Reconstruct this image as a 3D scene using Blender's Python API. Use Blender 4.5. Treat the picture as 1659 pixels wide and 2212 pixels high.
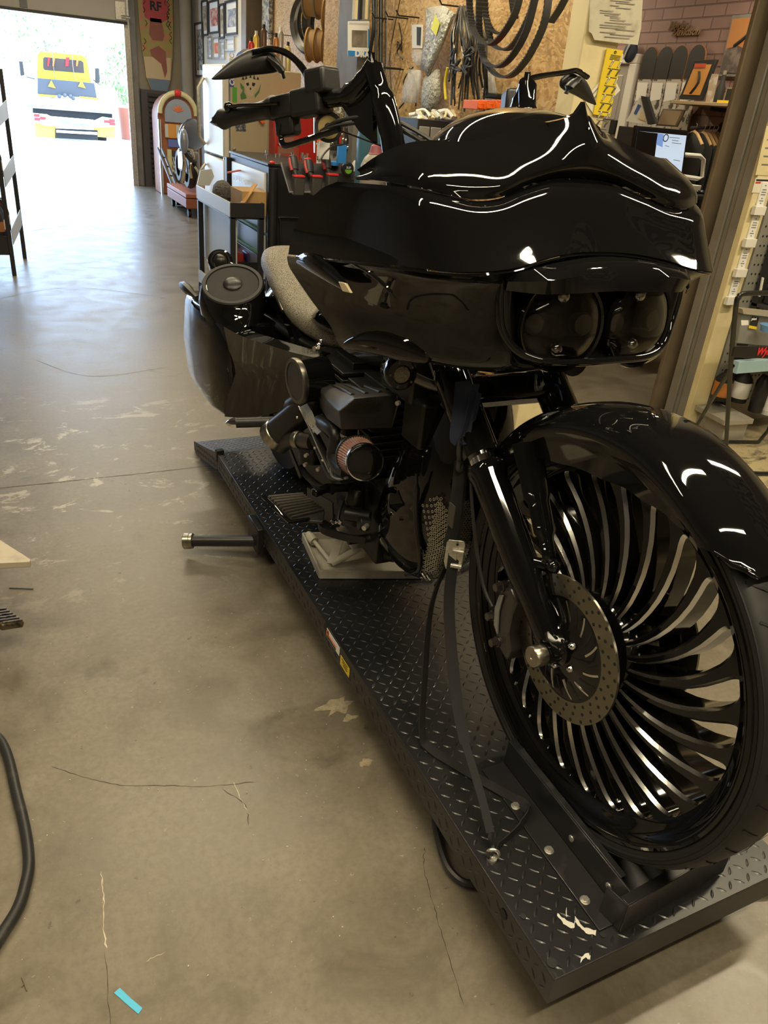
import bpy, bmesh, math, random
from mathutils import Vector as V, Matrix
R = random.Random(7)
PI = math.pi
C = bpy.context.scene.collection
for o in list(bpy.data.objects): bpy.data.objects.remove(o)

# ---------------- camera
H = 1.54
FPX = 1645.0
RIGHT = V((0.90124226, -0.42486482, 0.08516031))
DOWN = V((-0.13216449, -0.45669174, -0.87975292))
FWD = V((0.41266807, 0.78161534, -0.46774194))
cd = bpy.data.cameras.new('camera'); cam = bpy.data.objects.new('camera', cd); C.objects.link(cam)
mw = Matrix.Identity(4)
for i in range(3):
    mw[i][0] = RIGHT[i]; mw[i][1] = -DOWN[i]; mw[i][2] = -FWD[i]
mw[2][3] = H
cam.matrix_world = mw
cd.sensor_fit = 'VERTICAL'; cd.sensor_height = 24; cd.lens = FPX / 2212 * 24
cd.clip_start = .05; cd.clip_end = 400
sc = bpy.context.scene; sc.camera = cam
sc.view_settings.view_transform = 'Standard'; sc.view_settings.look = 'None'
sc.cycles.use_denoising = True; sc.cycles.max_bounces = 8; sc.cycles.sample_clamp_indirect = 6
sc.view_settings.exposure = 0.45; sc.view_settings.gamma = 1; sc.view_settings.use_curve_mapping = False

# ---------------- daylight
wd = bpy.data.worlds.new('sky'); sc.world = wd; wd.use_nodes = True
bg = wd.node_tree.nodes['Background']
bg.inputs[0].default_value = (.50, .70, 1, 1); bg.inputs[1].default_value = 7.5
def sun(d, e, col, ang=.5):
    l = bpy.data.lights.new('sun', 'SUN'); l.energy = e; l.color = col; l.angle = math.radians(ang)
    o = bpy.data.objects.new('sun', l); C.objects.link(o)
    o.rotation_euler = V(d).to_track_quat('-Z', 'Y').to_euler(); o.location = (5, 22, 9)
sun((-.62, .12, -.78), 3.5, (1, .96, .9))
# the tube lights under the roof (fittings are built further down around the same places)
LAMPS = [((0.9, -.5, 3.35), 2.4, -90, 60), ((0.9, 1.0, 3.35), 2.4, -90, 50), ((-1.6, 1.6, 3.35), 2.4, -90, 40),
         ((1.2, 4.0, 3.35), 2.4, -90, 50), ((3.6, 1.4, 3.2), 1.3, -90, 44), ((1.3, 7.6, 3.35), 2.4, -90, 60), ((-.6, -3.2, 3.35), 2.4, -90, 30),
         ((4.7, 4.6, 2.9), 1.3, 90, 26), ((4.7, 7.2, 2.9), 1.3, 90, 24), ((1.4, 11.4, 3.35), 2.4, -90, 60)]  # the last lamp is added to brighten the dim far wall
for k, (p, ln, rz, e) in enumerate(LAMPS):
    l = bpy.data.lights.new('tube_light', 'AREA'); l.shape = 'RECTANGLE'; l.size = ln; l.size_y = .11
    l.energy = e; l.color = (1, .85, .57)
    o = bpy.data.objects.new('tube_light', l); C.objects.link(o); o.location = p; o.rotation_euler = (0, 0, math.radians(90 + rz))
l = bpy.data.lights.new('door_portal', 'AREA'); l.shape = 'RECTANGLE'; l.size = 4.4; l.size_y = 2.3; l.cycles.is_portal = True
o = bpy.data.objects.new('door_portal', l); C.objects.link(o); o.location = (.18, 14.75, 1.15); o.rotation_euler = (-PI / 2, 0, 0)

def at(px, py, **k):
    "point of the place seen at a pixel of the photograph, on the plane x=, y= or z="
    (a, v), = k.items(); i = 'xyz'.index(a)
    d = RIGHT * ((px - 829.5) / FPX) + DOWN * ((py - 1106) / FPX) + FWD
    o = V((0, 0, H)); return o + d * ((v - o[i]) / d[i])

# ---------------- materials
MT = {}
def nd(t, typ, **k):
    n = t.nodes.new(typ)
    for a, b in k.items(): setattr(n, a, b)
    return n
def ramp(t, fac, stops, interp='LINEAR'):
    r = nd(t, 'ShaderNodeValToRGB'); r.color_ramp.interpolation = interp
    e = r.color_ramp.elements
    while len(e) < len(stops): e.new(.5)
    for q, (p, c) in zip(e, stops): q.position = p; q.color = (*c, 1) if len(c) == 3 else c
    t.links.new(fac, r.inputs[0]); return r.outputs[0]
def mix(t, fac, a, b, mode='MIX'):
    m = nd(t, 'ShaderNodeMix', data_type='RGBA', blend_type=mode)
    for s, x in ((0, fac), (6, a), (7, b)):
        if isinstance(x, (int, float)): m.inputs[s].default_value = x
        elif isinstance(x, tuple): m.inputs[s].default_value = (*x, 1)
        else: t.links.new(x, m.inputs[s])
    return m.outputs[2]
def coords(t, scale=(1, 1, 1), rot=(0, 0, 0), loc=(0, 0, 0)):
    c = nd(t, 'ShaderNodeTexCoord'); m = nd(t, 'ShaderNodeMapping')
    m.inputs['Scale'].default_value = scale; m.inputs['Rotation'].default_value = rot; m.inputs['Location'].default_value = loc
    t.links.new(c.outputs['Object'], m.inputs[0]); return m.outputs[0]
def noise(t, vec, scale, detail=3, rough=.55, dist=0):
    n = nd(t, 'ShaderNodeTexNoise'); n.inputs['Scale'].default_value = scale; n.inputs['Detail'].default_value = detail
    n.inputs['Roughness'].default_value = rough; n.inputs['Distortion'].default_value = dist
    t.links.new(vec, n.inputs['Vector']); return n.outputs['Fac']
def bump(t, b, h, strength, dist=.01):
    n = nd(t, 'ShaderNodeBump'); n.inputs['Strength'].default_value = strength; n.inputs['Distance'].default_value = dist
    t.links.new(h, n.inputs['Height']); t.links.new(n.outputs[0], b.inputs['Normal']); return n
def mat(name, col=(.5, .5, .5), rough=.5, metal=0, coat=0, mottle=None, bmp=None, trans=0, emit=None, ior=None, alpha=1, sheen=0, fn=None, spec=None):
    m = bpy.data.materials.new(name); m.use_nodes = True; t = m.node_tree; b = t.nodes['Principled BSDF']
    b.inputs['Base Color'].default_value = (*col, 1); b.inputs['Roughness'].default_value = rough
    b.inputs['Metallic'].default_value = metal; b.inputs['Coat Weight'].default_value = coat; b.inputs['Coat Roughness'].default_value = .03
    if trans: b.inputs['Transmission Weight'].default_value = trans
    if ior: b.inputs['IOR'].default_value = ior
    if spec is not None: b.inputs['Specular IOR Level'].default_value = spec
    if sheen: b.inputs['Sheen Weight'].default_value = sheen
    if alpha < 1: b.inputs['Alpha'].default_value = alpha
    if emit: b.inputs['Emission Color'].default_value = (*emit[0], 1); b.inputs['Emission Strength'].default_value = emit[1]
    v = None
    if mottle or bmp: v = coords(t)
    if mottle:
        s, c2, lo, hi = mottle
        f = noise(t, v, s, 4); t.links.new(ramp(t, f, [(lo, col), (hi, c2)]), b.inputs['Base Color'])
    if bmp: bump(t, b, noise(t, v, bmp[0], 3), bmp[1], bmp[2] if len(bmp) > 2 else .004)
    if fn: fn(t, b)
    MT[name] = m; return m

gloss = mat('gloss_black', (.004, .004, .0045), .035, coat=.2, spec=.5)
gloss2 = mat('gloss_black_wheel', (.005, .005, .005), .07)
satin = mat('satin_black', (.012, .012, .012), .38, bmp=(300, .05, .001))
matte = mat('matte_black', (.010, .010, .010), .62)
dmetal = mat('dark_metal', (.035, .034, .032), .35, metal=.7)
gun = mat('gunmetal', (.16, .15, .13), .32, metal=.9)
chrome = mat('chrome', (.85, .84, .82), .09, metal=1)
mach = mat('machined_aluminium', (.78, .77, .75), .2, metal=1, bmp=(220, .1, .001))
def _br(t, b):
    v = coords(t, (40, 3, 3)); f = noise(t, v, 6, 3)
    t.links.new(ramp(t, f, [(.3, (.30, .27, .22)), (.7, (.50, .47, .40))]), b.inputs['Base Color'])
steel = mat('brushed_steel', (.45, .42, .37), .3, metal=1, fn=_br)
rubber = mat('tyre_rubber', (.012, .012, .0125), .55, bmp=(90, .08, .001))
hoseM = mat('hose_rubber', (.02, .02, .02), .42, mottle=(30, (.05, .045, .04), .55, .8))
web = mat('black_webbing', (.008, .008, .009), .8, bmp=(700, .5, .0008))
webblue = mat('navy_webbing', (.014, .02, .045), .8, bmp=(700, .5, .0008))
zinc = mat('zinc_plated', (.62, .60, .54), .32, metal=.8, mottle=(40, (.45, .43, .38), .4, .7))
glassd = mat('smoked_lens', (.6, .59, .57), .02, trans=1, ior=1.35)
glass = mat('clear_glass', (.95, .97, .97), .02, trans=1, ior=1.4)
white = mat('white_paint', (.75, .74, .70), .45)
cream = mat('cream_paint', (.74, .64, .38), .55, mottle=(9, (.62, .52, .30), .45, .85), bmp=(60, .1, .002))
beige = mat('beige_fridge_enamel', (.52, .45, .30), .38, mottle=(3, (.45, .38, .25), .3, .8))
paper = mat('paper', (.74, .70, .58), .8)
papw = mat('white_paper', (.8, .8, .78), .75)
ink = mat('ink_black', (.02, .02, .02), .7)
red = mat('tool_red', (.55, .02, .025), .35)
redp = mat('red_plastic', (.62, .03, .03), .4)
orange = mat('orange_plastic', (.85, .16, .02), .4)
yellow = mat('safety_yellow', (.85, .62, .03), .5)
blue = mat('bright_blue', (.03, .22, .62), .5)
lblue = mat('masking_tape_blue', (.08, .46, .72), .6)
grey = mat('grey_paint', (.23, .22, .21), .5, mottle=(6, (.15, .145, .14), .4, .8))
lgrey = mat('light_grey_plastic', (.5, .5, .48), .5)
dgrey = mat('charcoal_plastic', (.03, .03, .033), .45)
kraft = mat('cardboard', (.42, .26, .10), .8, mottle=(7, (.34, .2, .08), .4, .8))
wood = mat('raw_lumber', (.62, .36, .13), .65, mottle=(5, (.45, .22, .08), .35, .8))
brownwood = mat('brown_painted_post', (.17, .13, .085), .5, mottle=(4, (.11, .085, .055), .4, .75))
standM = mat('grey_stand_paint', (.47, .44, .37), .5, mottle=(14, (.3, .27, .22), .5, .8))
green = mat('lime_green', (.25, .62, .05), .5)
plast = mat('clear_bag_film', (.75, .76, .74), .12, alpha=.38, bmp=(38, .9, .012), spec=.9)
brownred = mat('red_brown_crate', (.30, .10, .06), .55)

# ---------------- mesh building
def basis(a):
    a = V(a).normalized(); t = V((0, 0, 1)) if abs(a.z) < .9 else V((1, 0, 0))
    u = a.cross(t).normalized(); return u, a.cross(u).normalized(), a
def spline(P, n=6, closed=False):
    P = [V(p) for p in P]; out = []; N = len(P)
    rng = N if closed else N - 1
    for i in range(rng):
        p1, p2 = P[i], P[(i + 1) % N]
        p0 = P[i - 1] if (i or closed) else p1 * 2 - p2
        p3 = P[(i + 2) % N] if (i + 2 < N or closed) else p2 * 2 - p1
        for k in range(n):
            s = k / n
            out.append(.5 * ((2 * p1) + (p2 - p0) * s + (2 * p0 - 5 * p1 + 4 * p2 - p3) * s * s + (3 * p1 - p0 - 3 * p2 + p3) * s ** 3))
    if not closed: out.append(P[-1])
    return out
class MB:
    def __init__(s): s.v = []; s.f = []; s.m = []; s.mi = 0
    def add(s, vs, fs):
        o = len(s.v); s.v += [V(p) for p in vs]
        for f in fs: s.f.append([i + o for i in f]); s.m.append(s.mi)
        return s
    def box(s, c, d, rot=None):
        c = V(c); M = rot or Matrix.Identity(3)
        vs = [c + M @ V((x * d[0] / 2, y * d[1] / 2, z * d[2] / 2)) for x in (-1, 1) for y in (-1, 1) for z in (-1, 1)]
        return s.add(vs, [(0, 1, 3, 2), (4, 6, 7, 5), (0, 4, 5, 1), (2, 3, 7, 6), (0, 2, 6, 4), (1, 5, 7, 3)])
    def bb(s, a, b):
        a = V(a); b = V(b); return s.box((a + b) / 2, [abs(b[i] - a[i]) for i in range(3)])
    def beam(s, a, b, w, h, up=(0, 0, 1)):
        a = V(a); b = V(b); y = (b - a).normalized(); x = y.cross(V(up)).normalized(); z = x.cross(y)
        M = Matrix((x, y, z)).transposed(); return s.box((a + b) / 2, (w, (b - a).length, h), M)
    def loft(s, secs, closed=True, caps=True, loop=False):
        n = len(secs[0]); vs = [p for q in secs for p in q]; fs = []
        K = len(secs)
        for i in range(K if loop else K - 1):
            for j in range(n if closed else n - 1):
                a, b = i * n, ((i + 1) % K) * n; k = (j + 1) % n
                fs.append((a + j, a + k, b + k, b + j))
        if caps and closed and not loop: fs.append(tuple(range(n))[::-1]); fs.append(tuple((K - 1) * n + j for j in range(n)))
        return s.add(vs, fs)
    def cyl(s, a, b, r, r2=None, n=16, caps=True):
        a = V(a); b = V(b); u, w, _ = basis(b - a); r2 = r if r2 is None else r2
        return s.loft([[p + (u * math.cos(2 * PI * i / n) + w * math.sin(2 * PI * i / n)) * q for i in range(n)] for p, q in ((a, r), (b, r2))], caps=caps)
    def lathe(s, prof, o, ax, n=24, caps=True):
        o = V(o); u, w, a = basis(ax)
        return s.loft([[o + a * h + (u * math.cos(2 * PI * i / n) + w * math.sin(2 * PI * i / n)) * r for i in range(n)] for r, h in prof], caps=caps)
    def ring(s, prof, o, ax, n=48):
        "closed profile [(r,h)] swept around"
        o = V(o); u, w, a = basis(ax)
        return s.loft([[o + a * h + (u * math.cos(2 * PI * i / n) + w * math.sin(2 * PI * i / n)) * r for r, h in prof] for i in range(n)], loop=True, caps=False)
    def tube(s, P, r, n=8, closed=False, sp=0, flat=1):
        P = spline(P, sp, closed) if sp else [V(p) for p in P]; N = len(P); secs = []; up = None
        for i, p in enumerate(P):
            d = (P[(i + 1) % N] - P[i - 1]) if (closed or 0 < i < N - 1) else (P[1] - P[0] if i == 0 else P[-1] - P[-2])
            d = d.normalized() if d.length > 1e-9 else V((0, 0, 1))
            if up is None: up = basis(d)[0]
            up = (up - d * up.dot(d)).normalized(); w = d.cross(up)
            q = r[int(i * (len(r) - 1) / max(1, N - 1) + .5)] if isinstance(r, (list, tuple)) else r
            secs.append([p + (up * math.cos(2 * PI * k / n) + w * math.sin(2 * PI * k / n) * flat) * q for k in range(n)])
        return s.loft(secs, loop=closed)
    def band(s, P, w, t, side, sp=0):
        "flat strap along P, wide along side"
        P = spline(P, sp) if sp else [V(p) for p in P]; N = len(P); secs = []
        for i, p in enumerate(P):
            d = (P[min(i + 1, N - 1)] - P[max(i - 1, 0)]).normalized()
            sd = V(side[i * (len(side) - 1) // max(1, N - 1)]) if isinstance(side, list) else V(side)
            x = (sd - d * sd.dot(d)).normalized() * w / 2; y = d.cross(x).normalized() * t / 2
            secs.append([p + x + y, p - x + y, p - x - y, p + x - y])
        return s.loft(secs)
    def prism(s, poly, o, u, v, d):
        "polygon in the plane (u,v) at o, extruded by vector d"
        o = V(o); u = V(u); v = V(v); d = V(d); n = len(poly)
        a = [o + u * x + v * y for x, y in poly]
        return s.loft([a, [p + d for p in a]])
    def ball(s, c, r, n=12, sc=(1, 1, 1)):
        c = V(c); secs = []
        for i in range(n // 2 + 1):
            th = PI * i / (n // 2); th = min(max(th, .03), PI - .03)
            secs.append([c + V((sc[0] * r * math.sin(th) * math.cos(2 * PI * j / n), sc[1] * r * math.sin(th) * math.sin(2 * PI * j / n), sc[2] * r * math.cos(th))) for j in range(n)])
        return s.loft(secs)
    def sheet(s, rows, t=0):
        "open grid surface; t = thickness along the normal"
        return s.loft(rows, closed=False, caps=False)
    def build(s, name, mats, parent=None, bevel=0, seg=2, ang=40, solid=0, sub=0, loc=False, smooth=True, recalc=True):
        me = bpy.data.meshes.new(name)
        off = V((0, 0, 0))
        if parent is not None and not loc:
            q = parent
            while q is not None: off += q.location; q = q.parent
        me.from_pydata([tuple(p - off) for p in s.v], [], s.f)
        ms = mats if isinstance(mats, (list, tuple)) else [mats]
        for m in ms: me.materials.append(m)
        for p, mi in zip(me.polygons, s.m): p.material_index = mi; p.use_smooth = smooth
        bm = bmesh.new(); bm.from_mesh(me)
        if recalc: bmesh.ops.recalc_face_normals(bm, faces=bm.faces)
        for e in bm.edges:
            e.smooth = len(e.link_faces) == 2 and not e.calc_face_angle(0) > math.radians(ang)
        bm.to_mesh(me); bm.free()
        o = bpy.data.objects.new(name, me); C.objects.link(o)
        if parent is not None: o.parent = parent
        if solid:
            m = o.modifiers.new('solid', 'SOLIDIFY'); m.thickness = abs(solid); m.offset = 1 if solid > 0 else -1
        if sub: m = o.modifiers.new('sub', 'SUBSURF'); m.levels = m.render_levels = sub
        if bevel:
            m = o.modifiers.new('bevel', 'BEVEL'); m.width = bevel; m.segments = seg; m.limit_method = 'ANGLE'; m.angle_limit = math.radians(35)
        return o
def tag(o, label, cat=None, group=None, kind=None):
    if label: o['label'] = label
    if cat: o['category'] = cat
    if group: o['group'] = group
    if kind: o['kind'] = kind
    return o
def thing(name, label, cat, loc=(0, 0, 0), rz=0, group=None):
    o = bpy.data.objects.new(name, None); C.objects.link(o); o.location = loc; o.rotation_euler = (0, 0, rz)
    o.empty_display_size = .1
    return tag(o, label, cat, group)
def single(mb, name, mats, label, cat, group=None, **k):
    return tag(mb.build(name, mats, **k), label, cat, group)
def struct(mb, name, mats, parent=None, **k):
    o = mb.build(name, mats, parent, **k)
    if parent is None: o['kind'] = 'structure'
    return o
def dup(o, parent=None, **k):
    c = o.copy(); C.objects.link(c); c.parent = parent
    for ch in list(o.children): dup(ch, c)
    for a, b in k.items():
        if a in ('label', 'group'): c[a] = b
        else: setattr(c, a, b)
    return c
def text(s, o, u, v, size, m, parent, name='lettering', depth=.0006, bold=0, shear=0, align='LEFT', xs=1, sep=1.0, font=None):
    "words standing in the plane (u,v) at o"
    cu = bpy.data.curves.new('t', 'FONT'); cu.body = s; cu.size = size; cu.extrude = depth; cu.offset = bold; cu.shear = shear
    cu.align_x = align; cu.align_y = 'CENTER'; cu.space_character = sep; cu.resolution_u = 3
    ob = bpy.data.objects.new('t', cu); me = bpy.data.meshes.new_from_object(ob); bpy.data.objects.remove(ob)
    u = V(u).normalized(); v = V(v).normalized(); w = u.cross(v); o = V(o)
    off = V((0, 0, 0)); q = parent
    while q is not None: off += q.location; q = q.parent
    for p in me.vertices: c = p.co.copy(); p.co = o + u * c.x * xs + v * c.y + w * c.z - off
    me.materials.clear(); me.materials.append(m)
    x = bpy.data.objects.new(name, me); C.objects.link(x); x.parent = parent; return x
X_, Y_, Z_ = V((1, 0, 0)), V((0, 1, 0)), V((0, 0, 1))
# ---------------- surfaces of the place
def _osb(t, b):
    v = coords(t, (1, 1, 1))
    cols = None
    v2 = nd(t, 'ShaderNodeTexVoronoi'); mp = nd(t, 'ShaderNodeMapping'); mp.inputs['Scale'].default_value = (8, 8, 20)
    nz = nd(t, 'ShaderNodeTexNoise'); nz.inputs['Scale'].default_value = 7; t.links.new(v, nz.inputs['Vector'])
    ad = nd(t, 'ShaderNodeVectorMath', operation='MULTIPLY_ADD'); ad.inputs[1].default_value = (.13, .13, .13)
    t.links.new(nz.outputs['Color'], ad.inputs[0]); t.links.new(v, ad.inputs[2]); t.links.new(ad.outputs[0], mp.inputs[0]); t.links.new(mp.outputs[0], v2.inputs['Vector'])
    sp = nd(t, 'ShaderNodeSeparateColor'); t.links.new(v2.outputs['Color'], sp.inputs[0])
    c = ramp(t, sp.outputs[0], [(0, (.36, .19, .06)), (.35, (.58, .36, .14)), (.7, (.74, .54, .28)), (1, (.28, .14, .04))])
    g = noise(t, coords(t, (60, 60, 8), (.3, .2, 0)), 4, 3)
    t.links.new(mix(t, .25, c, ramp(t, g, [(.3, (.38, .22, .08)), (.7, (.76, .56, .30))])), b.inputs['Base Color'])
    bump(t, b, sp.outputs[1], .25, .003)
osb = mat('oriented_strand_board', rough=.6, fn=_osb)
def _brick(t, b):
    v = coords(t, rot=(0, PI / 2, PI / 2)); br = nd(t, 'ShaderNodeTexBrick')
    c = nd(t, 'ShaderNodeTexCoord'); sx = nd(t, 'ShaderNodeSeparateXYZ'); cx = nd(t, 'ShaderNodeCombineXYZ')
    t.links.new(c.outputs['Object'], sx.inputs[0]); t.links.new(sx.outputs['Y'], cx.inputs['X']); t.links.new(sx.outputs['Z'], cx.inputs['Y'])
    t.links.new(cx.outputs[0], br.inputs['Vector'])
    for k, x in dict(Scale=1, **{'Mortar Size': .006, 'Mortar Smooth': .4, 'Brick Width': .24, 'Row Height': .09}).items(): br.inputs[k].default_value = x
    br.inputs['Color1'].default_value = (.30, .185, .165, 1); br.inputs['Color2'].default_value = (.26, .16, .145, 1); br.inputs['Mortar'].default_value = (.17, .10, .09, 1)
    t.links.new(br.outputs['Color'], b.inputs['Base Color']); n = bump(t, b, br.outputs['Fac'], .9, .02); n.invert = True
brick = mat('painted_block', rough=.65, fn=_brick)
def _floor(t, b):
    v = coords(t)
    a = noise(t, v, .9, 6, .6, .3); d = noise(t, v, 4.5, 7, .7, .6); e = noise(t, v, 60, 3, .6); s = noise(t, v, 2.2, 5, .65, 1.2)
    c = ramp(t, a, [(.3, (.105, .088, .062)), (.5, (.155, .132, .096)), (.72, (.21, .182, .138))])
    c = mix(t, .55, c, ramp(t, d, [(.3, (.085, .07, .048)), (.5, (.17, .146, .108)), (.7, (.24, .212, .165))]))
    c = mix(t, ramp(t, e, [(.4, (0, 0, 0)), (.75, (.5, .5, .5))]), c, (.10, .085, .06))
    # dark oily stains, and grey-white paint flakes left from an old coating
    c = mix(t, ramp(t, s, [(.60, (0, 0, 0)), (.72, (.65, .65, .65))]), c, (.055, .045, .026))
    geo = nd(t, 'ShaderNodeTexCoord'); sx = nd(t, 'ShaderNodeSeparateXYZ'); t.links.new(geo.outputs['Object'], sx.inputs[0])
    def box(x0, x1, y0, y1, soft=.35):
        out = None
        for ax, lo, hi in (('X', x0, x1), ('Y', y0, y1)):
            for q, g in ((lo, 1), (hi, -1)):
                m = nd(t, 'ShaderNodeMapRange'); m.inputs[1].default_value = q - soft * g; m.inputs[2].default_value = q + soft * g
                t.links.new(sx.outputs[ax], m.inputs[0])
                if out is None: out = m.outputs[0]
                else:
                    k = nd(t, 'ShaderNodeMath', operation='MULTIPLY'); t.links.new(out, k.inputs[0]); t.links.new(m.outputs[0], k.inputs[1]); out = k.outputs[0]
        return out
    fl = noise(t, coords(t, (1, 1.6, 1)), 4.2, 9, .75, .5)
    def mask(bx, lo, hi):
        r = ramp(t, fl, [(lo, (0, 0, 0)), (hi, (1, 1, 1))]); k = nd(t, 'ShaderNodeMath', operation='MULTIPLY')
        t.links.new(r, k.inputs[0]); t.links.new(bx, k.inputs[1]); return k.outputs[0]
    c = mix(t, mask(box(-.3, .8, 2.5, 4.2), .57, .60), c, (.36, .33, .26))
    c = mix(t, mask(box(2.6, 5.2, -1, 2.9, .3), .40, .5), c, (.52, .43, .25))
    sp2 = noise(t, v, 38, 5, .7); c = mix(t, ramp(t, sp2, [(.66, (0, 0, 0)), (.70, (.7, .7, .7))]), c, (.34, .30, .22)); c = mix(t, ramp(t, noise(t, v, 27, 4, .6), [(.68, (0, 0, 0)), (.72, (.7, .7, .7))]), c, (.05, .04, .025))
    t.links.new(c, b.inputs['Base Color'])
    r = ramp(t, d, [(.3, (.30,) * 3), (.7, (.44,) * 3)]); t.links.new(r, b.inputs['Roughness'])
    bump(t, b, noise(t, v, 11, 6, .6), .16, .006)
floorM = mat('sealed_concrete_floor', rough=.36, coat=.0, spec=.6, fn=_floor)
wallM = mat('taupe_wall_paint', (.33, .29, .24), .6, mottle=(2, (.27, .235, .19), .4, .8), bmp=(30, .1, .003))
wallW = mat('white_wall_paint', (.62, .58, .50), .6)
ceilM = mat('dark_roof_deck', (.17, .155, .13), .8)
grndM = mat('sunlit_concrete', (.62, .60, .56), .8, mottle=(.6, (.7, .69, .66), .4, .7))
doorM = mat('garage_door_steel', (.52, .47, .40), .45)
crackM = mat('crack_dark', (.05, .042, .03), .9)  # dark tone of the crack ribbons
scrM = mat('scratch_white', (.5, .45, .35), .7)

def box_s(name, a, b, m, **k): return struct(MB().bb(a, b), name, m, **k)
flo = struct(MB().add([(-7, -5, 0), (9, -5, 0), (9, 14.68, 0), (-7, 14.68, 0)], [(0, 1, 2, 3)]), 'floor', floorM, recalc=False)
def ribbon(P, w, m, name, z=.0006, jit=.0018, par=None):
    P = spline([V((*p, z)) for p in P], 8); L = []; Rr = []
    for i, p in enumerate(P):
        d = (P[min(i + 1, len(P) - 1)] - P[max(i - 1, 0)]).normalized(); s = V((-d.y, d.x, 0))
        k = w * .55 * (.3 + R.random()) * (0.2 if i in (0, len(P) - 1) else 1); p = p + s * R.uniform(-jit, jit)
        L.append(p + s * k / 2); Rr.append(p - s * k / 2)
    mb = MB(); mb.loft([L, Rr], closed=False, caps=False); return mb.build(name, m, par or flo, recalc=False)
for P, w_ in (([(-1.6, 3.22), (-.1, 3.218), (.4, 3.215), (.8, 3.215), (2.2, 3.21)], .007), ([(-.05, 1.57), (.03, 1.5), (.1, 1.45), (.2, 1.41), (.3, 1.37), (.42, 1.34)], .003),
              ([(.73, 1.01), (.7, .96), (.68, .88), (.66, .8), (.63, .66)], .003), ([(.01, 1.03), (.0, .9), (-.01, .8)], .002), ([(.33, 1.35), (.37, 1.28), (.36, 1.22)], .003),
              ([(-.4, 10.2), (.2, 9.6), (.9, 10.1), (1.7, 9.4)], .012), ([(-.2, 6.4), (.5, 6.9), (1.2, 6.5)], .006), ([(.1, 5.0), (.4, 4.6), (.9, 4.7)], .005)):
    ribbon(P, w_, crackM, 'crack')
ribbon([(.026, 1.22), (.022, 1.15), (.014, 1.08), (.013, 1.035)], .005, scrM, 'scratch'); ribbon([(.362, 1.36), (.365, 1.30), (.372, 1.25)], .004, scrM, 'scratch')
ribbon([(.08, .98), (.12, .985)], .002, scrM, 'scratch')
for x, y, r in ((.716, 1.53, .05), (.70, 1.30, .02), (.73, 1.47, .02)):   # bare patches beside the lift
    mb = MB(); pts = [V((x + r * (1 + .5 * R.uniform(-1, 1)) * math.cos(a / 14 * 2 * PI), y + .6 * r * (1 + .5 * R.uniform(-1, 1)) * math.sin(a / 14 * 2 * PI), .0008)) for a in range(14)]
    mb.add(pts, [tuple(range(14))]); mb.build('bare_patch', mat('bare_patch_%d' % int(r * 1000), (.33, .28, .19), .8, mottle=(60, (.2, .17, .11), .4, .7)), flo, recalc=False)
mb = MB()
for k in range(240):    # grit lying on the floor around the lift
    x = R.uniform(-.4, .75) if k % 3 else R.uniform(.35, .74); y = R.uniform(.8, 3.4); s = R.uniform(.0008, .0022)
    mb.box((x, y, s / 2), (s * 1.6, s, s), Matrix.Rotation(R.uniform(0, 3), 3, 'Z'))
o = mb.build('grit', mat('grit_chips', (.5, .45, .36), .8), flo); o['kind'] = 'stuff'

grd = struct(MB().add([(-60, 14.68, -.01), (60, 14.68, -.01), (60, 120, -.01), (-60, 120, -.01)], [(0, 1, 2, 3)]), 'ground', grndM, recalc=False)
struct(MB().bb((-7, -5, 5.0), (9.2, 14.9, 5.1)), 'ceiling', ceilM)
struct(MB().bb((-7.1, -5, 0), (-7, 14.9, 5)), 'wall_left', wallM)
struct(MB().bb((-7, -5.1, 0), (9.2, -5, 5)), 'wall_behind', wallM)
mb = MB(); mb.bb((2.36, 14.65, 0), (3.4, 14.9, 5)); mb.bb((-7, 14.65, 0), (-2.0, 14.9, 5)); mb.bb((-4, 14.65, 2.9), (2.36, 14.9, 5)); mb.bb((3.4, 14.65, 0), (9.2, 14.9, 5))
struct(mb, 'wall_far', wallM)
# doorway jamb and the half-raised sectional door
mb = MB(); mb.bb((2.30, 14.56, 0), (2.44, 14.66, 3.9)); struct(mb, 'trim_1', grey, bevel=.006)
mb = MB(); mb.bb((2.25, 14.5, 0), (2.31, 14.56, 3.2)); mb.bb((2.31, 14.48, 0), (2.33, 14.56, 3.2)); struct(mb, 'trim_2', zinc)
d1 = struct(MB().bb((-4, 14.40, 2.36), (2.29, 14.45, 2.86)).bb((-4, 14.40, 2.875), (2.29, 14.45, 3.4)), 'door_1', doorM, bevel=.008)
mb = MB(); mb.bb((-4, 14.385, 2.325), (2.29, 14.465, 2.365)); mb.build('bottom_seal', satin, d1)
mb = MB()
for x in (-2.6, -1, .78): mb.bb((x, 14.38, 2.38), (x + .1, 14.4, 3.4))
mb.build('stile', grey, d1, bevel=.003)
mb = MB(); mb.bb((2.12, 14.37, 2.38), (2.27, 14.4, 2.62)); mb.cyl((2.2, 14.36, 2.42), (2.33, 14.36, 2.42), .02); mb.build('roller_bracket', zinc, d1, bevel=.003)

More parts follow.
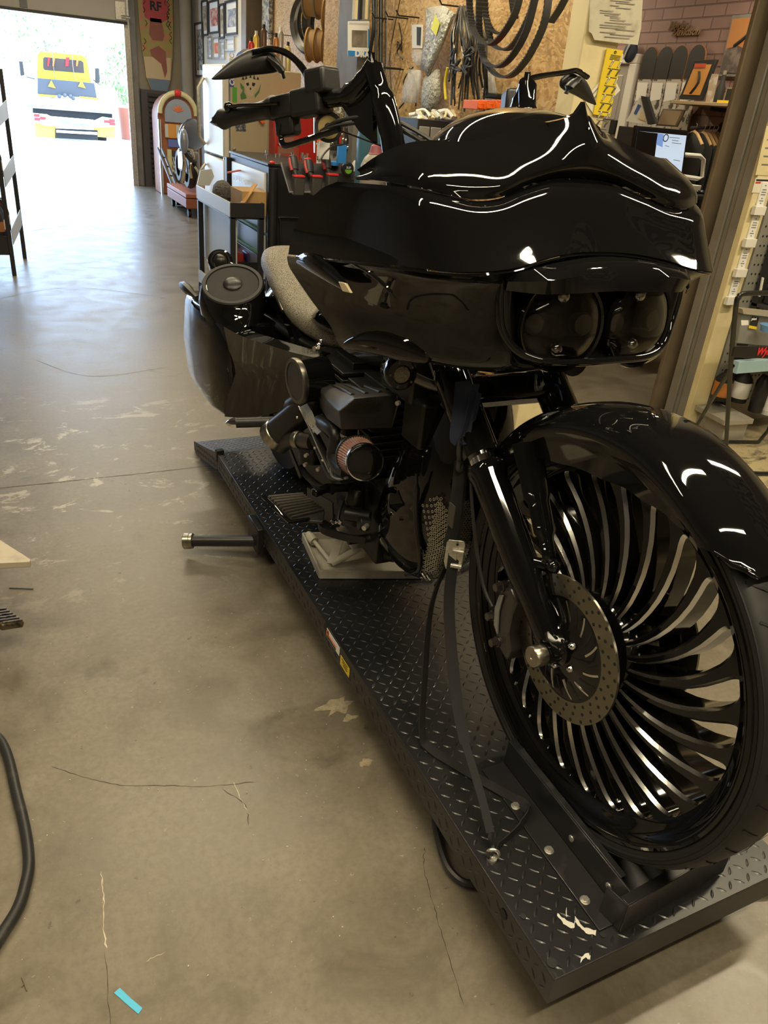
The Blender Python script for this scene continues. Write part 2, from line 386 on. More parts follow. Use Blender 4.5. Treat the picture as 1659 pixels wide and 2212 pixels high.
# right-hand wall: white gallery wall, strand board, then the doorway to the office
struct(MB().bb((3.36, 10.9, 0), (3.46, 14.65, 5)), 'wall_gallery', wallW)
struct(MB().cyl((3.18, 14.35, 0), (3.18, 14.35, 5), .09), 'trim_3', wallM)
struct(MB().bb((3.12, 10.75, 0), (3.40, 10.98, 5)), 'trim_4', brownwood, bevel=.01)
struct(MB().bb((3.34, 6.2, 0), (3.46, 10.8, 5)), 'wall_board_rear', osb)
struct(MB().bb((2.43, 3.262, 0), (2.60, 6.2, 5)).bb((2.43, 6.2, 0), (3.46, 6.3, 5)), 'wall_board', osb)
struct(MB().bb((2.36, 5.48, 0), (2.43, 5.86, 5)), 'trim_5', grey, bevel=.008)
mb = MB(); mb.bb((2.405, 3.14, 0), (2.60, 3.26, 5)); struct(mb, 'trim_6', cream, bevel=.006)
mb = MB(); mb.bb((2.33, 3.27, 0), (2.42, 3.31, 1.0)); struct(mb, 'trim_7', grey, bevel=.003)
mb = MB(); mb.bb((2.27, 3.35, 0), (2.42, 3.40, 1.0)); struct(mb, 'trim_8', wood, bevel=.003)
# doorway right side: cream face, grey steel jamb, brown post
mb = MB(); mb.bb((3.575, 3.03, 0), (3.70, 3.07, 5)); struct(mb, 'trim_9', cream, bevel=.003)
mb = MB(); mb.bb((3.578, 3.071, 0), (3.64, 3.13, 5)); mb.bb((3.592, 3.13, 0), (3.64, 3.17, 5)); mb.bb((3.582, 3.17, 0), (3.64, 3.232, 5)); struct(mb, 'trim_10', mat('galvanised_jamb', (.30, .29, .27), .42, metal=.35, mottle=(5, (.22, .21, .19), .4, .8)), bevel=.006)
struct(MB().bb((3.545, 3.295, 0), (3.75, 3.325, 5)), 'trim_11', brownwood, bevel=.006)
struct(MB().bb((3.70, 3.05, 0), (9.2, 3.12, 5)), 'wall_storage', wallM)
struct(MB().bb((2.6, 3.15, 3.05), (3.56, 3.25, 5)), 'trim_12', brownwood)
# office
struct(MB().bb((5.6, 3.12, 0), (5.7, 14.6, 2.83)), 'wall_office', brick)
mb = MB(); mb.bb((5.55, 3.12, 2.84), (5.72, 14.6, 2.98)); struct(mb, 'trim_13', grey, bevel=.01)
struct(MB().bb((9.1, 3.1, 0), (9.2, 14.9, 5)), 'wall_right', wallM)
struct(MB().bb((6.0, -5, 0), (6.1, 3.06, 5)), 'wall_banner', mat('buff_wall', (.50, .44, .32), .6))
# office door, panelled
d2 = struct(MB().bb((5.56, 6.46, 0), (5.6, 7.26, 2.10)), 'door_2', mat('office_door_paint', (.36, .34, .31), .4), bevel=.004)
mb = MB(); mb.bb((5.53, 6.37, 0), (5.6, 6.47, 2.09)); mb.bb((5.53, 7.25, 0), (5.6, 7.35, 2.09)); mb.bb((5.53, 6.37, 2.09), (5.6, 7.35, 2.17)); mb.build('door_frame', white, d2, bevel=.008)
mb = MB()
for y in (6.55, 6.90):
    for z0, z1 in ((.2, .85), (1.0, 1.5), (1.62, 2.0)):
        mb.ring([(.0, 0)], (0, 0, 0), (1, 0, 0), 3) if 0 else mb.prism([(y, z0), (y + .28, z0), (y + .28, z1), (y, z1)], (5.553, 0, 0), Y_, Z_, (.012, 0, 0))
mb.build('door_panel', MT['office_door_paint'], d2, bevel=.01)
mb = MB(); mb.bb((5.535, 6.5, 1.50), (5.56, 6.58, 1.62)); mb.build('lock', matte, d2, bevel=.004)

# lamps under the roof
def lampf(p, ln, rz, label):
    t = thing('tube_light', label, 'light')
    mb = MB(); mb.prism([(-.09, .0), (-.06, .05), (.06, .05), (.09, 0)], (-ln / 2, 0, .02), Y_, Z_, (ln, 0, 0)); mb.build('housing', white, t)
    for y in (-.04, .04): MB().cyl((-ln / 2, y, .012), (ln / 2, y, .012), .008).build('tube', MT.get('tube') or mat('tube', (.9, .9, .9), .4, emit=((1, .9, .7), 3)), t)
    t.location = p; t.rotation_euler = (0, 0, math.radians(90 + rz)); return t
LN = ['over the lift', 'over the doorway side of the lift', 'over the aisle floor', 'above the rear of the lift', 'in front of the office doorway', 'near the roll-up door', 'behind the camera position', 'inside the office', 'at the back of the office', 'near the far wall, added to brighten it']
for (p, ln, rz, e), nm in zip(LAMPS, LN): lampf((p[0], p[1], p[2] + .02), ln, rz, 'white twin tube ceiling light hanging ' + nm)
# ---------------- motorcycle lift table (low, fully down)
ZD = .18; LX0, LX1, LY0, LY1 = .733, 1.36, .558, 2.96
plate = mat('black_tread_plate', (.012, .0125, .014), .34, metal=.0, coat=.1, spec=.5, bmp=(26, .12, .003))
def lug(mb, c, u, v, w, L=.0225, W=.0056, h=.0017):
    "one raised bar of the tread plate: along u, across v, rising along w"
    c = V(c); N = 6; base = []; top = []
    for i in range(N + 1):
        s = i / N * 2 - 1; wd = W * (1 - s * s) * .5 + .0006; base.append((s * L / 2, wd))
    pts = [c + u * x + v * y for x, y in base] + [c + u * x - v * y for x, y in reversed(base)]
    ctr = [c + u * (i / N * 2 - 1) * L / 2 * .86 + w * h * (1 - .6 * (i / N * 2 - 1) ** 2) for i in range(N + 1)]
    n0 = N + 1; vs = pts + ctr; fs = []
    for i in range(N):
        fs.append((i, i + 1, 2 * n0 + i + 1, 2 * n0 + i)); a = 2 * n0 - 1 - i; fs.append((2 * n0 + i, 2 * n0 + i + 1, a - 1, a))
    mb.add(vs, fs)
def lugs(mb, o, u, v, w, W, L, hole=None, p=.0262):
    u = V(u); v = V(v); w = V(w); a = (u + v).normalized(); b = (u - v).normalized()
    for i in range(int(W / p)):
        for j in range(int(L / p)):
            c = V(o) + u * (i + .5) * p + v * (j + .5) * p
            if hole and hole(c): continue
            if (i + j) % 2: lug(mb, c, a, b, w)
            else: lug(mb, c, b, a, w)
lift = thing('lift_table', 'long low black tread plate motorcycle lift table on the concrete floor under the black motorcycle', 'motorcycle lift', (1.046, 1.76, 0))
mb = MB()
mb.bb((LX0, LY0, ZD - .006), (LX1, LY1, ZD)); lugs(mb, (LX0 + .006, LY0 + .005, ZD), X_, Y_, Z_, LX1 - LX0 - .01, LY1 - LY0, lambda c: .87 < c.x < 1.19 and .59 < c.y < 1.03)
mb.build('deck', plate, lift, bevel=.0025)
mb = MB(); mb.bb((LX0, LY0, .105), (LX0 + .005, LY1, ZD - .006)); lugs(mb, (LX0, LY0 + .01, .111), Y_, Z_, -X_, LY1 - LY0 - .02, .064, p=.0262)
mb.bb((LX1 - .005, LY0, .105), (LX1, LY1, ZD - .006)); mb.bb((LX0 + .005, LY0, .105), (LX1 - .005, LY0 + .005, ZD - .006)); mb.bb((LX0 + .005, LY1 - .005, .105), (LX1 - .005, LY1, ZD - .006))
mb.build('skirt', plate, lift)
mb = MB()
for x in (LX0 + .09, LX1 - .13): mb.bb((x, .66, .012), (x + .05, 2.9, .062))
for y in (.68, 1.5, 2.84): mb.bb((LX0 + .1, y, .012), (LX1 - .1, y + .05, .055))
mb.build('base_frame', satin, lift)
mb = MB()
for x in (LX0 + .16, LX1 - .18):
    mb.beam((x, .9, .05), (x, 1.75, .1), .03, .05); mb.beam((x + .02, 1.75, .05), (x + .02, 2.6, .1), .03, .05)
mb.cyl((LX0 + .1, 1.75, .08), (LX1 - .1, 1.75, .08), .018); mb.build('scissor_arm', satin, lift)
for y, z in ((.717, .15), (1.684, .168), (2.72, .168)): MB().lathe([(.0, 0), (.011, 0), (.011, .0008), (0, .0008)], (LX0 - .0016, y, z), (-1, 0, 0), 16).build('punched_hole', matte, lift)
for x, y, r in ((.75, .682, .006), (.747, .585, .010), (.873, .592, .006), (.80, 1.30, .006)): MB().lathe([(0, 0), (r, 0), (r, .0008), (0, .0008)], (x, y, ZD + .0012), Z_, 14).build('punched_hole', matte, lift)
# ramp
mb = MB(); S = [(2.965, .178), (3.40, .048)]
mb.loft([[V((x, y, z)) for x, z in ((LX0 + .004, z0), (LX1 - .004, z0), (LX1 - .004, z0 - .01), (LX0 + .004, z0 - .01))] for y, z0 in S])
rv = V((0, .435, -.13)).normalized(); lugs(mb, (LX0 + .01, 2.97, .1765), X_, rv, X_.cross(rv), LX1 - LX0 - .02, .44)
for x in (LX0, LX1 - .006): mb.prism([(2.965, .178), (3.41, .048), (3.41, .006), (3.33, .004), (2.965, .095)], (x, 0, 0), Y_, Z_, (.006, 0, 0))
lugs(mb, (LX0, 2.975, .098), V((0, .435, -.10)).normalized(), Z_, -X_, .4, .07)
mb.build('ramp', plate, lift, bevel=.001)
mb = MB(); mb.bb((LX0 - .004, 2.955, .14), (LX0 + .03, 2.985, .19)); mb.cyl((LX0, 2.965, .165), (LX1, 2.965, .165), .008); mb.build('ramp_hinge', satin, lift, bevel=.003)
# wheel clamp
ck = matt = mat('chock_black_enamel', (.016, .016, .018), .34, mottle=(8, (.05, .045, .04), .68, .8), coat=.15)
mb = MB(); mb.bb((.870, .60, ZD + .001), (.932, 1.03, ZD + .0045)); mb.prism([(.60, .1835), (1.03, .1835), (1.03, .255), (.60, .255)], (.932, 0, 0), Y_, Z_, (.005, 0, 0))
mb.bb((.937, .64, .2515), (.952, 1.03, .255)); mb.build('wheel_clamp_jaw', ck, lift, bevel=.0012)
mb = MB(); mb.bb((1.098, .60, ZD + .001), (1.16, 1.03, ZD + .0045)); mb.bb((1.093, .60, .1835), (1.098, 1.03, .255)); mb.build('wheel_clamp_jaw', ck, lift, bevel=.0012)
fp = V((.905, .585, 0)); fe = V((1.20, .607, 0))
mb = MB(); d = (fe - fp).normalized(); nrm = V((d.y, -d.x, 0))
mb.prism([(0, .1835), (.30, .1835), (.30, .262), (.235, .272), (0, .262)], fp, d, Z_, nrm * .004)
mb.prism([(.21, 0), (.30, 0), (.30, .055), (.215, .06)], fp + V((0, 0, .268)) , d, -nrm, (0, 0, .004)); mb.prism([(0, 0), (.21, 0), (.21, .02), (0, .02)], fp + V((0, 0, .259)), d, -nrm, (0, 0, .003))
mb.prism([(0, .1835), (.05, .1835), (.05, .259), (0, .259)], fp, V((-.2, 1, 0)).normalized(), Z_, (.003, 0, 0))
mb.build('wheel_stop', ck, lift, bevel=.001)
for x, y in ((.884, .909), (.886, .785), (.884, .662)):
    mb = MB(); mb.cyl((x, y, ZD + .0045), (x, y, ZD + .0105), .0085, n=6); mb.cyl((x, y, ZD + .0045), (x, y, ZD + .006), .0105, n=20); mb.build('bolt', zinc, lift, bevel=.0008)
for x, y in ((.932, .775), (.932, .655)):
    mb = MB(); mb.ball((x - .002, y, .213), .008, 10, (.5, 1, 1)); mb.build('bolt', zinc, lift)
# side jack pipe that steadies the table
mb = MB(); mb.cyl((.735, 2.355, .085), (.505, 2.47, .060), .021, n=20); mb.build('outrigger', satin, lift)
a = V((.515, 2.465, .061)); d = V((-.23, .115, -.025)).normalized()
mb = MB(); mb.cyl(a, a + d * .035, .029, n=24); mb.cyl(a + d * .012, a + d * .035, .030, n=24); mb.build('outrigger_foot', steel, lift, bevel=.002)
mb = MB(); mb.bb((.71, 2.30, .06), (.735, 2.42, .165)); mb.build('outrigger_bracket', satin, lift, bevel=.004)
# labels on the skirt
mb = MB(); mb.bb((.7312, 1.575, .142), (.732, 1.675, .172)); lb = mb.build('warning_label', papw, lift)
MB().bb((.7306, 1.60, .144), (.7312, 1.672, .150)).build('stripe', ink, lb); MB().bb((.7306, 1.60, .153), (.7312, 1.66, .158)).build('stripe', orange, lb)
MB().bb((.7306, 1.655, .150), (.7312, 1.672, .170)).build('stripe', orange, lb)
text('4', (.7305, 1.668, .162), -Y_, Z_, .02, ink, lb, bold=.0005)
mb = MB(); mb.bb((.7312, 1.50, .122), (.732, 1.565, .155)); lb = mb.build('caution_label', yellow, lift, bevel=.002)
for i, z in enumerate((.148, .140, .132)): MB().bb((.7306, 1.512, z), (.7312, 1.555 - .006 * i, z + .003)).build('stripe', ink, lb)
# paint scuffs on the deck
sm = mat('paint_scuff', (.62, .60, .55), .7)
for P in ([(.815, .66), (.82, .64), (.832, .628), (.842, .64)], [(.842, .64), (.845, .615), (.862, .60)], [(.80, .568), (.815, .572), (.82, .565)], [(.83, .65), (.838, .662)]):
    q = spline([V((*p, ZD + .0019)) for p in P], 5); L = []; Rr = []
    for i, p in enumerate(q): w_ = .002 + .003 * R.random(); L.append(p + V((w_, w_, 0))); Rr.append(p - V((w_, w_, 0)))
    MB().loft([L, Rr], closed=False, caps=False).build('paint_scuff', sm, lift, recalc=False)

# eye bolt on the deck edge
mb = MB(); mb.ring([(.012 + .0035 * math.cos(a), .0035 * math.sin(a)) for a in [k * PI / 4 for k in range(8)]], (.762, .815, .197), (.5, .8, 0), 20); mb.cyl((.762, .815, .18), (.762, .815, .186), .011, n=16); mb.build('tie_down_ring', zinc, lift)

# caster and hoses under the table
single(MB().tube([(.80, 1.10, .02), (.765, 1.02, .022), (.745, .93, .02), (.765, .88, .018), (.81, .88, .02), (.86, .96, .02)], .009, sp=6), 'air_hose', hoseM, 'thin black hose looping out from under the left edge of the lift table', 'hose')
single(MB().tube([(1.55, .66, .015), (1.46, .60, .014), (1.38, .62, .016), (1.30, .72, .015)], .008, sp=6).tube([(1.55, .69, .03), (1.46, .63, .012), (1.37, .65, .012), (1.28, .78, .012)], .008, sp=6), 'air_hose', hoseM, 'coiled black hose under the front right corner of the lift table', 'hose')

# straps
st = thing('ratchet_strap', 'black ratchet strap with hooks and a plated cam buckle holding down the left fork leg', 'strap', (.762, .815, .18))
wv = [(.855, 1.26, .70), (.865, 1.29, .79), (.867, 1.29, .865)]
mb = MB(); mb.band([(.843, 1.265, .665), (.852, 1.27, .73), (.858, 1.285, .80), (.862, 1.295, .865)], .026, .003, (1, -.5, 0), 5); mb.band([(.852, 1.262, .665), (.860, 1.268, .73), (.864, 1.283, .80), (.866, 1.293, .865)], .026, .003, (1, -.3, 0), 5); mb.build('upper_webbing', web, st)
mb = MB(); mb.bb((.838, 1.255, .72), (.8405, 1.28, .775)); mb.build('sewn_label', mat('sewn_tag', (.06, .055, .045), .8), st)
mb = MB(); mb.band([(.852, 1.252, .65), (.84, 1.22, .52), (.815, 1.10, .36), (.80, 1.02, .30)], .026, .0025, (1, -.4, 0), 5); mb.band([(.80, 1.02, .30), (.785, .93, .26), (.772, .85, .225)], [.0], .0, (1, 0, 0)) if 0 else None
mb.band([(.80, 1.02, .30), (.782, .91, .256), (.770, .845, .222)], .018, .0025, (1, -.4, 0), 4); mb.build('lower_webbing', web, st)
mb = MB(); mb.band([(.850, 1.262, .655), (.835, 1.29, .48), (.80, 1.22, .32), (.775, 1.16, .215), (.785, 1.13, .186), (.83, 1.04, .184), (.88, .95, .185), (.90, .905, .19), (.888, .872, .2), (.85, .852, .19), (.80, .835, .186), (.775, .822, .20)], .025, .0025, [(1, .6, 0), (1, .6, 0), (1, .6, .0), (1, .5, .1), (.7, .7, 0), (.7, .7, 0), (.7, .7, .3), (.2, .3, 1), (.3, .2, 1), (.2, .2, 1), (.2, .2, 1)], 6); mb.build('loose_tail', web, st)
hk = MB(); hk.tube([(.770, .845, .222), (.768, .84, .212), (.775, .835, .195), (.765, .822, .187), (.752, .815, .192), (.753, .82, .203)], .0045, sp=5); hk.build('lower_hook', mat('hook_coating', (.03, .03, .03), .4), st)
hk = MB(); hk.tube([(.852, 1.287, .872), (.860, 1.29, .90), (.856, 1.285, .935), (.846, 1.28, .935), (.842, 1.278, .905), (.848, 1.28, .88), (.862, 1.287, .865), (.860, 1.285, .85), (.85, 1.282, .855), (.852, 1.287, .872)], .0055, sp=4); hk.build('upper_hook', MT['hook_coating'], st)
bk = MB()
for dx in (0, .022):
    bk.prism([(0, .018), (.006, 0), (.024, -.004), (.028, .010), (.028, .070), (.024, .078), (.005, .078), (0, .07)], (.834 + dx * .6, 1.262 - dx * .3, .612), V((.85, -.5, 0)).normalized(), Z_, V((-.3, -.6, 0)).normalized() * .0025)
bo = bk.build('cam_buckle', zinc, st, bevel=.001)
MB().cyl((.846, 1.25, .625), (.866, 1.235, .625), .006).build('pivot_pin', zinc, bo); MB().cyl((.846, 1.25, .664), (.866, 1.235, .664), .005).build('pivot_pin', zinc, bo)
mb = MB(); w0 = V((.855, 1.24, .0))
mb.lathe([(0, 0), (.003, 0), (.003, .0006), (0, .0006)], (.852, 1.244, .682), (-.3, -.6, 0), 12)
mb.build('punched_hole', matte, bo)
nv = MB(); nv.band([(.875, 1.35, 1.03), (.852, 1.31, .985), (.838, 1.285, .93), (.848, 1.28, .93), (.862, 1.30, .99), (.885, 1.33, 1.03)], .034, .003, (.6, -.7, .2), 5)
nv.band([(.885, 1.31, 1.02), (.865, 1.285, .975), (.852, 1.278, .93)], .028, .003, (1, .2, .2), 4)
tag(nv.build('soft_loop', webblue), 'short navy webbing loop tied around the left fork tube above the strap hook', 'strap')

# grey centre stand under the engine
cs = thing('centre_jack', 'grey painted steel cradle jack standing on the lift deck under the engine', 'jack', (.93, 2.0, ZD))
mb = MB(); q = [(.80, 1.915), (1.16, 1.80), (1.17, 2.07), (.83, 2.16)]
for i in range(4): a, b = V((*q[i], .197)), V((*q[(i + 1) % 4], .197)); mb.beam(a, b, .006, .030)
mb.add([(x, y, .186) for x, y in q], [(0, 1, 2, 3)]); mb.build('base_pan', standM, cs, bevel=.001, recalc=False)
mb = MB(); mb.cyl((.845, 2.11, .215), (.86, 1.965, .20), .0075, n=12); mb.cyl((.842, 2.125, .217), (.847, 2.09, .212), .016, n=14); mb.cyl((.842, 2.13, .217), (.8415, 2.137, .218), .012, n=14); mb.build('screw', mat('stand_screw_paint', (.55, .53, .45), .4), cs)
mb = MB(); mb.beam((.855, 1.955, .203), (1.02, 1.97, .262), .03, .005); mb.beam((.855, 1.955, .203), (.95, 2.08, .262), .028, .005); mb.bb((.92, 1.93, .255), (1.12, 2.08, .262)); mb.build('scissor_link', standM, cs, bevel=.001)
# ---------------- the motorcycle
CX = 1.015; AY, AZ = .908, .622
bike = thing('motorcycle', 'gloss black custom touring motorcycle with big curved-spoke front wheel standing on the lift table', 'motorcycle', (CX, 1.8, ZD))
def mir(P): return [V((2 * CX - p[0], p[1], p[2])) for p in P]
AX = (-1, 0, 0)
# front wheel
mb = MB()
mb.ring([(.392, -.060), (.398, -.0585), (.402, -.054), (.400, -.05), (.388, -.045), (.376, -.02), (.376, .02), (.388, .045), (.400, .05), (.402, .054), (.398, .0585), (.392, .060),
         (.384, .056), (.376, .047), (.366, .037), (.358, .034), (.350, .027), (.350, -.027), (.358, -.030), (.366, -.037), (.376, -.047), (.384, -.056)], (CX, AY, AZ), AX, 120)
mb.ring([(.386, .0475), (.389, .0475), (.389, .058), (.386, .0578)], (CX, AY, AZ), AX, 120)
rim = mb.build('front_rim', gloss, bike, ang=30)
hub = MB(); hub.lathe([(.0, -.06), (.05, -.06), (.055, -.05), (.11, -.042), (.118, -.03), (.118, .03), (.11, .042), (.055, .05), (.05, .075), (.034, .078), (0, .078)], (CX, AY, AZ), AX, 48); hub.build('hub', gloss2, rim)
RS = [(.352, .0424), (.3505, .036), (.348, .0305), (.344, .0265), (.338, .0225), (.328, .0188), (.31, .0162), (.28, .0142), (.25, .0126), (.22, .0112), (.19, .0098), (.16, .009), (.135, .0077), (.112, .0065)]
def spoke_mesh():
    mb = MB(); secs = []
    for r, hw in RS:
        a = math.radians(24) * (max(0, r - .112) / .24) ** 1.15; c = min(.0064, hw * .55)
        h = .027 + .016 * max(0, (.30 - r) / .19); row = []
        for x, t in ((-h, hw - c), (-h + c, hw), (h - c, hw), (h, hw - c), (h, -hw + c), (h - c, -hw), (-h + c, -hw), (-h, -hw + c)):
            th = a + t / r; row.append(V((CX + x, AY + r * math.sin(th), AZ + r * math.cos(th))))
        secs.append(row)
    o = len(mb.v); mb.loft(secs, caps=True)
    k = 0
    for i in range(len(secs) - 1):
        for j in range(8): mb.m[k] = 1 if j in (0, 2, 4, 6) else 0; k += 1
    return mb
sp0 = spoke_mesh().build('spoke', [gloss2, mach], rim, ang=25)
# spokes turn about the axle: same mesh, rotated
for k in range(1, 26):
    s = sp0.copy(); C.objects.link(s); s.parent = rim
    c = V((CX, AY, AZ)) - bike.location; M = Matrix.Translation(c) @ Matrix.Rotation(2 * PI * k / 26, 4, 'X') @ Matrix.Translation(-c)
    s.matrix_local = M
mb = MB(); TR = .440
mb.ring([(.398, -.054), (.404, -.059), (.415, -.0625), (.426, -.060), (.4345, -.046), (.439, -.024), (TR, 0), (.439, .024), (.4345, .046), (.426, .060), (.415, .0625), (.404, .059), (.398, .054), (.394, .04), (.394, -.04)], (CX, AY, AZ), AX, 120)
ty = mb.build('front_tyre', rubber, bike, ang=50)
mb = MB()
for k in range(44):     # tread grooves, raised thin bars darker than the carcass
    th = 2 * PI * k / 44
    for sg in (-1, 1):
        P = []
        for s in range(5):
            x = sg * (.008 + .044 * s / 4); t = th + (.5 if sg > 0 else 0) * 2 * PI / 44 + .07 * s / 4
            rr = TR + .0004 if abs(x) < .026 else TR + .0008 - .0075 * ((abs(x) - .026) / .026) ** 1.4
            P.append(V((CX - x, AY + rr * math.sin(t), AZ + rr * math.cos(t))))
        mb.band(P, .0045, .0006, (0, -math.cos(th), math.sin(th)))
mb.build('tread_groove', matte, ty)['kind'] = 'stuff'
mb = MB(); mb.ring([(.409, .0605), (.411, .0625), (.413, .0632), (.411, .0610)], (CX, AY, AZ), AX, 120); mb.ring([(.422, .0612), (.4235, .0622), (.425, .0606)], (CX, AY, AZ), AX, 120); mb.build('sidewall_bead', rubber, ty)
def rotor(sx):
    x0 = CX - sx * .100; ax = (-sx, 0, 0)
    rs_ = MT.get('rotor_steel') or mat('rotor_steel', (.27, .25, .21), .28, metal=1, bmp=(200, .1, .001)); mb = MB(); mb.ring([(.108, -.0025), (.1515, -.0025), (.1515, .0025), (.108, .0025)], (x0, AY, AZ), ax, 90); mb.mi = 1
    for k in range(84):
        r = (.146, .137, .128)[k % 3]; r = (.145, .1305, .1165)[k % 3]; th = 2 * PI * k / 84 * 1.0; c = V((x0 - sx * .0026, AY + r * math.sin(th), AZ + r * math.cos(th)))
        if k % 2 == 0 or True: mb.lathe([(0, 0), (.0036, 0), (.0036, .0004), (0, .0004)], c, ax, 10)
    ro = mb.build('brake_rotor', [rs_, matte], bike, ang=30)
    mb = MB(); mb.lathe([(0, -.004), (.110, -.004), (.110, .0015), (.06, .004), (.045, .012), (.0, .012)], (x0, AY, AZ), ax, 60); ca = mb.build('rotor_carrier', gloss2, ro)
    for k in range(22):
        th = 2 * PI * k / 22; mb = MB(); P = []
        for s in range(6):
            r = .066 + .036 * s / 5; t = th + .25 * s / 5; P.append(V((x0 - sx * (.0042 - .0022 * s / 5), AY + r * math.sin(t), AZ + r * math.cos(t))))
        mb.band(P, .0042, .0012, (0, math.cos(th), -math.sin(th))); mb.build('carrier_slot', mach if k % 2 == 0 else dmetal, ro)
    for k in range(5):
        th = 2 * PI * k / 5 + .5; c = V((x0 - sx * .010, AY + .042 * math.sin(th), AZ + .042 * math.cos(th)))
        mb = MB(); mb.lathe([(0, .006), (.003, .006), (.0035, .009), (.006, .0075), (.0078, .003), (.0078, 0), (0, 0)], c, ax, 14); mb.build('rotor_bolt', chrome, ro)
    return ro
rotor(1); rotor(-1)
mb = MB(); mb.lathe([(0, 0), (.028, 0), (.03, .004), (.03, .008), (.022, .012), (.020, .038), (0, .038)], (.903, AY, AZ), AX, 32); mb.cyl((1.2, AY, AZ), (.85, AY, AZ), .0085); mb.build('axle', gloss2, bike)
mb = MB(); mb.lathe([(0, 0), (.021, 0), (.022, .002), (.022, .026), (.020, .0285), (.005, .0285), (.004, .027), (0, .027)], (.862, AY, AZ), AX, 40); mb.build('axle_nut', steel, bike)
# fork: raked legs
def leg(sx):
    x = CX - sx * .128; d = V((0, .788, .615)); ax = V((x, AY, AZ)); P = lambda s, o=0: ax + d * s + V((0, -.615, .788)) * o
    mb = MB(); mb.lathe([(.0, .02), (.023, .02), (.027, .03), (.028, .11), (.036, .17), (.039, .38), (.043, .395), (.0435, .408), (.040, .416), (0, .416)], P(0, .0), d, 32)
    mb.box(P(.012), (.038, .05, .05), Matrix.Rotation(math.atan2(.615, .788), 3, 'X'))
    lo = mb.build('fork_leg', gloss, bike, bevel=0)
    MB().cyl(P(.41), P(.455), .031, n=28).build('fork_slider', chrome, lo)
    MB().lathe([(0, .438), (.041, .438), (.042, .446), (.0415, .62), (.039, .95), (0, .95)], P(0), d, 32).build('fork_cover', gloss, lo)
    for s in (-.008, .022):
        c = P(s, -.026); MB().cyl(c, c - V((0, -.615, .788)) * .012, .0062, n=12).build('pinch_bolt', zinc, lo)
    # fender strut: arm from the fender side down to a boss on the leg
    q = lambda y, z: V((CX - sx * .096, y, z))
    mb = MB(); mb.tube([q(1.15, .965), q(1.105, .90), q(1.06, .84), q(1.02, .785), q(1.005, .755)], [.036, .034, .027, .018, .014], n=12, sp=5, flat=.4)
    mb.tube([V((x - sx * .012, 1.055, .752)), V((x, 1.045, .75)), q(1.015, .752), q(1.0, .757)], .0135, n=12, sp=4); mb.ball((x - sx * .018, 1.058, .752), .016, 12); mb.ball(q(.998, .76), .016, 12)
    mb.tube([q(1.0, .76), q(.985, .73), q(.97, .71)], .009, n=8); mb.build('fender_strut', gloss, lo)
    mb = MB(); mb.lathe([(.030, .0), (.036, 0), (.036, .05), (.030, .05)], P(.385, -.045) , d, 24, caps=True) if 0 else mb.tube([P(.40, -.02), P(.42, -.05) + V((sx * .035, 0, 0)), P(.40, -.075) + V((sx * .05, 0, 0))], .018, n=10, sp=3); mb.build('fender_mount', gloss, lo)
    return lo
leg(1); leg(-1)
mb = MB(); d = V((0, .788, .615)); c = V((CX, AY, AZ)) + d * .60
mb.box(c, (.33, .07, .045), Matrix.Rotation(math.atan2(.615, .788), 3, 'X')); c = V((CX, AY, AZ)) + d * .86; mb.box(c, (.33, .07, .045), Matrix.Rotation(math.atan2(.615, .788), 3, 'X'))
mb.build('triple_clamp', gloss, bike, bevel=.012)
# calipers
def caliper(sx):
    x = CX - sx * .108; mb = MB()
    K = [(1.035, .50), (1.075, .515), (1.10, .55), (1.108, .60), (1.10, .65), (1.07, .672), (1.04, .655), (1.05, .61), (1.05, .565), (1.03, .53)]
    mb.prism([(y - 0, z + .0) for y, z in K], (x - .026, 0, 0), Y_, Z_, (.06, 0, 0)); ca = mb.build('brake_caliper', MT.get('caliper_grey') or mat('caliper_grey', (.09, .085, .08), .3, metal=.6), bike, bevel=.006)
    mb = MB(); mb.prism([(1.075, .545), (1.092, .56), (1.10, .60), (1.093, .64), (1.08, .645), (1.085, .60)], (x - sx * .027, 0, 0), Y_, Z_, (-sx * .006, 0, 0)); mb.build('caliper_badge', grey, ca, bevel=.002)
    for y, z in ((1.075, .525), (1.105, .575), (1.095, .658)):
        mb = MB(); mb.cyl((x - sx * .02, y, z), (x - sx * .045, y, z), .0095, n=6); mb.cyl((x - sx * .018, y, z), (x - sx * .03, y, z), .012, n=16); mb.build('caliper_bolt', gun, ca)
    MB().tube([(x - sx * .035, 1.105, .60), (x - sx * .04, 1.14, .63), (x - sx * .045, 1.18, .70), (x - sx * .05, 1.22, .80), (x - sx * .035, 1.27, .88), (x, 1.36, .97)], .0042, n=8, sp=6).build('brake_line', hoseM, ca)
caliper(1); caliper(-1)
